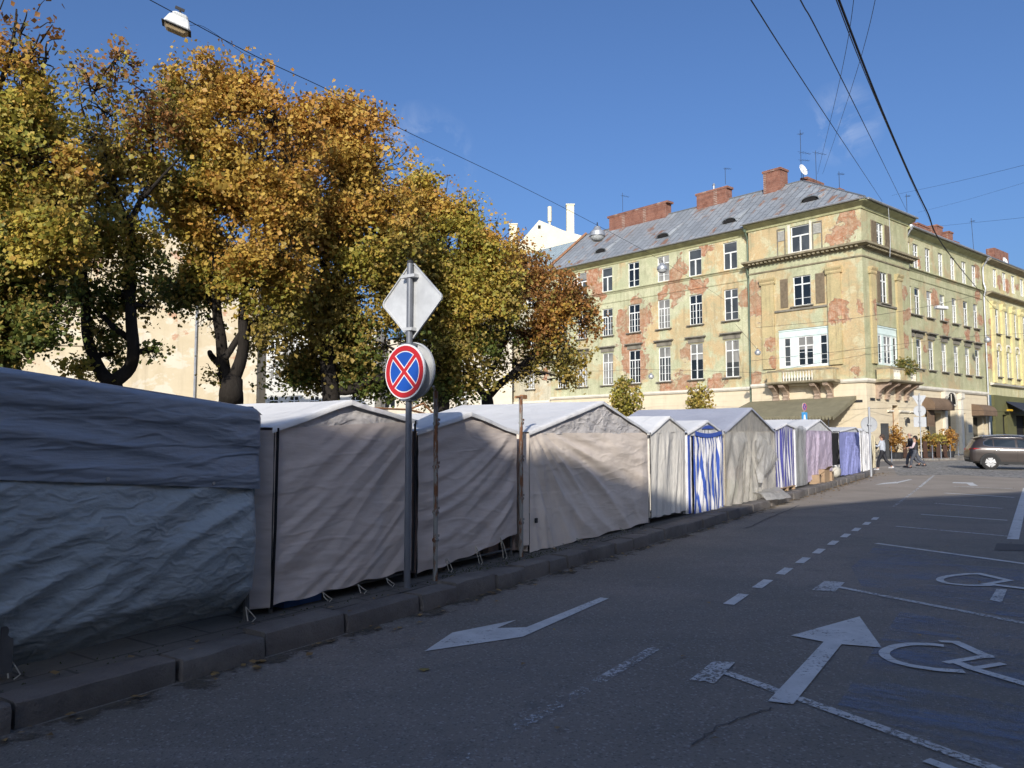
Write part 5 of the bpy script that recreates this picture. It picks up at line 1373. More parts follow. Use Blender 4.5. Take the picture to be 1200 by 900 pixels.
STALLS = 'covered market stalls along the kerb'
def stall(u0, u1, v0, zl, xa, za, zr, D, label, front, roofm, gable=None, side=None, zb=(0.1, 0.1), sag=0.0, wr=None, over=0.05, front_top=None, na=70, nb=60, left_gap=0.0, wrg=None, lean=0.0, uvs=None, frontmat=None, fx=(0.0, 0.0), back=True, bulge=0.0):
    """one gabled stall: x runs along the kerb, y away from it; zl, za, zr are eave, ridge, eave heights"""
    root = empty('market_stall', W(u0, v0, GZ), ROT, label, 'market stall', STALLS)
    w = u1 - u0; xa -= u0
    zl -= GZ; za -= GZ; zr -= GZ; zb = (zb[0] - GZ, zb[1] - GZ)
    eave = lambda x: zl + (zr - zl) * x / w
    top = lambda x: zl + (za - zl) * x / xa if x < xa else za + (zr - za) * (x - xa) / (w - xa)
    ft = front_top or (lambda x: eave(x) - .01)
    def ff(a, b):
        x = fx[0] + a * (w - fx[0] - fx[1]); z0 = zb[0] + (zb[1] - zb[0]) * a + sag * 4 * a * (1 - a) * .5 + .012 * math.sin(a * 23) ; z1 = ft(x)
        z = z0 + (z1 - z0) * b
        return (x, lean * (1 - b) - bulge * math.sin(math.pi * min(1, (1 - b) * .8 + .1)), z)
    if front: cloth('front_cover', root, front, ff, na, nb, wr, uvs=uvs)
    if gable:
        cloth('gable_cover', root, gable, lambda a, b: (a * w, .012 if front is not None else 0, eave(a * w) - .03 + (top(a * w) - eave(a * w) + .02) * b), 40, 10, wrg or folds(u0 * 3 + 1, R(60), .008, edge=False))
    # roof: two slopes with a sagging middle and a little overhang
    for side_, xs in (('l', (-over, xa)), ('r', (xa, w + over))):
        def fr(a, b, xs=xs, sd=side_):
            x = xs[0] + (xs[1] - xs[0]) * a
            z = top(min(max(x, 0), w)) - (over * (za - zl) / xa if (x < 0) else (over * (za - zr) / (w - xa) if x > w else 0))
            sg = .03 * math.sin(math.pi * b) * math.sin(math.pi * a)
            if b == 0: return (x, -.03, z - .035)
            return (x, -.03 + (D + .06) * (b - 1 / 24) / (23 / 24), z + .012 - sg)
        cloth('roof_cover', root, roofm, fr, 14, 24, lambda a, b, p: .012 * mnoise.noise(Vector((p.x * 2.2, p.y * 2.2, u0))) , nrm=(0, 0, 1), uvs=lambda a, b, p: (p.x, p.y))
    sm = side or front or roofm
    for x in (0.0, w):
        cloth('side_cover', root, sm, lambda a, b, x=x: (x, .02 + a * (D - .02), (.06 if x else max(zb[0], .02)) + (eave(x) - (.06 if x else max(zb[0], .02))) * b), 24, 24, lambda a, b, p: .025 * mnoise.noise(Vector((p.y * 3, p.z * 1.2, x + u0))), nrm=(-1 if x == 0 else 1, 0, 0))
    if back: cloth('back_cover', root, sm, lambda a, b: (a * w, D, .06 + (top(a * w) - .06) * b), 10, 6, None, nrm=(0, 1, 0))
    for x in (.04, w - .04):
        for y in (.06, D - .05):
            mb = MB(); mb.tube([(x, y, 0), (x, y, eave(x) - .03)], .018, 6); mb.build('leg', M_FRAME, root)
    mb = MB(); mb.tube([(.04, .06, .08), (w - .04, .06, .08)], .014, 6); mb.build('base_rail', M_FRAME, root)
    return root, eave, top
def tie(root, x, z, seed=0, y=-.01):
    r = random.Random(seed); mb = MB()
    l = z * .95
    pts = [(x, y, z), (x - .012, y - .03, z * .6), (x + .02 * r.uniform(-1, 1), y - .05, .02)]
    mb.tube(pts, .005, 5); pts = [(x, y, z), (x + .03, y - .04, z * .55), (x + .05, y - .06, .03), (x + .01, y - .07, .012)]
    mb.tube(pts, .0045, 5); mb.build('tie_cord', M_CORD, root)

# 1: the slate-blue box stall at the left edge
t1 = empty('market_stall', W(0.2, 5.12, GZ), ROT, 'slate blue tarpaulin stall with an overhanging flap, nearest at the left', 'market stall', STALLS)
zt1 = lambda x: (2.02 + (1.83 - 2.02) * (x - 1.9) / 1.9 if x > 1.0 else 2.11) - GZ
W1 = 3.80
f1 = folds(3.1, R(27), .036, sag=-.04, xc=2.2, l1=(.55, 4.0), fine=2.2); f1b = folds(8.7, R(-9), .018, l1=(.45, 4.2), edge=False, fine=2)
def corner_round(a, p0):
    return 0
def ff1(a, b):
    x = a * W1; z0 = .13 + .04 * math.sin(a * 9) - .10 * a; z1 = 1.40 - .2 * a
    z = z0 + (z1 - z0) * b; t = (1 - b)
    y = -.10 * math.sin(math.pi * min(1.0, t * .9 + .05)) + .14 * max(0, t - .82) / .18
    e = max(0, (x - W1 + .12) / .12); y += .10 * e * e
    return (x, y, z)
cloth('front_cover', t1, M_BLUEGREY, ff1, 150, 80, f1)
def fl1(a, b):
    x = a * (W1 + .04); z1 = zt1(x); z0 = 1.21 - .17 * (x - 1.8) / 2.0 if x > 0 else 1.33
    z = z0 + (z1 - z0) * b
    e = max(0, (x - W1 + .07) / .11)
    z -= .05 * e * e * b
    y = -.055 - .02 * (1 - b) + .09 * e * e + max(0, (b - .93) / .07) ** 2 * .05
    return (x, y, z)
cloth('top_flap', t1, M_BLUEGREY2, fl1, 150, 50, f1b)
cloth('roof_cover', t1, M_BLUEGREY2, lambda a, b: (a * (W1 + .04), -.01 + 2.2 * b, zt1(a * (W1 + .04)) + .0 - .05 * max(0, (a * (W1 + .04) - W1 + .07) / .11) ** 2 + .10 * math.sin(math.pi * b)), 60, 20, None, nrm=(0, 0, 1))
cloth('side_cover', t1, M_BLUEGREY, lambda a, b: (W1 - .01 + .02 * b, .03 + 2.1 * a, .05 + (zt1(W1) - .06) * b), 24, 30, lambda a, b, p: .02 * mnoise.noise(Vector((p.y * 4, p.z * 1.5, 2))), nrm=(1, 0, 0))
for x in (.05, 1.98, W1 - .05):
    mb = MB(); mb.tube([(x, .03, 0), (x, .03, 1.7)], .024, 8); mb.build('leg', M_FRAME, t1)
mb = MB(); mb.box((1.995, -.03, .2), (.07, .05, .3)); mb.build('corner_bracket', M_FRAME, t1)
for x in (2.55, 3.35):
    z = 1.21 - .17 * (x - 1.8) / 2.0 + .03
    mb = MB(); mb.lathe([(.007, -.003), (.014, -.003), (.014, .003), (.007, .003)], (x, -.085, z), 10, axis='Y'); mb.build('grommet', M_ZINC, t1)
tie(t1, W1 - .08, .12, 1); tie(t1, 2.02, .14, 4)

# 2: taupe stall with white gable
r2, e2, tp2 = stall(4.2, 5.93, 5.15, 1.68, 5.05, 1.93, 1.77, 2.4, 'taupe canvas stall with pale grey gable and dark piping, second from the left', M_TAUPE, M_ROOFW, M_GABLE, M_TAUPED, zb=(.215, .27), wr=folds(1.7, R(30), .018, sag=.12, xc=0.4, l1=(.55, 5.0)), na=90, nb=80)
mb = MB(); mb.tube([(-.012, -.02, .05), (-.0, -.03, .7), (.01, -.025, 1.53)], .012, 6); mb.build('piping', M_BLACKCLOTH, r2)
mb = MB(); mb.tube([(1.735, -.02, .1), (1.745, -.03, .7), (1.745, -.025, 1.62)], .012, 6); mb.build('piping', M_BLACKCLOTH, r2)
cloth('side_flap', r2, M_TAUPE, lambda a, b: (-.19 + a * .18, .10 - .1 * a, .06 + 1.45 * b), 10, 30, lambda a, b, p: .02 * mnoise.noise(Vector((p.x * 6, p.z * 2, 4))))
for i, x in enumerate((.55, .98, 1.36)): tie(r2, x, .09, i)
# 3: taupe stall with swagged hem
r3, e3, tp3 = stall(6.06, 7.93, 5.18, 1.66, 6.95, 1.87, 1.66, 2.4, 'taupe canvas stall with a swagged hem rising to its right, third from the left', M_TAUPE, M_ROOFW, None, M_TAUPED, zb=(.20, .42), sag=-.06, wr=folds(5.2, R(22), .032, sag=.18, xc=.75, l1=(.5, 3.8)), na=90, nb=80)
# its front runs up into the gable
cloth('gable_cover', r3, M_TAUPE, lambda a, b: (a * 1.87, .004, e3(a * 1.87) - .03 + (tp3(a * 1.87) - e3(a * 1.87) + .03) * b), 40, 10, folds(4, R(50), .008, edge=False))
for i, x in enumerate((.45, 1.0, 1.5)): tie(r3, x, .14 + .08 * x, i + 5)
# 4: the broad pale stall
r4, e4, tp4 = stall(8.17, 11.88, 5.15, 1.66, 10.21, 2.12, 1.68, 2.6, 'broad pale taupe stall with bright white roof, half in the slanting shadow', M_TAUPE2, M_ROOFW, None, M_TAUPE2, zb=(.15, .19), wr=folds(2.3, R(-30), .045, fan=(-.1, 1.75, 7.0)), na=120, nb=70)
cloth('gable_cover', r4, M_GABLE, lambda a, b: (a * 3.71, .006, e4(a * 3.71) - .03 + (tp4(a * 3.71) - e4(a * 3.71) + .03) * b), 50, 12, folds(9, R(50), .012, edge=False))
cloth('side_flap', r4, M_TAUPE2, lambda a, b: (-.14 + a * .14, .05 - .05 * a, .1 + 1.4 * b), 8, 20, None)
mb = MB(); mb.box((.09, -.05, .4), (.045, .02, .06)); mb.build('buckle', M_IRON, r4)
tie(r4, 1.2, .06, 9); tie(r4, 2.6, .06, 10)
# 5: narrow ecru stall
r5, e5, tp5 = stall(12.02, 13.62, 5.15, 1.68, 12.82, 1.96, 1.73, 2.6, 'narrow ecru canvas stall with rounded gable, left of the blue striped one', M_ECRU, M_ROOFW, None, M_ECRU, zb=(.24, .24), front_top=None, wr=folds(7.7, R(84), .024, l1=(.4, 4)), na=60, nb=60)
cloth('gable_cover', r5, M_ECRU, lambda a, b: (a * 1.6, .003, e5(a * 1.6) - .03 + (tp5(a * 1.6) - e5(a * 1.6) + .02) * b), 30, 10, folds(3, R(70), .01, edge=False))
# 6: blue striped stall
r6, e6, tp6 = stall(13.74, 15.78, 5.15, 1.67, 14.83, 1.92, 1.70, 2.6, 'stall hung with a wavy blue and white striped cloth', M_STRIPE, M_ROOFW, None, M_LACE, zb=(.1, .12), wr=folds(6.1, R(80), .05, l1=(.6, 4.5)), na=90, nb=70, fx=(.30, 0), uvs=lambda a, b, p: (p.x * (1 - .0 * b), p.z))
cloth('side_curtain', r6, M_LACE, lambda a, b: (.0 + a * .30, .02, .02 + 1.5 * b), 14, 30, lambda a, b, p: .02 * math.sin(p.x * 40))
mb = MB(); mb.box((.05, -.012, .76), (.10, .01, 1.46)); mb.build('blue_band', plain('blue_cloth', (.06, .12, .47), .85, .1, 6), r6)
cloth('gable_cover', r6, M_LACE, lambda a, b: (a * 2.04, .0, e6(a * 2.04) - .05 + (tp6(a * 2.04) - e6(a * 2.04) + .04) * b), 30, 10, folds(3.4, R(70), .01, edge=False))
M_BLUEC = bpy.data.materials['blue_cloth']
cloth('gable_stripe', r6, M_BLUEC, lambda a, b: (.36 + a * 1.6, -.03, 1.485 + .085 * b - .06 * 4 * a * (1 - a) + .03 * a), 20, 3, None)
cloth('gable_stripe', r6, M_BLUEC, lambda a, b: (.72 + a * .75, -.03, 1.61 + .07 * b * math.sin(math.pi * (a * .9 + .05)) + .015 * a), 14, 3, None)
# 7: stall wrapped in clear sheeting
r7, e7, tp7 = stall(15.95, 19.95, 5.15, 1.72, 17.9, 2.27, 1.73, 2.8, 'stall wrapped in clear plastic sheeting with a grey roof', M_PLASTIC, M_ROOFG, M_PLASTIC, M_PLASTIC3, zb=(.1, .12), wr=folds(4.6, R(75), .10, l1=(.5, 2.5)), na=90, nb=60, back=False)
for x in (0.06, 1.95, 3.94):
    mb = MB(); mb.tube([(x, .05, 0.0), (x, .05, 2.07 if x == 1.95 else 1.55)], .03, 8); mb.build('post', plain('pale_timber', (.42, .36, .27), .8, .2, 4), r7)
mb = MB(); mb.tube([(0, .05, 1.57), (4, .05, 1.57)], .025, 8); mb.build('cross_beam', bpy.data.materials['pale_timber'], r7)
cloth('loose_sheet', r7, M_PLASTIC2, lambda a, b: (1.95 + a * (1.75 * (1 - b) + .05), -.10 - .08 * math.sin(3 * a), 1.55 - b * 1.15 - a * .65 * (1 - b)), 24, 24, folds(2.2, R(50), .05, edge=False))
cloth('trailing_sheet', r7, M_PLASTIC2, lambda a, b: (1.7 + a * 2.3, -.05 - b * .62 * math.sin(math.pi * (a * .8 + .18)), .16 - .03 * b - .13 * max(0, b - .62) / .38), 30, 16, lambda a, b, p: .02 + .05 * abs(mnoise.noise(Vector((p.x * 4, p.y * 5, 3)))), nrm=(0, 0, 1))
# goods seen through the sheeting
crt = random.Random(5)
def goods(u, v, w, d, h, col, label, name='crate', z=GZ, rz=0.0, cat='crate', group='crates of goods behind the clear sheeting'):
    m = plain(name + '_' + str(len(bpy.data.materials)), col, .7, .2, 6)
    mb = MB(); t = .02
    mb.box((0, 0, t / 2), (w, d, t)); mb.box((0, -d / 2 + t / 2, h / 2 + t / 2), (w, t, h - t)); mb.box((0, d / 2 - t / 2, h / 2 + t / 2), (w, t, h - t))
    mb.box((-w / 2 + t / 2, 0, h / 2 + t / 2), (t, d - 2 * t - .004, h - t)); mb.box((w / 2 - t / 2, 0, h / 2 + t / 2), (t, d - 2 * t - .004, h - t))
    mb.box((0, 0, h * .8), (w - 2 * t - .01, d - 2 * t - .01, h * .2))
    o = mb.build(name, m, None, W(u, v, z), (0, 0, ROT + rz)); return tag(o, label, cat, group)
goods(17.05, 5.75, .6, .5, .5, (.62, .5, .04), 'yellow crate standing behind the clear plastic sheeting')
goods(17.05, 5.78, .5, .4, .22, (.7, .6, .06), 'smaller yellow box on top of the yellow crate', z=GZ + .51)
goods(17.8, 5.8, .6, .5, .42, (.2, .34, .14), 'green crate right of the yellow one behind the sheeting')
goods(18.9, 5.8, .7, .5, .7, (.28, .16, .2), 'dusty pink crate at the right behind the sheeting')
goods(16.4, 6.4, .7, .6, 1.0, (.16, .17, .18), 'tall dark box in the left half of the clear stall')
goods(18.3, 6.5, .9, .6, 1.0, (.2, .16, .2), 'tall purplish box in the right half of the clear stall')
# 8: narrow striped stall with a clear side
V8 = 5.27
r8, e8, tp8 = stall(20.45, 23.75, V8, 1.80, 21.6, 1.96, 1.80, 2.8, 'stall with narrow navy stripes beside a foggy clear sheet', M_STRIPE2, M_ROOFW, None, M_LACE, zb=(.2, .22), front_top=lambda x: (1.66 + .15 * min(x, 1.05) / 1.05 - (.10 * max(0, x - 1.05) / .9)), wr=folds(9.1, R(88), .04, l1=(.4, 4)), na=60, nb=40, fx=(0, 1.35))
cloth('clear_front', r8, M_PLASTIC3, lambda a, b: (1.98 + a * 1.3, -.02 - .05 * math.sin(math.pi * a), .06 + (1.60 + .12 * math.sin(math.pi * (a * .8 + .1))) * b), 24, 30, folds(5.5, R(80), .05, l1=(.6, 3), edge=False))
mb = MB(); mb.tube([(1.97, -.03, .05), (1.97, -.03, 1.66)], .03, 6); mb.build('post', M_LACE, r8)
# 9: lilac stall
V9 = 5.30
r9, e9, tp9 = stall(24.0, 27.95, V9, 1.81, 26.1, 2.16, 1.81, 3.0, 'stall draped in a lilac cloth above cardboard boxes', M_PURPLE, M_ROOFW, M_ROOFW, M_PURPLE, zb=(.2, .45), sag=.12, wr=folds(3.9, R(70), .05, l1=(.5, 2.6)), na=70, nb=50)
# 10: periwinkle stall
V10 = 5.42
r10, e10, tp10 = stall(30.0, 34.3, V10, 1.80, 33.4, 1.99, 1.80, 3.0, 'stall curtained in periwinkle blue under a white roof', M_PERI, M_ROOFW, M_ROOFW, M_LACE, zb=(.18, .12), wr=folds(6.9, R(65), .06, l1=(.45, 2.6)), na=60, nb=50)
# 11: last stall with white curtains
r11, e11, tp11 = stall(34.75, 37.3, 5.42, 1.86, 35.4, 1.96, 1.72, 2.6, 'last stall of the row, hung with white and cream curtains', M_LACE, M_ROOFW, M_LACE, M_LACE, zb=(.05, .05), wr=folds(1.9, R(88), .09, l1=(.3, 3)), na=40, nb=40)
cloth('cream_curtain', r11, M_YCLOTH, lambda a, b: (1.8 + a * .75, -.12, .1 + 1.4 * b), 16, 20, folds(2, R(88), .06, l1=(.3, 4), edge=False))
# things round the far stalls
hc = empty('hanging_clothes', W(28.9, 5.35, GZ), ROT, 'black clothes hanging between the lilac and the blue stall', 'clothes')
mb = MB(); mb.tube([(-.75, .1, 1.62), (.95, .1, 1.62)], .015, 6); mb.tube([(-.75, .1, 0), (-.75, .1, 1.62)], .015, 6); mb.tube([(.95, .1, 0), (.95, .1, 1.62)], .015, 6); mb.build('rail', M_FRAME, hc)
for i in range(6): cloth('garment', hc, M_BLACKCLOTH, lambda a, b, i=i: (-.6 + .28 * i + a * .26, .1 + .06 * math.sin(a * 3 + i), .45 + 1.15 * b), 6, 12, lambda a, b, p, i=i: .03 * mnoise.noise(p * 4 + Vector((i, 0, 0))))
M_CARD = plain('cardboard', (.36, .25, .155), .85, .15, 5, bump=.2)
def cardbox(u, v, w, d, h, rz, label, z=GZ):
    r_ = empty('cardboard_box', W(u, v, z), ROT + rz, label, 'box', 'cardboard boxes under the lilac stall')
    mb = MB(); mb.box((0, 0, h / 2), (w, d, h)); mb.build('body', M_CARD, r_)
    mb = MB(); mb.hexa([(-w / 2, -d / 2, h + .002), (w / 2, -d / 2, h + .002), (w / 2, -d / 2 - .12, h + .10), (-w / 2, -d / 2 - .12, h + .10), (-w / 2, -d / 2, h + .006), (w / 2, -d / 2, h + .006), (w / 2, -d / 2 - .12, h + .104), (-w / 2, -d / 2 - .12, h + .104)]); mb.build('flap', M_CARD, r_)
cardbox(25.05, 5.26, .5, .3, .28, .1, 'low brown cardboard box at the left foot of the lilac cloth'); cardbox(25.9, 5.24, .62, .34, .42, -.05, 'tallest cardboard box, middle of the three under the lilac cloth'); cardbox(26.95, 5.25, .8, .3, .3, .12, 'wide cardboard box at the right foot of the lilac cloth')
cb2 = empty('wooden_pallet', W(21.4, 5.3, GZ), ROT, 'rough wooden pallet under the striped stall', 'pallet')
for i in range(3): mb = MB(); mb.box((0, -.05 + .14 * i, .10), (1.7, .1, .022)); mb.build('board', M_CARD, cb2)
for x in (-.75, 0, .75): mb = MB(); mb.box((x, .09, .044), (.1, .4, .088)); mb.build('runner', M_CARD, cb2)
sk = MB(); sk.box((0, 0, .19), (.62, .32, .38)); o = sk.build('sack', plain('white_sack', (.5, .47, .4), .8, .15, 5, bump=.4), None, W(29.5, 5.5, GZ), (0, 0, ROT), bevel=.09, smooth=True); tag(o, 'white sack on the pavement left of the blue stall', 'sack')
# goods under the near stalls
tag(goods(4.62, 5.42, .42, .35, .13, (.03, .09, .28), 'flat blue tray peeping out under the second stall', group=None), None, None)
bg_ = MB(); bg_.sphere((0, 0, .11), (.26, .16, .13), 14, 8); tag(bg_.build('sack', M_BLACKCLOTH, None, W(5.05, 5.55, GZ), (0, 0, ROT), smooth=True), 'black sack in the dark gap under the second stall', 'sack')
bg_ = MB(); bg_.box((0, 0, .14), (.32, .24, .28)); tag(bg_.build('bundle', M_TAUPED, None, W(7.72, 5.5, GZ), (0, 0, ROT), bevel=.05), 'brown bundle under the swagged hem of the third stall', 'bundle')
# bare frame behind stalls two and three
M_COPPER = plain('rusty_tube', (.34, .17, .08), .7, .25, 6)
bf = empty('bare_stall_frame', W(8.6, 9.2, GZ), ROT, 'bare rust brown tube frame of an uncovered stall behind the taupe ones', 'stall frame')
for pts in ([(0, 0, 1.95), (1.9, 0, 1.95)], [(1.9, 0, 1.95), (2.3, 0, 2.08), (2.75, 0, 1.8)], [(0, 0, 0), (0, 0, 1.95)], [(1.9, 0, 0), (1.9, 0, 1.95)], [(1.9, 0, 1.95), (2.6, 0, 1.85)]): mb = MB(); mb.tube(pts, .02, 6); mb.build('tube', M_COPPER, bf)

# ================================================================== SIGNS, POSTS
M_SIGNFAR = plain('far_sign_back', (.36, .37, .38), .5, .08, 3, metal=.2)
M_SIGNBACK = plain('sign_back', (.53, .535, .53), .5, .16, 5, metal=.2)
M_POLE = plain('grey_pole', (.17, .18, .20), .45, .12, 5, metal=.3)
M_RED = plain('sign_red', (.46, .018, .022), .4, .06, 3, spec=.5)
M_BLU = plain('sign_blue', (.012, .075, .36), .4, .06, 3, spec=.5)
M_WHT = plain('sign_white', (.72, .72, .72), .4, .04, 3, spec=.5)
def disc(mb, r, y0, y1, n=40, r0=None, mi=0, c=(0, 0)):
    if r0 is None:
        vs = [(c[0] + r * math.cos(2 * math.pi * k / n), y0, c[1] + r * math.sin(2 * math.pi * k / n)) for k in range(n)] + [(c[0] + r * math.cos(2 * math.pi * k / n), y1, c[1] + r * math.sin(2 * math.pi * k / n)) for k in range(n)]
        mb.add(vs, [tuple(range(n)), tuple(range(2 * n - 1, n - 1, -1))] + [(k, (k + 1) % n, n + (k + 1) % n, n + k) for k in range(n)], mi)
    else:
        vs = []
        for y in (y0, y1):
            for rr in (r0, r): vs += [(c[0] + rr * math.cos(2 * math.pi * k / n), y, c[1] + rr * math.sin(2 * math.pi * k / n)) for k in range(n)]
        fs = []
        for k in range(n):
            k2 = (k + 1) % n
            fs += [(k, k2, n + k2, n + k), (2 * n + k, 3 * n + k, 3 * n + k2, 2 * n + k2), (k, 2 * n + k, 2 * n + k2, k2), (n + k, n + k2, 3 * n + k2, 3 * n + k)]
        mb.add(vs, fs, mi)
def no_stopping(parent, r, y, z):
    """blue disc, white rim, red ring and red cross, facing -y"""
    mb = MB(); disc(mb, r, y, y + .012); o = mb.build('sign_disc', M_WHT, parent, (0, 0, z))
    mb = MB(); disc(mb, r * .715, y - .003, y); mb.build('blue_field', M_BLU, o)
    mb = MB(); disc(mb, r * .94, y - .006, y - .0005, r0=r * .76); mb.build('red_ring', M_RED, o)
    for k, (s_, yy) in enumerate(((1, -.0075), (-1, -.0081))):
        mb = MB(); a = math.pi / 4 * s_; l = r * .77
        def bar(w_, y0, y1):
            dx, dz = math.cos(a), math.sin(a); nx, nz = -dz * w_, dx * w_
            q = [(-dx * l - nx, -dz * l - nz), (dx * l - nx, dz * l - nz), (dx * l + nx, dz * l + nz), (-dx * l + nx, -dz * l + nz)]
            mb.hexa([(x, y + y0, zz) for x, zz in q] + [(x, y + y1, zz) for x, zz in q])
        bar(r * .068, yy, -.003)
        mb.build('red_bar', M_RED, o)
        mb = MB(); bar(r * .108, yy + .0035, -.0028); mb.build('white_edge', M_WHT, o)
    mb = MB(); disc(mb, r * 1.0, y + .0125, y + .02, r0=r * .93); mb.build('rim', M_SIGNBACK, o)
    return o
PB = gp(477, 687, .16)
sp = empty('sign_post', (PB.x, PB.y, GZ), 0, 'grey sign post with a diamond sign back above a blue and red no stopping disc', 'sign post')
ztop = at(476, 308, PB.y).z - GZ
mb = MB(); mb.tube([(0, 0, -.05), (0, 0, ztop)], .031, 14); mb.build('pole', M_POLE, sp, smooth='auto')
mb = MB(); mb.lathe([(.03, -.01), (.034, 0), (.03, .02), (.01, .03)], (0, 0, ztop), 12); mb.build('cap', M_IRON, sp)
face = math.atan2(-UY, -UX) + math.pi / 2   # turns -y to face back down the street
zc = at(477, 352, PB.y).z - GZ
dg = .385; mb = MB()
rc = .05
q = []
for k in range(4):
    a = math.pi / 2 * k
    for da in (-1, 0, 1):
        c0 = Vector((math.cos(a), math.sin(a))) * (dg - rc); q.append(c0 + Vector((math.cos(a + da * .6), math.sin(a + da * .6))) * rc)
n = len(q); mb.add([(p.x, .04, p.y) for p in q] + [(p.x, .044, p.y) for p in q], [tuple(range(n)), tuple(range(2 * n - 1, n - 1, -1))] + [(k, (k + 1) % n, n + (k + 1) % n, n + k) for k in range(n)])
dm = mb.build('diamond_sign', M_SIGNBACK, sp, (0, 0, zc), (0, 0, face))
mb = MB()
for k in range(n):
    a, b = q[k], q[(k + 1) % n]; ai, bi = a * .965, b * .965
    mb.hexa([(a.x, .022, a.y), (b.x, .022, b.y), (bi.x, .022, bi.y), (ai.x, .022, ai.y), (a.x, .0395, a.y), (b.x, .0395, b.y), (bi.x, .0395, bi.y), (ai.x, .0395, ai.y)])
mb.build('rim', M_SIGNBACK, dm)
for zz in (.24, -.29):
    mb = MB(); mb.box((0, 0.0, zz), (.17 if zz > 0 else .12, .078, .03)); mb.build('clamp', M_SIGNBACK, dm)
zc2 = at(476, 436, PB.y).z - GZ
o = no_stopping(sp, .272, -.062, zc2); o.rotation_euler = (0, 0, face - R(4))
mb = MB(); disc(mb, .285, .055, .06, 40); disc(mb, .285, .036, .0548, 40, r0=.272); o2 = mb.build('round_sign', M_SIGNBACK, sp, (0, 0, zc2 + .015), (0, 0, face))
for zz in (.27, -.27):
    mb = MB(); mb.box((0, 0, zz + zc2), (.13, .10, .028), rz=face); mb.build('clamp', M_POLE, sp)

M_RUST = None
def rust_mat():
    m, g = new_mat('rusty_paint')
    n = g.noise(g.map(g.obj, (6, 6, 1.6)), 1.6, 6, .7)
    c = g.mix(g.ramp(n, .48, .54), (.27, .27, .25), (.17, .075, .035))
    g.out(g.bsdf(c, .75, g.bump(n, .5, .01), .3)); return m
M_RUST = rust_mat()
def rust_post(px, py, ytop, label, arm):
    b = gp(px, py, .15); r_ = empty('rusty_post', (b.x, b.y, GZ), ROT, label, 'post', 'rusty posts between the stalls')
    h = at(px - 1, ytop, b.y).z - GZ
    mb = MB(); mb.tube([(0, 0, -.03), (.0, 0, h * .5), (-.012, 0, h)], .024, 8); mb.build('pole', M_RUST, r_, smooth='auto')
    if arm == 'bar':
        mb = MB(); mb.tube([(-.13, 0, h - .02), (.10, 0, h - .005)], .016, 8); mb.box((.05, 0, h - .01), (.1, .05, .05)); mb.build('arm', M_COPPER, r_)
    else:
        mb = MB(); mb.tube([(0, 0, h - .02), (-.09, -.03, h + .05)], .014, 6); mb.build('arm', M_RUST, r_)
    for z in (h * .38, h * .62, h * .85, .45): mb = MB(); mb.box((.026, -.004, z), (.03, .03, .025)); mb.tube([(-.027, 0, z - .04), (.027, 0, z - .04)], .026, 6); mb.build('hook', M_RUST, r_)
rust_post(510, 680, 459, 'slim rusty grey post just right of the sign post', 'stub')
rust_post(611, 652, 464, 'rusty post with a short crossbar between the third and the broad stall', 'bar')

# far signs
def back_sign(px, py, ytop, label, shapes, faceaz, z0=.12):
    b = gp(px, py, z0); r_ = empty('sign_post', (b.x, b.y, z0), 0, label, 'sign post'); k = b.y / FOC
    h = (HOR - ytop) * k + CAM_H - z0
    mb = MB(); mb.tube([(0, 0, -.05), (0, 0, h)], .04, 8); mb.build('pole', M_SIGNFAR, r_)
    for kind, yc, rr in shapes:
        z = (HOR - yc) * k + CAM_H - z0; rr *= k; mb = MB()
        if kind == 'disc': disc(mb, rr, .06, .075, 28); disc(mb, rr, .04, .059, 28, r0=rr * .94)
        elif kind == 'square': mb.box((0, .067, 0), (2 * rr, .015, 1.75 * rr))
        else:
            pts = [Vector((-rr, rr * .7)), Vector((rr, rr * .7)), Vector((0, -rr * 1.05))]; rnd = []
            for i in range(3):
                a, b2, c = pts[i - 1], pts[i], pts[(i + 1) % 3]
                rnd += [b2 + (a - b2) * .09, b2 + (c - b2) * .09]
            n = 6; mb.add([(p.x, .06, p.y) for p in rnd] + [(p.x, .075, p.y) for p in rnd], [tuple(range(n)), tuple(range(2 * n - 1, n - 1, -1))] + [(i, (i + 1) % n, n + (i + 1) % n, n + i) for i in range(n)])
        mb.build({'disc': 'round_sign', 'square': 'plate', 'tri': 'triangle_sign'}[kind], M_SIGNFAR, r_, (0, 0, z), (0, 0, faceaz))
        mb = MB(); mb.box((0, .0, z), (.16, .12, .04), rz=faceaz); mb.build('clamp', M_SIGNFAR, r_)
    return r_
back_sign(1021, 557, 477, 'grey back of a single round sign at the end of the stalls', [('disc', 497.5, 9.3)], face + R(28))
back_sign(1080, 537.5, 461, 'post with grey triangle, disc and square sign backs near the corner', [('tri', 469, 8.0), ('disc', 481.5, 6.6), ('square', 494.5, 6.6)], R(-18))
b = at(943, 520, 47); fs_ = empty('sign_post', (b.x, b.y, .12), 0, 'small no stopping disc over a blue plate above the stall roofs', 'sign post')
k = 47 / FOC; zc_ = (HOR - 477) * k + CAM_H - .12
mb = MB(); mb.tube([(0, 0, 0), (0, 0, zc_ + .25)], .035, 8); mb.build('pole', M_SIGNFAR, fs_)
o = no_stopping(fs_, .25, -.06, zc_); o.rotation_euler = (0, 0, R(-58) + R(90) - R(60))
o.rotation_euler = (0, 0, R(38))
mb = MB(); mb.box((0, -.05, 0), (.42, .02, .5)); o = mb.build('blue_plate', plain('cyan_blue', (.05, .25, .5), .5, .05), fs_, (0, 0, zc_ - .58), (0, 0, R(20)))
mb = MB(); mb.hexa([(-.1, -.064, -.25), (.1, -.064, -.25), (.1, -.061, -.25), (-.1, -.061, -.25), (-.05, -.064, .1), (.05, -.064, .1), (.05, -.061, .1), (-.05, -.061, .1)]); mb.build('white_mark', M_WHT, o)

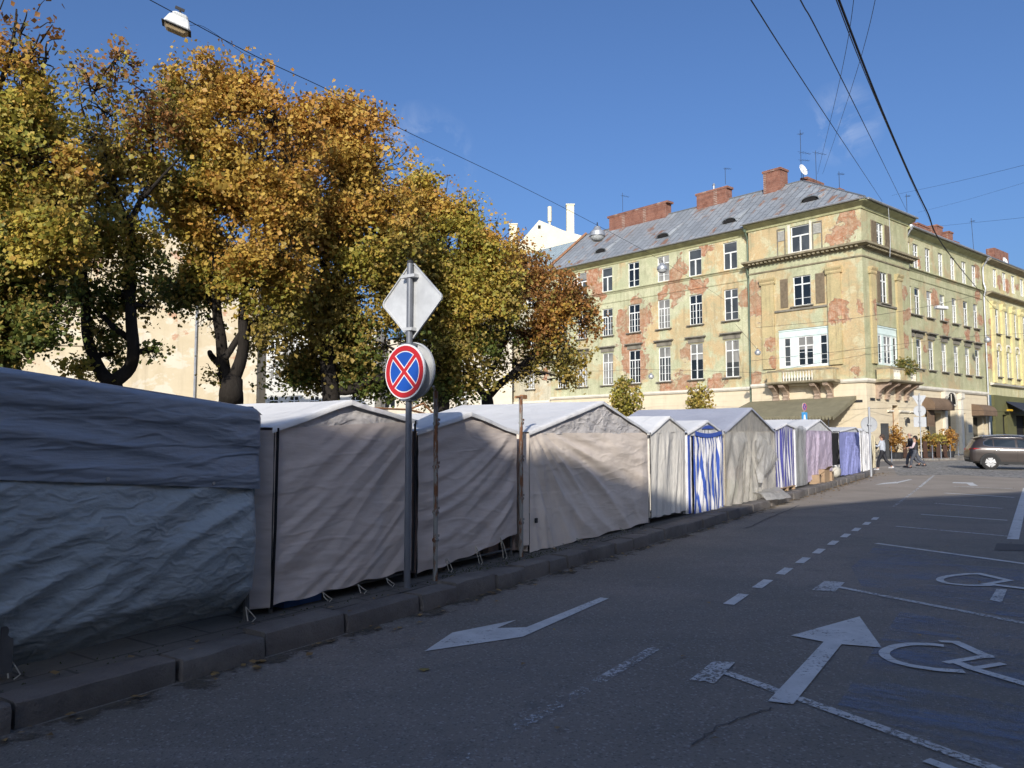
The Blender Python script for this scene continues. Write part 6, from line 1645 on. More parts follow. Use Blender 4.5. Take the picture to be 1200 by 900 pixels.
# bollards and terrace boards in front of the corner house
for i, (x, y) in enumerate([(1045, 541), (1093, 538.5), (1103, 537.6), (1114, 537), (1123.5, 534.2)]):
    q = gp(x, y, .12); mb = MB(); mb.lathe([(.05, 0), (.05, .03), (.035, .05), (.035, .84), (.045, .86), (.03, .92), (.01, .94)], (0, 0, 0), 10)
    tag(mb.build('bollard', M_POLE, None, (q.x, q.y, .12), smooth='auto'), ['thin grey bollard left of the walking couple, by the orange bush', 'thin grey bollard first right of the triangle sign post', 'thin grey bollard second right of the triangle sign post', 'thin grey bollard third right of the triangle sign post', 'thin grey bollard nearest the car'][i], 'bollard', 'bollards along the far pavement')
M_BOARD = plain('dark_brown_board', (.055, .028, .018), .7, .25, 4)
for i, x in enumerate((1043.5, 1060.5, 1067.5, 1084, 1091.5, 1099, 1107)):
    q = at(x, 520, 52.5 + .3 * i); bx = empty('terrace_board', (q.x, q.y, .12), 0, ['dark brown board standing left of the orange potted shrub', 'dark brown board just right of the orange potted shrub', 'dark brown board second right of the orange potted shrub', 'dark brown board just right of the triangle sign post', 'dark brown board before the middle of the terrace plants', 'dark brown board left of the last orange terrace shrub', 'dark brown board at the right end of the terrace plants'][i], 'screen board', 'dark boards round the terrace plants')
    mb = MB(); mb.box((0, 0, .62), (.3, .07, 1.1)); mb.build('panel', M_BOARD, bx, bevel=.012)
    mb = MB(); mb.box((0, 0, .035), (.34, .3, .07)); mb.build('foot', M_BOARD, bx)
q = at(1037.5, 520, 51.5); bx = empty('folded_screen', (q.x, q.y, .12), R(15), 'tall dark grey folded screen beside the round sign', 'screen')
for i, x in enumerate((-.16, .16)): mb = MB(); mb.box((x, .02 * i, 1.2), (.3, .06, 2.4)); mb.build('panel', plain('dark_grey_screen', (.05, .05, .05), .6, .2, 3), bx)

# ================================================================== TREES
def bark_mat():
    m, g = new_mat('bark')
    n = g.noise(g.map(g.obj, (6, 6, 1.2)), 2.0, 6, .7)
    c = g.mix(n, (.014, .012, .010), (.045, .038, .032))
    g.out(g.bsdf(c, .95, g.bump(n, .9, .04), .1)); return m
M_BARK = bark_mat()
GOLD = leaf_mat('gold_leaves', [(0, (.22, .19, .04)), (.3, (.40, .26, .055)), (.6, (.56, .38, .075)), (.85, (.50, .28, .07)), (1, (.68, .52, .12))])
OLIVE = leaf_mat('olive_leaves', [(0, (.11, .12, .03)), (.35, (.24, .19, .045)), (.65, (.38, .27, .07)), (1, (.50, .35, .09))])
GREEN = leaf_mat('green_leaves', [(0, (.06, .085, .018)), (.5, (.11, .14, .03)), (.8, (.19, .19, .04)), (1, (.34, .27, .06))])
YELGR = leaf_mat('yellow_green_leaves', [(0, (.14, .16, .03)), (.4, (.30, .27, .045)), (.75, (.50, .38, .07)), (1, (.62, .46, .09))])
RUST = leaf_mat('rust_leaves', [(0, (.14, .09, .03)), (.35, (.26, .125, .04)), (.7, (.38, .18, .055)), (1, (.46, .27, .08))])
ORANGE = leaf_mat('orange_leaves', [(0, (.25, .15, .035)), (.4, (.44, .22, .05)), (.75, (.52, .29, .06)), (1, (.62, .42, .09))])
LM = [GOLD, OLIVE, GREEN, YELGR, RUST, ORANGE]
G_, O_, N_, Y_, R_, A_ = range(6)

def leaf_mesh(name, groups, parent, mats=LM):
    """groups: (centres Nx3, sizes N, material index); every leaf is a small folded kite"""
    rs = np.random.RandomState(7)
    V, F, MI = [], [], []; base = 0
    for cen, size, mi in groups:
        n = len(cen)
        if n == 0: continue
        # sprays: leaves close together share a tilt, so whole tufts catch or miss the sun
        cell = np.floor(cen / .34).astype(np.int64); hsh = (cell[:, 0] * 73856093 ^ cell[:, 1] * 19349663 ^ cell[:, 2] * 83492791) % 4093
        tilt = rs.normal(size=(4093, 3)) * .75
        nrm = rs.normal(size=(n, 3)) * .5 + tilt[hsh] + np.array([-.10, -.60, .42]); nrm /= np.linalg.norm(nrm, axis=1)[:, None]
        t = rs.normal(size=(n, 3)) + np.array([0, 0, -.5]); t -= nrm * (t * nrm).sum(1)[:, None]; t /= np.linalg.norm(t, axis=1)[:, None]
        b = np.cross(nrm, t); L = size[:, None]
        a = cen - t * L * .5; tip = cen + t * L * .5
        le = cen - b * L * .46 + nrm * L * .13 - t * L * .06; ri = cen + b * L * .46 + nrm * L * .13 - t * L * .06
        V.append(np.stack([a, le, tip, ri], 1).reshape(-1, 3))
        i = base + np.arange(n) * 4
        F.append(np.stack([i, i + 1, i + 2, i, i + 2, i + 3], 1).reshape(-1, 3)); MI.append(np.full(2 * n, mi)); base += 4 * n
    V = np.concatenate(V).astype(np.float32); F = np.concatenate(F).astype(np.int32); MI = np.concatenate(MI).astype(np.int32)
    me = bpy.data.meshes.new(name); me.vertices.add(len(V)); me.vertices.foreach_set('co', V.ravel())
    me.loops.add(F.size); me.loops.foreach_set('vertex_index', F.ravel())
    me.polygons.add(len(F)); me.polygons.foreach_set('loop_start', np.arange(0, F.size, 3, dtype=np.int32)); me.polygons.foreach_set('loop_total', np.full(len(F), 3, dtype=np.int32))
    for m in mats: me.materials.append(m)
    me.polygons.foreach_set('material_index', MI); me.update(calc_edges=True); me.validate()
    return link(name, me, parent)

def catmull(P, k=4):
    out = []
    for i in range(len(P) - 1):
        p0, p1, p2, p3 = P[max(i - 1, 0)], P[i], P[i + 1], P[min(i + 2, len(P) - 1)]
        for j in range(k):
            t = j / k; out.append(0.5 * ((2 * p1) + (p2 - p0) * t + (2 * p0 - 5 * p1 + 4 * p2 - p3) * t * t + (3 * p1 - p0 - 3 * p2 + p3) * t ** 3))
    out.append(P[-1]); return out

def tree(label, Y, base_px, limbs, blobs, seed, dens=3.0, lsize=.086, twig=True, group='autumn trees behind the stalls'):
    """limbs: list of [(px, py, radius m), ...] at distance Y; blobs: (px, py, rx, ry, leaf material, density, depth offset)"""
    rnd = random.Random(seed); rs = np.random.RandomState(seed)
    bx = at(base_px, 470, Y); root = empty('autumn_tree', (bx.x, bx.y, GZ), 0, label, 'tree', group)
    org = Vector((bx.x, bx.y, GZ)); k = Y / FOC
    mb = MB(); nodes = []
    for li, lb in enumerate(limbs):
        P = []; Rr = []
        for (x, y, r) in lb:
            q = at(x, y, Y + rnd.uniform(-.25, .25)) - org; P.append(q); Rr.append(r)
        if li == 0:
            f = P[0].copy(); f.z = -.05; P = [f] + P; Rr = [Rr[0] * 1.35] + Rr
        C = catmull(P, 4); rr = list(np.interp(np.linspace(0, len(P) - 1, len(C)), range(len(P)), Rr))
        C = [c + mnoise.noise_vector(c * 1.3 + Vector((seed, li, 0))) * .07 for c in C]
        mb.tube(C, rr, 9); nodes += list(zip(C, rr))
    groups = []
    for (x, y, rx, ry, mi, dn, dy) in blobs:
        c = at(x, y, Y + dy) - org; a = rx * k; b = ry * k; dpt = (a + b) * .5
        # a limb out to the middle of this clump
        cand = [q for q in nodes if q[0].z < c.z + .3 * b] or nodes
        st, r0 = min(cand, key=lambda q: (q[0] - c).length + abs(q[1] - .08) * 2)
        d = c - st; L = d.length
        if L > .15:
            mid = st + d * .5 + Vector((rnd.uniform(-.2, .2), rnd.uniform(-.2, .2), .12 * L))
            C = catmull([st, mid, c], 5); r1 = min(r0 * .75, .09)
            C = [q + mnoise.noise_vector(q * 1.7 + Vector((seed, 3, 0))) * .06 for q in C]
            mb.tube(C, list(np.linspace(r1, .018, len(C))), 6)
            nodes += [(q, r) for q, r in zip(C[4:], np.linspace(r1, .018, len(C))[4:])]
        for _ in range(int(10 * dn) + 6):
            u = Vector((rnd.gauss(0, 1), rnd.gauss(0, 1), rnd.gauss(0, 1))); u.normalize()
            e = c + Vector((u.x * a, u.y * dpt, u.z * b)) * rnd.uniform(.6, 1.05)
            s0 = c.lerp(st, rnd.uniform(0, .4)); m_ = s0.lerp(e, .5) + Vector((rnd.uniform(-.15, .15), rnd.uniform(-.15, .15), rnd.uniform(-.05, .2)))
            C = catmull([s0, m_, e], 3); mb.tube(C, list(np.linspace(.02, .006, len(C))), 4, cap=False)
        # leaf sprays through the clump, thinner where the noise says gap, with ragged tufts beyond its outline
        area = rx * ry * 3.14; n = int(area / 31.0 * dn * dens)
        u = rs.normal(size=(n, 3)); u /= np.linalg.norm(u, axis=1)[:, None]; rad = rs.uniform(0, 1, n) ** .5 * 1.12
        ctr = np.array(c) + u * rad[:, None] * np.array([a, dpt, b]) * 1.04
        keep = [mnoise.noise(Vector(q) * .85 + Vector((seed * 3.1, 0, 0))) + .6 * mnoise.noise(Vector(q) * 2.2 + Vector((0, seed, 0))) > .0 for q in ctr]
        ctr = ctr[np.array(keep, bool)] if n else ctr
        nt_ = max(3, int(n * .10)); u = rs.normal(size=(nt_, 3)); u /= np.linalg.norm(u, axis=1)[:, None]
        tf = np.array(c) + u * (rs.uniform(1.0, 1.42, nt_))[:, None] * np.array([a, dpt, b])
        for q in tf[::2]:
            e = Vector(q); s0 = c + (e - c) * .55; mb.tube([s0, s0.lerp(e, .5) + Vector((0, 0, .05)), e], [.012, .008, .004], 4, cap=False)
        cnt = np.concatenate([rs.randint(10, 26, len(ctr)), rs.randint(4, 14, nt_)]); allc = np.concatenate([ctr, tf])
        lv = np.repeat(allc, cnt, 0); sp_ = np.repeat(rs.uniform(.09, .19, len(allc)), cnt)[:, None] * (Y / 19.0) ** .5
        lv = lv + rs.normal(size=lv.shape) * sp_ * np.array([1, 1, .8])
        sz = rs.uniform(.45, 1.6, len(lv)) ** 1.0 * lsize * np.repeat(rs.uniform(.8, 1.25, len(allc)), cnt) * (Y / 19.0) ** .35
        # mixed kinds of leaf, changing from spray to spray
        pk = np.repeat(rs.uniform(0, 1, len(allc)), cnt); pick = .7 * pk + .3 * rs.uniform(0, 1, len(lv)); alt = {G_: A_, O_: Y_, N_: O_, Y_: G_, R_: O_, A_: G_}[mi]
        groups.append((lv[pick < .68], sz[pick < .68], mi)); groups.append((lv[pick >= .68], sz[pick >= .68], alt))
    mb.build('trunk', M_BARK, root, smooth=True)
    leaf_mesh('crown', groups, root)
    return root

tree('yellow green maple cut by the left picture edge, bare twigs at its top', 14.5, -60,
     [[(-60, 470, .20), (-55, 360, .17), (-40, 250, .13), (-15, 150, .08), (10, 70, .04), (18, 10, .015)], [(-55, 330, .1), (-10, 300, .07), (40, 280, .03)], [(-48, 300, .1), (-10, 210, .06), (50, 170, .03)], [(-10, 150, .05), (25, 100, .03), (45, 40, .012)], [(-5, 130, .04), (-10, 60, .02), (5, 0, .01)], [(12, 75, .03), (40, 55, .02), (62, 30, .01)]],
     [(18, 130, 46, 42, Y_, .8, 0), (50, 150, 36, 36, Y_, .75, .4), (5, 190, 60, 50, Y_, 1, 0), (58, 205, 40, 40, G_, .8, .3), (20, 250, 62, 46, Y_, 1, .5), (75, 235, 26, 24, O_, .6, 0), (8, 300, 55, 44, N_, .9, 0), (60, 285, 40, 34, Y_, .8, -.4), (30, 345, 62, 36, N_, .9, .4), (-5, 385, 50, 34, N_, 1, 0), (52, 380, 34, 26, N_, .6, 0), (-10, 415, 34, 18, N_, .5, .2), (25, 40, 42, 40, R_, .07, 0), (55, 70, 30, 30, R_, .1, 0), (5, 80, 36, 32, A_, .22, 0)], 11, lsize=.086)
tree('sparse olive maple with a forked dark trunk, second from the left', 17, 136,
     [[(136, 478, .20), (134, 455, .20), (132, 446, .20)], [(132, 448, .17), (112, 425, .13), (102, 395, .11), (99, 350, .10), (98, 300, .07), (92, 240, .045), (80, 180, .02)], [(134, 450, .17), (152, 430, .14), (158, 405, .13), (154, 370, .12), (153, 320, .11), (154, 280, .10), (152, 255, .09)], [(153, 270, .08), (140, 240, .06), (128, 200, .045), (118, 150, .02)], [(153, 262, .08), (165, 235, .06), (176, 212, .05), (180, 170, .03), (172, 110, .015)], [(156, 400, .09), (135, 385, .07), (118, 370, .05), (104, 352, .04)], [(170, 228, .05), (195, 205, .03), (215, 180, .015)], [(128, 200, .03), (100, 140, .02), (90, 90, .01)]],
     [(115, 105, 34, 36, R_, 0.132, 0), (165, 105, 34, 36, R_, 0.165, 0), (140, 70, 22, 20, R_, 0.077, 0), (110, 160, 40, 40, O_, 0.231, 0), (175, 155, 36, 36, R_, 0.231, 0), (140, 195, 46, 36, O_, 0.303, 0), (100, 230, 44, 36, O_, 0.413, 0), (178, 215, 26, 30, O_, 0.275, .4), (130, 270, 52, 34, Y_, 0.44, -.2), (80, 275, 30, 28, Y_, 0.385, -.4), (172, 285, 26, 32, N_, 0.303, .3), (110, 310, 52, 30, O_, 0.468, 0), (160, 318, 30, 24, N_, 0.33, 0), (92, 342, 36, 22, N_, 0.33, 0), (140, 348, 34, 22, N_, 0.33, .2), (122, 390, 22, 22, N_, 0.231, .2), (98, 432, 24, 18, Y_, 0.275, -.2), (132, 415, 16, 22, N_, 0.248, .4), (182, 412, 12, 14, N_, 0.22, 0), (172, 360, 14, 16, O_, 0.165, 0), (128, 130, 50, 60, O_, 0.066, 0)], 23, lsize=.086)
tree('tall golden maple, its three stems rising from one foot above the stall roofs', 19, 272,
     [[(272, 478, .30), (271, 462, .29), (270, 448, .27)], [(268, 455, .17), (262, 425, .15), (257, 385, .13), (253, 350, .11), (248, 290, .09), (240, 220, .06), (235, 150, .03)], [(272, 452, .18), (282, 420, .15), (286, 390, .13), (287, 340, .11), (295, 280, .08), (305, 210, .05), (310, 140, .02)], [(262, 432, .09), (250, 420, .08), (245, 412, .06)], [(262, 420, .09), (275, 400, .08), (285, 385, .07)], [(256, 375, .08), (240, 340, .06), (222, 320, .03)], [(286, 395, .07), (302, 375, .05), (318, 360, .03)]],
     [(245, 95, 44, 30, G_, .95, 0), (292, 105, 38, 34, A_, .95, .3), (210, 120, 30, 34, O_, .55, .2), (325, 140, 36, 34, A_, 1, 0), (215, 165, 42, 36, O_, .8, 0), (265, 150, 48, 38, G_, 1, -.4), (300, 190, 50, 36, G_, 1, -.3), (230, 215, 44, 34, Y_, 1, -.3), (345, 190, 30, 36, A_, .9, .3), (265, 240, 50, 34, G_, 1, -.5), (320, 245, 46, 40, G_, 1, 0), (228, 268, 34, 30, Y_, .9, 0), (285, 290, 48, 34, G_, 1, -.4), (245, 310, 36, 28, Y_, .9, 0), (220, 345, 34, 24, N_, .75, .2), (300, 335, 40, 30, Y_, .95, 0), (262, 340, 26, 20, Y_, .6, -.2), (335, 300, 34, 36, G_, .9, 0), (318, 385, 26, 28, O_, .7, .4), (348, 165, 26, 30, A_, .8, .6), (345, 250, 28, 40, G_, .9, .8), (338, 340, 26, 34, O_, .8, .8), (242, 375, 20, 12, N_, .4, .2), (252, 440, 14, 12, O_, .25, 0), (200, 240, 18, 22, O_, .35, .3)], 37)
tree('broad amber maple right behind the diamond sign', 22, 392,
     [[(388, 478, .26), (387, 450, .25), (385, 425, .22), (382, 390, .19), (380, 350, .16), (382, 300, .12), (392, 230, .07), (398, 160, .03)], [(388, 455, .16), (410, 458, .16), (432, 447, .15), (452, 440, .13), (480, 425, .08)], [(383, 400, .1), (360, 370, .07), (335, 340, .04)], [(381, 350, .1), (410, 310, .07), (440, 270, .03)], [(384, 320, .08), (360, 270, .05), (350, 220, .02)]],
     [(395, 135, 28, 26, A_, .9, 0), (425, 160, 38, 34, A_, 1, 0), (385, 180, 40, 36, A_, 1, .2), (450, 200, 32, 34, G_, .95, 0), (410, 215, 46, 38, G_, 1, -.4), (362, 225, 42, 38, A_, 1, 0), (390, 260, 50, 36, G_, 1, -.5), (440, 255, 44, 36, G_, 1, 0), (355, 280, 40, 34, G_, 1, -.3), (410, 305, 52, 34, Y_, 1, -.4), (455, 300, 38, 34, O_, 1, 0), (360, 325, 44, 32, G_, 1, -.3), (420, 350, 52, 30, O_, 1, 0), (465, 350, 34, 32, O_, .9, 0), (360, 370, 46, 30, O_, 1, 0), (330, 400, 38, 28, O_, .95, .2), (390, 405, 50, 28, O_, 1, .2), (445, 400, 42, 28, N_, 1, .2), (340, 435, 40, 22, N_, .95, .4), (420, 440, 48, 20, N_, .8, .6), (372, 448, 24, 14, O_, .5, .4), (455, 455, 34, 14, N_, .7, .5)], 41)
tree('green and yellow maple right of the sign post', 26.5, 520,
     [[(520, 480, .22), (520, 440, .2), (516, 400, .17), (512, 350, .13), (508, 290, .08), (505, 230, .03)], [(518, 420, .11), (545, 380, .08), (570, 340, .04)], [(516, 390, .1), (490, 350, .07), (475, 310, .03)]],
     [(492, 222, 24, 24, Y_, .9, 0), (520, 245, 34, 30, G_, 1, 0), (490, 265, 34, 34, G_, 1, .2), (548, 262, 30, 28, Y_, .95, 0), (575, 290, 32, 30, G_, .95, .2), (528, 290, 42, 32, Y_, 1, -.4), (485, 310, 36, 34, O_, 1, 0), (560, 325, 42, 32, Y_, 1, -.3), (515, 335, 44, 32, O_, 1, -.2), (590, 345, 28, 30, O_, .9, .3), (545, 368, 44, 30, Y_, 1, -.2), (495, 375, 40, 30, O_, 1, 0), (525, 405, 46, 28, O_, 1, 0), (575, 390, 32, 26, N_, .9, .3), (500, 430, 40, 24, N_, 1, .2), (545, 438, 36, 20, O_, .85, .3), (515, 458, 42, 16, N_, .9, .4)], 53, lsize=.086)
tree('rust red maple leaning over the stalls in front of the green house', 29.5, 572,
     [[(571, 480, .24), (570, 468, .23), (569, 460, .22)], [(569, 465, .16), (558, 450, .13), (551, 436, .10), (545, 410, .05)], [(572, 463, .17), (588, 448, .15), (601, 438, .13), (620, 420, .10), (640, 395, .06), (655, 360, .03)], [(570, 455, .12), (576, 435, .11), (588, 410, .09), (600, 370, .06), (612, 320, .03)], [(610, 430, .06), (635, 425, .04), (660, 420, .02)]],
     [(602, 300, 24, 22, R_, .95, 0), (620, 325, 34, 28, R_, 1, 0), (590, 335, 26, 28, R_, .9, .3), (650, 345, 30, 26, R_, 1, 0), (612, 360, 40, 28, R_, 1, -.3), (676, 360, 22, 22, R_, .95, 0), (655, 380, 34, 24, A_, .95, -.2), (620, 392, 38, 24, R_, .95, -.2), (686, 378, 18, 16, R_, .8, 0), (590, 385, 26, 26, O_, .85, .2), (660, 408, 30, 18, O_, .9, -.2), (625, 418, 36, 18, O_, .9, -.2), (664, 430, 20, 16, O_, .75, 0), (640, 440, 18, 10, O_, .4, 0), (600, 425, 26, 18, O_, .7, .2), (668, 446, 10, 7, O_, .35, 0), (545, 400, 20, 20, O_, .6, .2), (608, 445, 16, 10, O_, .4, 0)], 67, lsize=.086)
# two young street trees in front of the green house
def young_tree(px, ytop, ybot, rx, Y, label, mats, seed):
    k = Y / FOC; b = at(px, 470, Y); root = empty('young_tree', (b.x, b.y, GZ), 0, label, 'tree', 'young trees along the left front')
    zt = (HOR - ytop) * k + CAM_H - GZ; zb = (HOR - ybot) * k + CAM_H - GZ
    rnd = random.Random(seed); rs = np.random.RandomState(seed)
    mb = MB(); mb.tube([(0, 0, -.05), (.02, 0, zb), (0, .02, (zb + zt) / 2), (.02, 0, zt)], [.06, .05, .035, .01], 7)
    for i in range(14):
        z = zb + (zt - zb) * rnd.uniform(-.05, .8); a = rnd.uniform(0, 6.28); l = rx * k * rnd.uniform(.6, 1)
        mb.tube([(0, 0, z), (math.cos(a) * l * .5, math.sin(a) * l * .5, z + .25), (math.cos(a) * l, math.sin(a) * l, z + .45)], [.02, .012, .006], 4)
    mb.build('trunk', M_BARK, root, smooth=True)
    g_ = []; n = 420; u = rs.normal(size=(n, 3)); u /= np.linalg.norm(u, axis=1)[:, None]; rad = rs.uniform(0, 1, n) ** .45
    c = u * rad[:, None] * np.array([rx * k, rx * k, (zt - zb) * .52]) + np.array([0, 0, (zt + zb) / 2])
    c = np.array([q for q in c if mnoise.noise(Vector(q) * 1.6 + Vector((seed, 0, 0))) > -.22])
    lv = np.repeat(c, 6, 0) + rs.normal(size=(len(c) * 6, 3)) * .09; sz = rs.uniform(.10, .2, len(lv)); pk = rs.uniform(0, 1, len(lv))
    leaf_mesh('crown', [(lv[pk < .6], sz[pk < .6], mats[0]), (lv[pk >= .6], sz[pk >= .6], mats[1])], root)
young_tree(734, 441, 500, 19, 42, 'young yellowing tree with a narrow crown above the broad stall roof', (Y_, O_), 3)
young_tree(820, 450, 500, 17, 46, 'shorter young tree above the grey roofed stall', (O_, Y_), 5)
# shrubs and the plant on the balcony
def shrub(name, loc, rx, ry, rz, label, mats, seed, n=260, ls=(.08, .15), pot=True, cat='shrub', group=None):
    root = empty(name, loc, 0, label, cat, group); rnd = random.Random(seed); rs = np.random.RandomState(seed); z0 = .42 if pot else 0
    if pot: mb = MB(); mb.lathe([(rx * .5, 0), (rx * .62, .4), (rx * .68, .42), (rx * .6, .44), (.02, .43)], (0, 0, 0), 14); mb.build('planter', M_IRON, root)
    mb = MB()
    for i in range(12):
        a = rnd.uniform(0, 6.28); q = Vector((math.cos(a) * rx * rnd.uniform(.3, .9), math.sin(a) * ry * rnd.uniform(.3, .9), z0 + rz * rnd.uniform(1.0, 1.9)))
        mb.tube([(0, 0, z0 - .05), (q.x * .4, q.y * .4, z0 + (q.z - z0) * .5), tuple(q)], [.015, .01, .005], 4)
    mb.build('stem', M_BARK, root)
    u = rs.normal(size=(n, 3)); u /= np.linalg.norm(u, axis=1)[:, None]; rad = rs.uniform(0, 1, n) ** .45
    c = u * rad[:, None] * np.array([rx, ry, rz]) + np.array([0, 0, z0 + rz])
    c = np.array([q for q in c if mnoise.noise(Vector(q) * 2.2 + Vector((seed, 0, 0))) > -.25])
    lv = np.repeat(c, 5, 0) + rs.normal(size=(len(c) * 5, 3)) * .06; sz = rs.uniform(*ls, len(lv)); pk = rs.uniform(0, 1, len(lv))
    leaf_mesh('foliage', [(lv[pk < .65], sz[pk < .65], mats[0]), (lv[pk >= .65], sz[pk >= .65], mats[1])], root); return root
q = at(1050, 520, 51.8); shrub('potted_shrub', (q.x, q.y, .12), .72, .6, .95, 'orange potted shrub on the pavement left of the walking couple', (A_, R_), 2)
q = at(1086, 520, 54); shrub('potted_shrub', (q.x, q.y, .12), .75, .6, .72, 'olive green potted shrub beside the triangle sign post', (O_, A_), 4)
q = at(1098, 520, 54.7); shrub('potted_shrub', (q.x, q.y, .12), .75, .6, .7, 'green and yellow potted shrub in the middle of the terrace', (Y_, O_), 6)
q = at(1111, 520, 55.5); shrub('potted_shrub', (q.x, q.y, .12), .7, .6, .88, 'orange potted shrub at the right end of the terrace', (A_, R_), 8)
q = Vector(FTR.pt(3.9, 1.1, 6.0)) + cb.location; shrub('balcony_shrub', tuple(q), .95, .5, .72, 'green bush growing wild on the right balcony', (N_, O_), 9, pot=False, cat='bush')

# ================================================================== PEOPLE
def skin_mesh(name, verts, edges, radii, mat, parent=None, sub=2):
    me = bpy.data.meshes.new(name); me.from_pydata(verts, edges, [])
    o = bpy.data.objects.new(name, me); COL.objects.link(o)
    md = o.modifiers.new('skin', 'SKIN'); md.use_smooth_shade = True
    for i, r in enumerate(radii):
        s_ = me.skin_vertices[0].data[i]; s_.radius = r if isinstance(r, tuple) else (r, r)
    me.skin_vertices[0].data[0].use_root = True
    sb = o.modifiers.new('sub', 'SUBSURF'); sb.levels = sub; sb.render_levels = sub
    dg_ = bpy.context.evaluated_depsgraph_get(); ev = o.evaluated_get(dg_)
    m2 = bpy.data.meshes.new_from_object(ev, preserve_all_data_layers=False, depsgraph=dg_)
    bpy.data.objects.remove(o); m2.materials.clear(); m2.materials.append(mat)
    m2.polygons.foreach_set('use_smooth', [True] * len(m2.polygons))
    return link(name, m2, parent)
M_SKIN = plain('skin', (.44, .25, .17), .6, .06, 12)
def person(loc, rz, label, h, stride, arms, top, trousers, shoes, hair, sleeve=None, bald=False, female=False, vest=None, group=None):
    """local frame: +x is the walking direction, y to the person's left"""
    root = empty('person', loc, rz, label, 'person', group); s_ = h / 1.75
    S = lambda x, y, z: Vector((x * s_, y * s_, z * s_))
    sw = .165 if female else .19
    V, E, Rd = [], [], []
    def add(p, r, par=None):
        V.append(p); Rd.append(tuple(q * s_ for q in r) if isinstance(r, tuple) else r * s_)
        if par is not None: E.append((par, len(V) - 1))
        return len(V) - 1
    pel = add(S(0, 0, .94), (.10, .15)); sp_ = add(S(.0, 0, 1.12), (.09, .13), pel); ch = add(S(.01, 0, 1.34), (.10, .155), sp_)
    nk = add(S(.02, 0, 1.485), .052, ch); hd0 = add(S(.035, 0, 1.56), (.07, .062), nk); hd1 = add(S(.04, 0, 1.645), (.096, .08), hd0); hd2 = add(S(.03, 0, 1.71), (.07, .062), hd1)
    nose = add(S(.138, 0, 1.625), .014, hd1)
    J = {}
    for sd_, k in ((1, 'l'), (-1, 'r')):
        a = stride * sd_; hip = add(S(0, .09 * sd_, .88), .085, pel)
        kn = S(.44 * math.sin(a) + .03, .095 * sd_, .88 - .42 * math.cos(a)); back = max(0, -a)
        an = kn + S(.43 * math.sin(a - .25 - back * .5), 0, -.40 * math.cos(a - .25 - back * .5)); 
        an.z = max(an.z, .075 * s_)
        i = add(kn, .06, hip); j = add(an, .042, i); toe = an + S(.15, 0, -.045 if a > -0.1 else -.06); toe.z = max(toe.z, .03 * s_); add(toe, .035, j)
        J[k + 'leg'] = (V[hip], kn, an, toe)
        sh = add(S(.01, sw * sd_, 1.40), .062, ch); el_, wr_ = arms[k]
        e = S(*el_); w_ = S(*wr_); e.y += 0; i = add(e, .042, sh); j = add(w_, .03, i)
        d = (w_ - e).normalized(); side = d.cross(Vector((0, 1, 0))).normalized() if abs(d.y) < .9 else Vector((1, 0, 0))
        pm = add(w_ + d * .06 * s_, (.036, .022), j)
        lat = Vector((0, 1, 0)) - d * d.y; lat.normalize(); curl = d.cross(lat) * (-1)
        for fi, fl in enumerate((.062, .072, .068, .052)):
            b_ = w_ + d * .085 * s_ + lat * (.027 - .018 * fi) * s_; b1 = b_ + (d * .75 + Vector((.3, 0, -.1))).normalized() * fl * .55 * s_; b2 = b1 + (d * .4 + Vector((.6, 0, -.2))).normalized() * fl * .5 * s_
            q = add(b_, .0095, pm); q = add(b1, .0085, q); add(b2, .0075, q)
        q = add(w_ + d * .04 * s_ + lat * .04 * s_, .011, pm); add(w_ + d * .07 * s_ + lat * .062 * s_, .009, q)
        J[k + 'arm'] = (V[sh], e, w_)
    skin_mesh('body', V, E, Rd, M_SKIN, root, 1)
    # trousers
    V2 = [S(0, 0, 1.08), S(0, 0, .93)]; E2 = [(0, 1)]; R2 = [(.115 * s_, .165 * s_), (.12 * s_, .17 * s_)]
    for k in 'lr':
        hp, kn, an, toe = J[k + 'leg']; b_ = len(V2); V2 += [hp - Vector((0, 0, .02)), kn, an + Vector((0, 0, .05 * s_))]; R2 += [.105 * s_, .078 * s_, .066 * s_]; E2 += [(1, b_), (b_, b_ + 1), (b_ + 1, b_ + 2)]
    skin_mesh('trousers', V2, E2, R2, trousers, root)
    for k in 'lr':
        hp, kn, an, toe = J[k + 'leg']; heel = an + S(-.05, 0, -.03); heel.z = max(heel.z, .035 * s_); t2 = toe + S(.07, 0, 0)
        t2.z = max(t2.z, .03 * s_); skin_mesh('shoe', [an + Vector((0, 0, .0)), heel, toe, t2], [(0, 1), (1, 2), (2, 3), (0, 2)], [.05 * s_, .045 * s_, .048 * s_, .036 * s_], shoes, root, 1)
    # top with sleeves
    V3 = [S(0, 0, .86), S(.0, 0, 1.12), S(.01, 0, 1.33), S(.015, 0, 1.44)]; E3 = [(0, 1), (1, 2), (2, 3)]; R3 = [(.15 * s_, .20 * s_), (.14 * s_, .18 * s_), (.13 * s_, .185 * s_), (.075 * s_, .09 * s_)]
    if not sleeve:
        for k in 'lr':
            sh, e, w_ = J[k + 'arm']; b_ = len(V3); V3 += [sh, e, w_ - (w_ - e) * .06]; R3 += [.078 * s_, .06 * s_, .046 * s_]; E3 += [(2, b_), (b_, b_ + 1), (b_ + 1, b_ + 2)]
    skin_mesh('jacket', V3, E3, R3, top, root)
    if sleeve:
        for k in 'lr':
            sh, e, w_ = J[k + 'arm']; skin_mesh('sleeve', [sh + Vector((0, 0, .01)), e, w_ - (w_ - e) * .06], [(0, 1), (1, 2)], [.075 * s_, .06 * s_, .046 * s_], sleeve, root, 1)
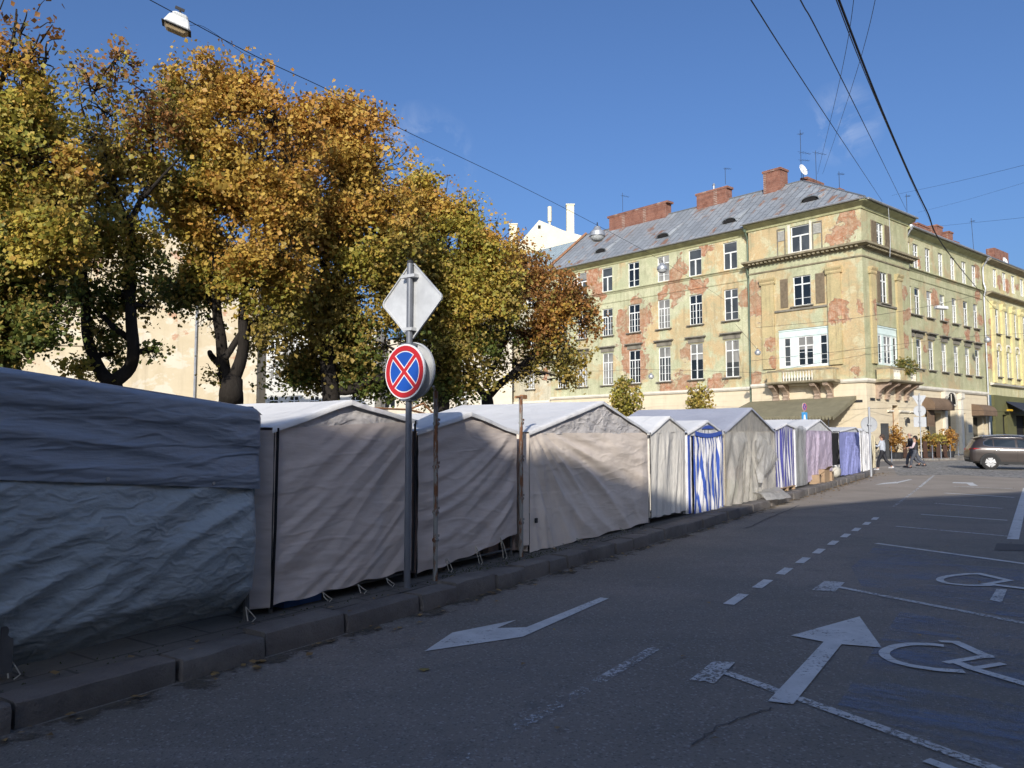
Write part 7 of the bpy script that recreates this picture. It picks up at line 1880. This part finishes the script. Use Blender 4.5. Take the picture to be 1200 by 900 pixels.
    # face and hair
    for sd_ in (1, -1):
        mb = MB(); mb.sphere(S(.122, .034 * sd_, 1.648), .011 * s_, 8, 6); mb.build('eye', M_IRON, root, smooth=True)
        mb = MB(); mb.sphere(S(.03, .087 * sd_, 1.63), (.02 * s_, .01 * s_, .032 * s_), 8, 6); mb.build('ear', M_SKIN, root, smooth=True)
    mb = MB(); mb.box(S(.126, 0, 1.58), (.012 * s_, .045 * s_, .010 * s_)); mb.build('mouth', plain('lips_' + str(len(bpy.data.materials)), (.3, .1, .09)), root)
    if not bald:
        mb = MB(); mb.sphere(S(-.005, 0, 1.672), (.112 * s_, .098 * s_, .096 * s_), 16, 10)
        if female: mb.sphere(S(-.085, 0, 1.60), (.05 * s_, .06 * s_, .08 * s_), 12, 8)
        mb.build('hair', hair, root, smooth=True)
    else:
        mb = MB(); mb.sphere(S(-.03, 0, 1.60), (.075 * s_, .088 * s_, .045 * s_), 14, 8); mb.build('hair', hair, root, smooth=True)
    return root
M_JEAN = plain('grey_jeans', (.075, .08, .095), .85, .15, 8); M_BLK = plain('black_jacket', (.022, .022, .026), .6, .2, 8); M_GREYTOP = plain('grey_sweater', (.42, .44, .48), .85, .08, 8)
M_WSHOE = plain('white_shoes', (.6, .6, .6), .6, .05); M_DSHOE = plain('dark_shoes', (.03, .03, .035), .5, .1); M_HAIR = plain('brown_hair', (.06, .04, .03), .7, .2, 20); M_DHAIR = plain('dark_hair', (.02, .016, .014), .6, .2, 20); M_GHAIR = plain('grey_stubble', (.25, .19, .16), .8, .1)
M_PINK = plain('pale_pink_sleeves', (.58, .46, .47), .85, .06); M_LBLUE = plain('light_blue_shirt', (.2, .34, .55), .85, .1)
WALK = {'l': ((-.12, .24, 1.14), (.02, .25, .92)), 'r': ((.08, -.24, 1.14), (.27, -.20, .99))}
HOLD = {'l': ((.10, .20, 1.12), (.30, .10, 1.10)), 'r': ((.12, -.20, 1.13), (.32, -.08, 1.12))}
FWD = {'l': ((.12, .20, 1.16), (.36, .14, 1.20)), 'r': ((.12, -.20, 1.16), (.38, -.12, 1.22))}
left = math.atan2(VY, VX)                     # walking across the street towards the stalls
g0 = gp(1076, 549); person((g0.x + .05, g0.y + .75, 0), left - R(6), 'bald man in a dark jacket walking beside the woman in a black vest', 1.84, -.34, WALK, M_BLK, M_JEAN, M_DSHOE, M_GHAIR, bald=True)
g0 = gp(1072.5, 549); person((g0.x, g0.y - .1, 0), left - R(4), 'woman in a black padded vest with pale pink sleeves walking left', 1.66, .36, HOLD, M_BLK, M_JEAN, M_DSHOE, M_DHAIR, sleeve=M_PINK, female=True)
g0 = gp(1035, 551.5); person((g0.x, g0.y, 0), left - R(10), 'person in a grey sweater and black trousers with white shoes, walking left with a bag', 1.72, .33, FWD, M_GREYTOP, M_BLK, M_WSHOE, M_HAIR, female=True)
hb_ = empty('handbag', (g0.x - .36, g0.y - .02, 1.0), left, 'dark bag held out in front by the person in the grey sweater', 'bag')
mb = MB(); mb.box((0, 0, .12), (.36, .16, .24)); mb.build('pouch', M_BLK, hb_, bevel=.04)
mb = MB(); mb.tube([(-.12, 0, .22), (-.08, 0, .36), (.08, 0, .36), (.12, 0, .22)], .014, 6); mb.build('handle', M_IRON, hb_)
hb_.location = (g0.x + math.cos(left - R(10)) * .40, g0.y + math.sin(left - R(10)) * .40, 1.02)
g0 = gp(1024, 551); person((g0.x, g0.y + 1.2, 0), left, 'person in a light blue shirt half hidden by the last stall', 1.45, .3, WALK, M_LBLUE, plain('mauve_trousers', (.2, .14, .18), .85), M_DSHOE, M_HAIR, female=True)
q = at(1178, 520, 43.5); person((q.x, q.y, 0), R(200), 'dark haired person in black behind the parked car', 1.78, .1, WALK, M_BLK, M_JEAN, M_DSHOE, M_DHAIR)

# ================================================================== THE CAR
def car_paint():
    m, g = new_mat('brown_car_paint')
    n = g.noise(g.obj, 3, 4, .6)
    g.out(g.bsdf(g.mix(n, (.036, .027, .023), (.046, .035, .03)), .35, None, .5, .3, **{'Coat Weight': .5, 'Coat Roughness': .08})); return m
M_CAR = car_paint(); M_CGLASS = glass_mat('car_glass', (.01, .016, .018), .03); M_TYRE = plain('tyre', (.03, .028, .027), .85, .2, 12, bump=.3)
M_RIM = plain('alloy', (.55, .55, .55), .3, .08, metal=.7); M_PLAST = plain('dark_trim', (.02, .02, .02), .6, .15); M_TAIL = plain('tail_lamp', (.35, .015, .015), .25, .05, spec=.6); M_CHROME = plain('chrome', (.6, .6, .6), .2, .05, metal=.9)
def build_car(loc, rz):
    """x runs forward from the rear bumper, y to the car's left; 4.45 m long"""
    root = empty('parked_car', loc, rz, 'dark brown five door SUV cut by the right picture edge', 'car')
    #       x,   zbot, zbelt, ztop, half width low, half width belt, half width roof
    ST = [(0.00, .52, .80, .84, .70, .70, .60), (.04, .42, .95, 1.00, .80, .78, .62), (.12, .36, 1.02, 1.14, .86, .83, .60), (.25, .33, 1.06, 1.36, .895, .865, .58), (.45, .31, 1.07, 1.55, .91, .885, .58), (.70, .28, 1.06, 1.605, .92, .895, .60), (1.1, .26, 1.04, 1.635, .925, .90, .62), (1.6, .26, 1.02, 1.645, .925, .90, .63), (2.1, .26, 1.0, 1.635, .925, .90, .63), (2.6, .26, .985, 1.58, .925, .90, .61), (3.0, .26, .975, 1.40, .925, .895, .58), (3.35, .27, .97, 1.12, .92, .885, .58), (3.5, .28, .965, 1.02, .915, .875, .60), (3.9, .30, .90, .96, .90, .84, .60), (4.25, .34, .78, .84, .84, .78, .56), (4.42, .42, .66, .70, .72, .68, .5), (4.45, .50, .58, .6, .6, .58, .45)]
    def ring(s):
        x, zb, zl, zt, wl, wb, wr = s; h = zl - zb
        return [(0, zb), (wl * .86, zb), (wl * .985, zb + h * .12), (wl, zb + h * .38), (wl * .992, zb + h * .62), (wl * 1.0, zb + h * .86), (wb, zl), (wb * .965, zl + (zt - zl) * .12), (wr + (wb - wr) * .28, zl + (zt - zl) * .72), (wr, zt - (zt - zl) * .10), (wr * .72, zt), (0, zt + .015)]
    fine = []
    for a, b in zip(ST, ST[1:]):
        for k in range(3): fine.append(tuple(p + (q - p) * k / 3 for p, q in zip(a, b)))
    fine.append(ST[-1])
    def side(x, f):                            # point on the left side at station x; f 0 at the belt line, 1 at the roof edge
        X = [s[0] for s in ST]; v = [float(np.interp(x, X, [s[i] for s in ST])) for i in range(7)]
        r = ring(tuple(v)); a, b = Vector(r[7]), Vector(r[8]); p = a + (b - a) * f; return p.x, p.y
    vs = []; n = 12
    for s in fine:
        r = ring(s); vs += [(s[0], y, z) for y, z in r] + [(s[0], -y, z) for y, z in r[1:-1][::-1]]
    m = 2 * n - 2; fs = []
    wheel = [(.87, .36), (3.55, .36)]
    for i in range(len(fine) - 1):
        for k in range(m):
            k2 = (k + 1) % m
            fs.append((i * m + k, i * m + k2, (i + 1) * m + k2, (i + 1) * m + k))
    fs.append(tuple(range(m - 1, -1, -1))); fs.append(tuple((len(fine) - 1) * m + k for k in range(m)))
    mb = MB(); mb.add(vs, fs); mb.build('body', M_CAR, root, smooth='auto')
    for sd_ in (1, -1):
        for nm, pts in (('quarter_window', [(.62, .28), (.80, .12), (1.02, .06), (1.02, 1.0), (.84, 1.0), (.66, .75)]), ('window', [(1.08, .06), (1.95, .02), (1.95, 1.02), (1.08, 1.0)]), ('window', [(2.05, .02), (3.15, .0), (2.95, .55), (2.55, 1.0), (2.05, 1.02)])):
            P = [(x, (side(x, f)[0] + .010) * sd_, side(x, f)[1]) for x, f in pts]; P2 = [(x, y - .03 * sd_, z) for x, y, z in P]; k = len(P)
            mb = MB(); mb.add(P + P2, [tuple(range(k)), tuple(range(2 * k - 1, k - 1, -1))] + [(i, (i + 1) % k, k + (i + 1) % k, k + i) for i in range(k)]); mb.build(nm, M_CGLASS, root)
        mb = MB(); mb.tube([(x, (side(x, f)[0] + .012) * sd_, side(x, f)[1]) for x, f in [(.62, .27), (.8, .08), (1.02, .02), (2.0, -.02), (3.17, -.04)]], .012, 5); mb.tube([(x, (side(x, f)[0] + .012) * sd_, side(x, f)[1]) for x, f in [(.62, .27), (.65, .78), (.84, 1.05)]], .012, 5); mb.build('window_trim', M_CHROME, root)
        mb = MB(); mb.tube([(.65, .575 * sd_, 1.61), (.8, .60 * sd_, 1.66), (1.6, .62 * sd_, 1.70), (2.4, .60 * sd_, 1.66), (2.6, .59 * sd_, 1.60)], .02, 6); mb.build('roof_rail', M_CHROME, root)
        for wx, wz in wheel:
            w_ = empty('wheel', (wx, .84 * sd_, wz), 0); w_.parent = root
            mb = MB(); mb.lathe([(.21, -.11), (.33, -.11), (.355, -.085), (.36, 0), (.355, .085), (.33, .11), (.21, .11)], (0, 0, 0), 28, axis='Y'); mb.build('tyre', M_TYRE, w_, smooth='auto')
            mb = MB(); mb.lathe([(.235, -.09), (.235, .10), (.205, .105), (.20, .05), (.02, .05)], (0, 0, 0), 28, axis='Y')
            for k in range(5):
                a = 2 * math.pi * k / 5 + .3; c_, s2 = math.cos(a), math.sin(a); pp_ = []
                for (r_, hw) in ((.03, .05), (.215, .113)):
                    for q in (-hw, hw): pp_.append((c_ * r_ - s2 * q, s2 * r_ + c_ * q))
                pp_ = [pp_[0], pp_[1], pp_[3], pp_[2]]
                mb.hexa([(x, .06 * sd_, z) for x, z in pp_] + [(x, .118 * sd_, z) for x, z in pp_])
            mb.lathe([(.055, .05 * sd_), (.055, .125 * sd_), (.02, .13 * sd_)], (0, 0, 0), 12, axis='Y')
            rim = mb.build('rim', M_RIM, w_)
            mb = MB(); mb.lathe([(.20, .052 * sd_), (.02, .054 * sd_)], (0, 0, 0), 20, axis='Y'); mb.build('brake', M_PLAST, w_)
            # arch cladding round the wheel
            mb = MB(); k = 18; vs = []
            for j in range(k + 1):
                a = math.radians(-18 + 216 * j / k)
                for rr, yy in ((.375, .86), (.375, .938), (.44, .936), (.46, .90)): vs.append((wx + rr * math.cos(a), yy * sd_, max(.25, wz + rr * math.sin(a))))
            mb.add(vs, [(j * 4 + i, j * 4 + (i + 1) % 4, j * 4 + 4 + (i + 1) % 4, j * 4 + 4 + i) for j in range(k) for i in range(4)]); mb.build('wheel_arch', M_PLAST, root, smooth='auto')
            mb = MB(); disc(mb, .375, (.80 if sd_ > 0 else -.928), (.928 if sd_ > 0 else -.80), 26); mb.build('wheel_well', M_PLAST, root, (wx, 0, wz))
        mb = MB(); P = [(.02, .60 * sd_, .94), (.06, .80 * sd_, .95), (.20, .868 * sd_, .99), (.52, .905 * sd_, 1.03), (.22, .868 * sd_, 1.05), (.08, .79 * sd_, 1.05), (.03, .60 * sd_, 1.02)]
        P2 = [(x + .0, y * 1.012, z) for x, y, z in P]; k = len(P); P = [(x + .06, y * .96, z) for x, y, z in P]; P2 = [(x - .012, y + .014 * sd_, z) for x, y, z in P2]
        mb.add(P + P2, [tuple(range(k)), tuple(range(2 * k - 1, k - 1, -1))] + [(i, (i + 1) % k, k + (i + 1) % k, k + i) for i in range(k)]); mb.build('tail_light', M_TAIL, root)
        for x in (1.18, 2.2): mb = MB(); mb.box((x + .02, .928 * sd_, .93), (.18, .03, .03)); mb.build('door_handle', M_CHROME, root, bevel=.008)
        mb = MB(); mb.box((2.2, .922 * sd_, .33), (1.9, .03, .12)); mb.build('sill_trim', M_PLAST, root, bevel=.01)
        for x in (1.06, 2.0): mb = MB(); mb.box((x, .9265 * sd_, .66), (.008, .006, .52)); mb.build('door_seam', M_PLAST, root)
        mb = MB(); mb.box((2.95, .98 * sd_, 1.05), (.16, .16, .12)); mb.build('mirror', M_CAR, root, bevel=.03)
    mb = MB(); mb.hexa([(.035, -.78, .36), (.2, -.86, .36), (.2, .86, .36), (.035, .78, .36), (-.01, -.74, .62), (.12, -.86, .62), (.12, .86, .62), (-.01, .74, .62)]); mb.build('rear_bumper', M_PLAST, root, bevel=.02)
    mb = MB(); mb.hexa([(.14, -.52, 1.13), (.16, -.52, 1.13), (.16, .52, 1.13), (.14, .52, 1.13), (.335, -.50, 1.46), (.36, -.50, 1.46), (.36, .50, 1.46), (.335, .50, 1.46)]); mb.build('rear_window', M_CGLASS, root)
    mb = MB(); mb.hexa([(.30, -.55, 1.52), (.6, -.58, 1.60), (.6, .58, 1.60), (.30, .55, 1.52), (.30, -.55, 1.545), (.6, -.58, 1.625), (.6, .58, 1.625), (.30, .55, 1.545)]); mb.build('spoiler', M_CAR, root)
    return root
cq = gp(1161, 550.5)
hd = Vector((math.cos(R(-22)), math.sin(R(-22))))       # heading on the ground
lf = Vector((-hd.y, hd.x))
p0 = Vector((cq.x, cq.y)) - hd * .87 + lf * .90
build_car((p0.x, p0.y, 0.004), math.atan2(hd.y, hd.x))

# ================================================================== CABLES AND LAMPS
M_CABLE = plain('black_cable', (.012, .012, .014), .6, .1)
def cable(name, label, pts, r, k=10, cat='cable', mat=None, group='overhead cables'):
    C = catmull([Vector(p) for p in pts], k); c0 = C[0].copy()
    mb = MB(); mb.tube([p - c0 for p in C], r, 6); return tag(mb.build(name, mat or M_CABLE, None, c0, smooth='auto'), label, cat, group)
def hang(px, ya, yb):
    """points of a cable in the vertical plane through its two ends, ya and yb metres in front of the camera"""
    A, B = at(*px[0], ya), at(*px[-1], yb); d = (B - A).xy; n = Vector((d.y, -d.x)); out = []
    for (x, y) in px:
        r = ray(x, y); t = n.dot(A.xy) / n.dot(r.xy); out.append(Vector((0, 0, CAM_H)) + r * t)
    return out
l1, l2, l3 = at(204, 16, 13.5), at(700, 264, 26), at(776, 308, 37)
main = hang([(120, -30), (204, 15), (300, 66), (390, 108), (470, 151), (600, 213), (700, 264), (776, 306), (850, 352), (868, 372)], 12.0, 63)
lp = {x: q for (x, y), q in zip([(120, -30), (204, 15), (300, 66), (390, 108), (470, 151), (600, 213), (700, 264), (776, 306)], main)}
cable('lamp_cable', 'long lamp cable crossing the sky above the trees to the green house', main, .008, 6)
lo = [at(222, 30, lp[204].y + .05), at(238, 31, lp[204].y + .35), at(270, 52, lp[204].y + 1.0), at(288, 64, lp[300].y - .3), lp[300]]
cable('lamp_wire', 'thin looping wire between the white lamp and the long cable', lo, .004, 5)
lm = empty('street_lamp', at(207, 33, lp[204].y), R(20), 'white rectangular street lamp hanging from the cable at the upper left', 'street lamp', 'lamps on the cables')
mb = MB(); hs = [(-.235, -.17, 0), (.235, -.17, 0), (.235, .17, 0), (-.235, .17, 0), (-.16, -.12, .20), (.16, -.12, .20), (.16, .12, .20), (-.16, .12, .20)]
mb.hexa(hs); mb.hexa([(-.15, -.11, .205), (.15, -.11, .205), (.15, .11, .205), (-.15, .11, .205), (-.11, -.08, .27), (.11, -.08, .27), (.11, .08, .27), (-.11, .08, .27)])
mb.build('housing', plain('lamp_white', (.66, .66, .63), .5, .08), lm, bevel=.03, smooth='auto')
mb = MB(); mb.hexa([(-.15, -.1, -.09), (.15, -.1, -.09), (.15, .1, -.09), (-.15, .1, -.09), (-.22, -.155, -.005), (.22, -.155, -.005), (.22, .155, -.005), (-.22, .155, -.005)]); mb.build('lens', plain('amber_lens', (.45, .34, .2), .3, .15), lm, bevel=.02)
mb = MB(); mb.box((0, 0, -.002), (.50, .37, .014)); mb.build('rim', M_IRON, lm)
mb = MB(); mb.tube([(0, 0, .265), (-.04, 0, .33)], .02, 6); mb.box((-.04, 0, .345), (.16, .03, .05)); mb.build('hanger', M_IRON, lm)
lm.rotation_euler = (R(10), R(14), R(25))
def bell_lamp(pos, s_, label, cat='street lamp', group='lamps on the cables'):
    r_ = empty('street_lamp', pos, 0, label, cat, group)
    mb = MB(); mb.lathe([(.05 * s_, .42 * s_), (.12 * s_, .40 * s_), (.16 * s_, .30 * s_), (.30 * s_, .18 * s_), (.33 * s_, 0), (.31 * s_, .0), (.02 * s_, .10 * s_)], (0, 0, 0), 18); mb.build('shade', M_ZINC, r_, smooth='auto')
    mb = MB(); mb.lathe([(.29 * s_, .0), (.27 * s_, -.10 * s_), (.18 * s_, -.19 * s_), (.02 * s_, -.23 * s_)], (0, 0, 0), 18); mb.build('globe', plain('lamp_glass_' + str(len(bpy.data.materials)), (.42, .43, .42), .15, .1, spec=.6), r_, smooth='auto')
    mb = MB(); mb.tube([(0, 0, .41 * s_), (0, 0, .58 * s_)], .025 * s_, 6); mb.build('hanger', M_IRON, r_); return r_
p = at(700, 277, lp[700].y); bell_lamp(p, .85 * lp[700].y / 26, 'largest round zinc lamp on the cable, in front of the pale blue roof')
p = at(776, 316, lp[776].y); bell_lamp(p, .80 * lp[776].y / 37, 'round zinc lamp before a top floor window of the green house')
wA = [at(560, 436, 66), at(690, 435, 64), at(763, 433, 63), at(895, 437, 56.5)]
cable('wire', 'thin wire running level before the lower windows of the left front', wA, .012, 6)
p = at(763, 442, 62.8); bell_lamp(p, .75, 'small bell lamp on the level wire below the lower windows')
cable('wire', 'thin wire sloping down to a bell lamp at the tower edge', [at(862, 380, 62), at(888, 410, 56)], .014, 6)
p = at(888, 414, 56); bell_lamp(p, .72, 'small bell lamp hanging by the left edge of the tower')
wC = [at(886, 384, 55), at(1000, 373, 52), at(1102, 356, 52), at(1165, 340, 68)]
cable('wire', 'thin wire crossing the tower to the right wing with the box lamp', wC, .012, 6)
bl = empty('street_lamp', at(1103, 360, 52), R(10), 'white box shaped street lamp before the right wing', 'street lamp', 'lamps on the cables')
mb = MB(); mb.hexa([(-.46, -.2, -.12), (.42, -.2, -.16), (.42, .2, -.16), (-.46, .2, -.12), (-.40, -.17, .10), (.44, -.17, .06), (.44, .17, .06), (-.40, .17, .10)]); mb.build('housing', plain('lamp_pale', (.55, .55, .53), .5, .08), bl, bevel=.03)
mb = MB(); mb.tube([(0, 0, .07), (0, 0, .22)], .03, 6); mb.build('hanger', M_IRON, bl)
wD = [at(880, 423, 55), at(1000, 410, 54), at(1100, 398, 58), at(1157, 393, 66), at(1215, 390, 70)]
cable('wire', 'thin wire crossing the whole corner house at second floor height', wD, .012, 6)
p = at(1157, 399, 66); bell_lamp(p, .85, 'round zinc lamp beside the downpipe of the yellow house')
cable('wire', 'thin wire above the shop fronts of the right wing', [at(985, 481, 54), at(1070, 478, 57), at(1205, 484, 68)], .012, 6)
cable('wire', 'thin wire across the tower at balcony door height', [at(882, 440, 55), at(960, 425, 53), at(1060, 408, 53)], .010, 6)
cable('power_cable', 'leftmost dark cable coming down to the tower eaves', hang([(840, -62), (880, 0), (960, 124), (1034, 236)], 9, 56), .011)
cable('power_cable', 'second dark cable from the left, reaching the right eaves', hang([(905, -66), (938, 0), (995, 110), (1062, 246)], 9, 60), .011)
cable('power_cable', 'thick twisted black cable bundle coming down to the yellow house', hang([(950, -95), (983, 0), (1040, 145), (1085, 245), (1118, 305), (1166, 362)], 8, 68), .016)
cable('power_cable', 'thin cable running just left of the thick bundle', hang([(948, -95), (980, 0), (1030, 125), (1075, 228), (1092, 264)], 8, 64), .008)
cable('power_cable', 'faint thin wire rising steeply above the white dish', hang([(1003, -20), (985, 90), (958, 204)], 22, 66), .010)
cable('power_cable', 'faint thin wire right of the steep one above the dish', hang([(1030, -20), (1002, 90), (964, 204)], 22, 66), .010)
cable('power_cable', 'faint wire high in the sky at the right picture edge', hang([(1045, 229), (1120, 213), (1230, 186)], 66, 34), .008)
cable('power_cable', 'lower faint wire at the right picture edge above the aerial poles', hang([(1100, 265), (1160, 259), (1230, 252)], 70, 46), .009)
cable('power_cable', 'middle faint wire at the right picture edge', hang([(1075, 249), (1130, 235), (1230, 205)], 68, 40), .006)
# hanging lead down the tower corner and the lead on the left wall
cable('wall_lead', 'pale lead hanging down the tower on its right face', [Vector(FTR.pt(3.0, .66, 18.9)) + cb.location, Vector(FTR.pt(3.1, .68, 16.5)) + cb.location, Vector(FTR.pt(2.9, .7, 15.0)) + cb.location], .02, 5, 'cable', M_ZINC, group=None)

# ================================================================== SMALL THINGS ON THE GROUND
def fallen():
    rs = np.random.RandomState(21); P = []; S_ = []
    for _ in range(420):
        u = rs.uniform(1, 37); P.append((u, kv(u) - abs(rs.normal(0, .14)) - .015, .012)); S_.append(rs.uniform(.03, .075))
    for _ in range(260):
        u = rs.uniform(20, 38); P.append((u, kv(u) - abs(rs.normal(0, .3)) - .02, .012)); S_.append(rs.uniform(.04, .09))
    for _ in range(150):
        u = rs.uniform(0, 37); P.append((u, kv(u) + rs.uniform(.02, .5), .165)); S_.append(rs.uniform(.03, .07))
    for _ in range(60):
        u = rs.uniform(3, 30); P.append((u, rs.uniform(0, 4.5), .014)); S_.append(rs.uniform(.03, .06))
    P = np.array([tuple(W(*q)) for q in P]); S_ = np.array(S_)
    n = len(P); rsn = np.random.RandomState(3); vs = []; fs = []
    for i in range(n):
        a = rsn.uniform(0, 6.28); c, s = math.cos(a), math.sin(a); L = S_[i]; lift = rsn.uniform(0, .3, 4) * L
        for j, (x, y) in enumerate(((-.5, 0), (0, -.4), (.5, 0), (0, .4))): vs.append((P[i][0] + (x * c - y * s) * L, P[i][1] + (x * s + y * c) * L, P[i][2] + lift[j]))
        fs += [(4 * i, 4 * i + 1, 4 * i + 2), (4 * i, 4 * i + 2, 4 * i + 3)]
    me = bpy.data.meshes.new('fallen_leaves'); me.from_pydata(vs, [], fs); me.materials.append(leaf_mat('dry_leaves', [(0, (.10, .07, .04)), (.5, (.22, .14, .06)), (1, (.38, .26, .09))], .1))
    tag(link('fallen_leaves', me), 'small dry leaves strewn along the kerb and the road', 'leaves', kind='stuff')
fallen()
q = gp(497, 786); mb = MB()
lo_ = [(0, -.06), (.03, -.03), (.07, -.02), (.045, .01), (.06, .05), (.02, .04), (0, .075), (-.02, .04), (-.06, .05), (-.045, .01), (-.07, -.02), (-.03, -.03)]
mb.add([(0, 0, .012)] + [(x * .62, y * .62, .003 + .02 * abs(x) * 8 * (.3 + .4 * (i % 2))) for i, (x, y) in enumerate(lo_)], [(0, 1 + i, 1 + (i + 1) % 12) for i in range(12)])
tag(mb.build('fallen_leaf', plain('ochre_leaf', (.22, .17, .06), .8, .2, 30), None, (q.x, q.y, .004)), 'single yellowish leaf lying on the dark road left of the white arrow', 'leaf')
# moss along the back of the kerb
def grit():
    rs = np.random.RandomState(5); vs = []; fs = []
    for _ in range(700):
        u = rs.choice([rs.uniform(6.2, 8.8), rs.uniform(2, 12)]); P = W(u, kv(u) + .30 + abs(rs.normal(0, .16)), GZ); L = rs.uniform(.004, .012); a = rs.uniform(0, 6.28)
        b = len(vs); vs += [(P.x + L * math.cos(a), P.y + L * math.sin(a), P.z), (P.x - L * math.cos(a), P.y - L * math.sin(a), P.z), (P.x + rs.uniform(-.01, .01), P.y + rs.uniform(-.01, .01), P.z + L * 1.3)]; fs.append((b, b + 1, b + 2))
    me = bpy.data.meshes.new('moss'); me.from_pydata(vs, [], fs); me.materials.append(plain('moss', (.05, .06, .02), .95, .4, 8)); tag(link('moss', me), 'thin moss and grit growing behind the kerb stones', 'moss', kind='stuff')
grit()
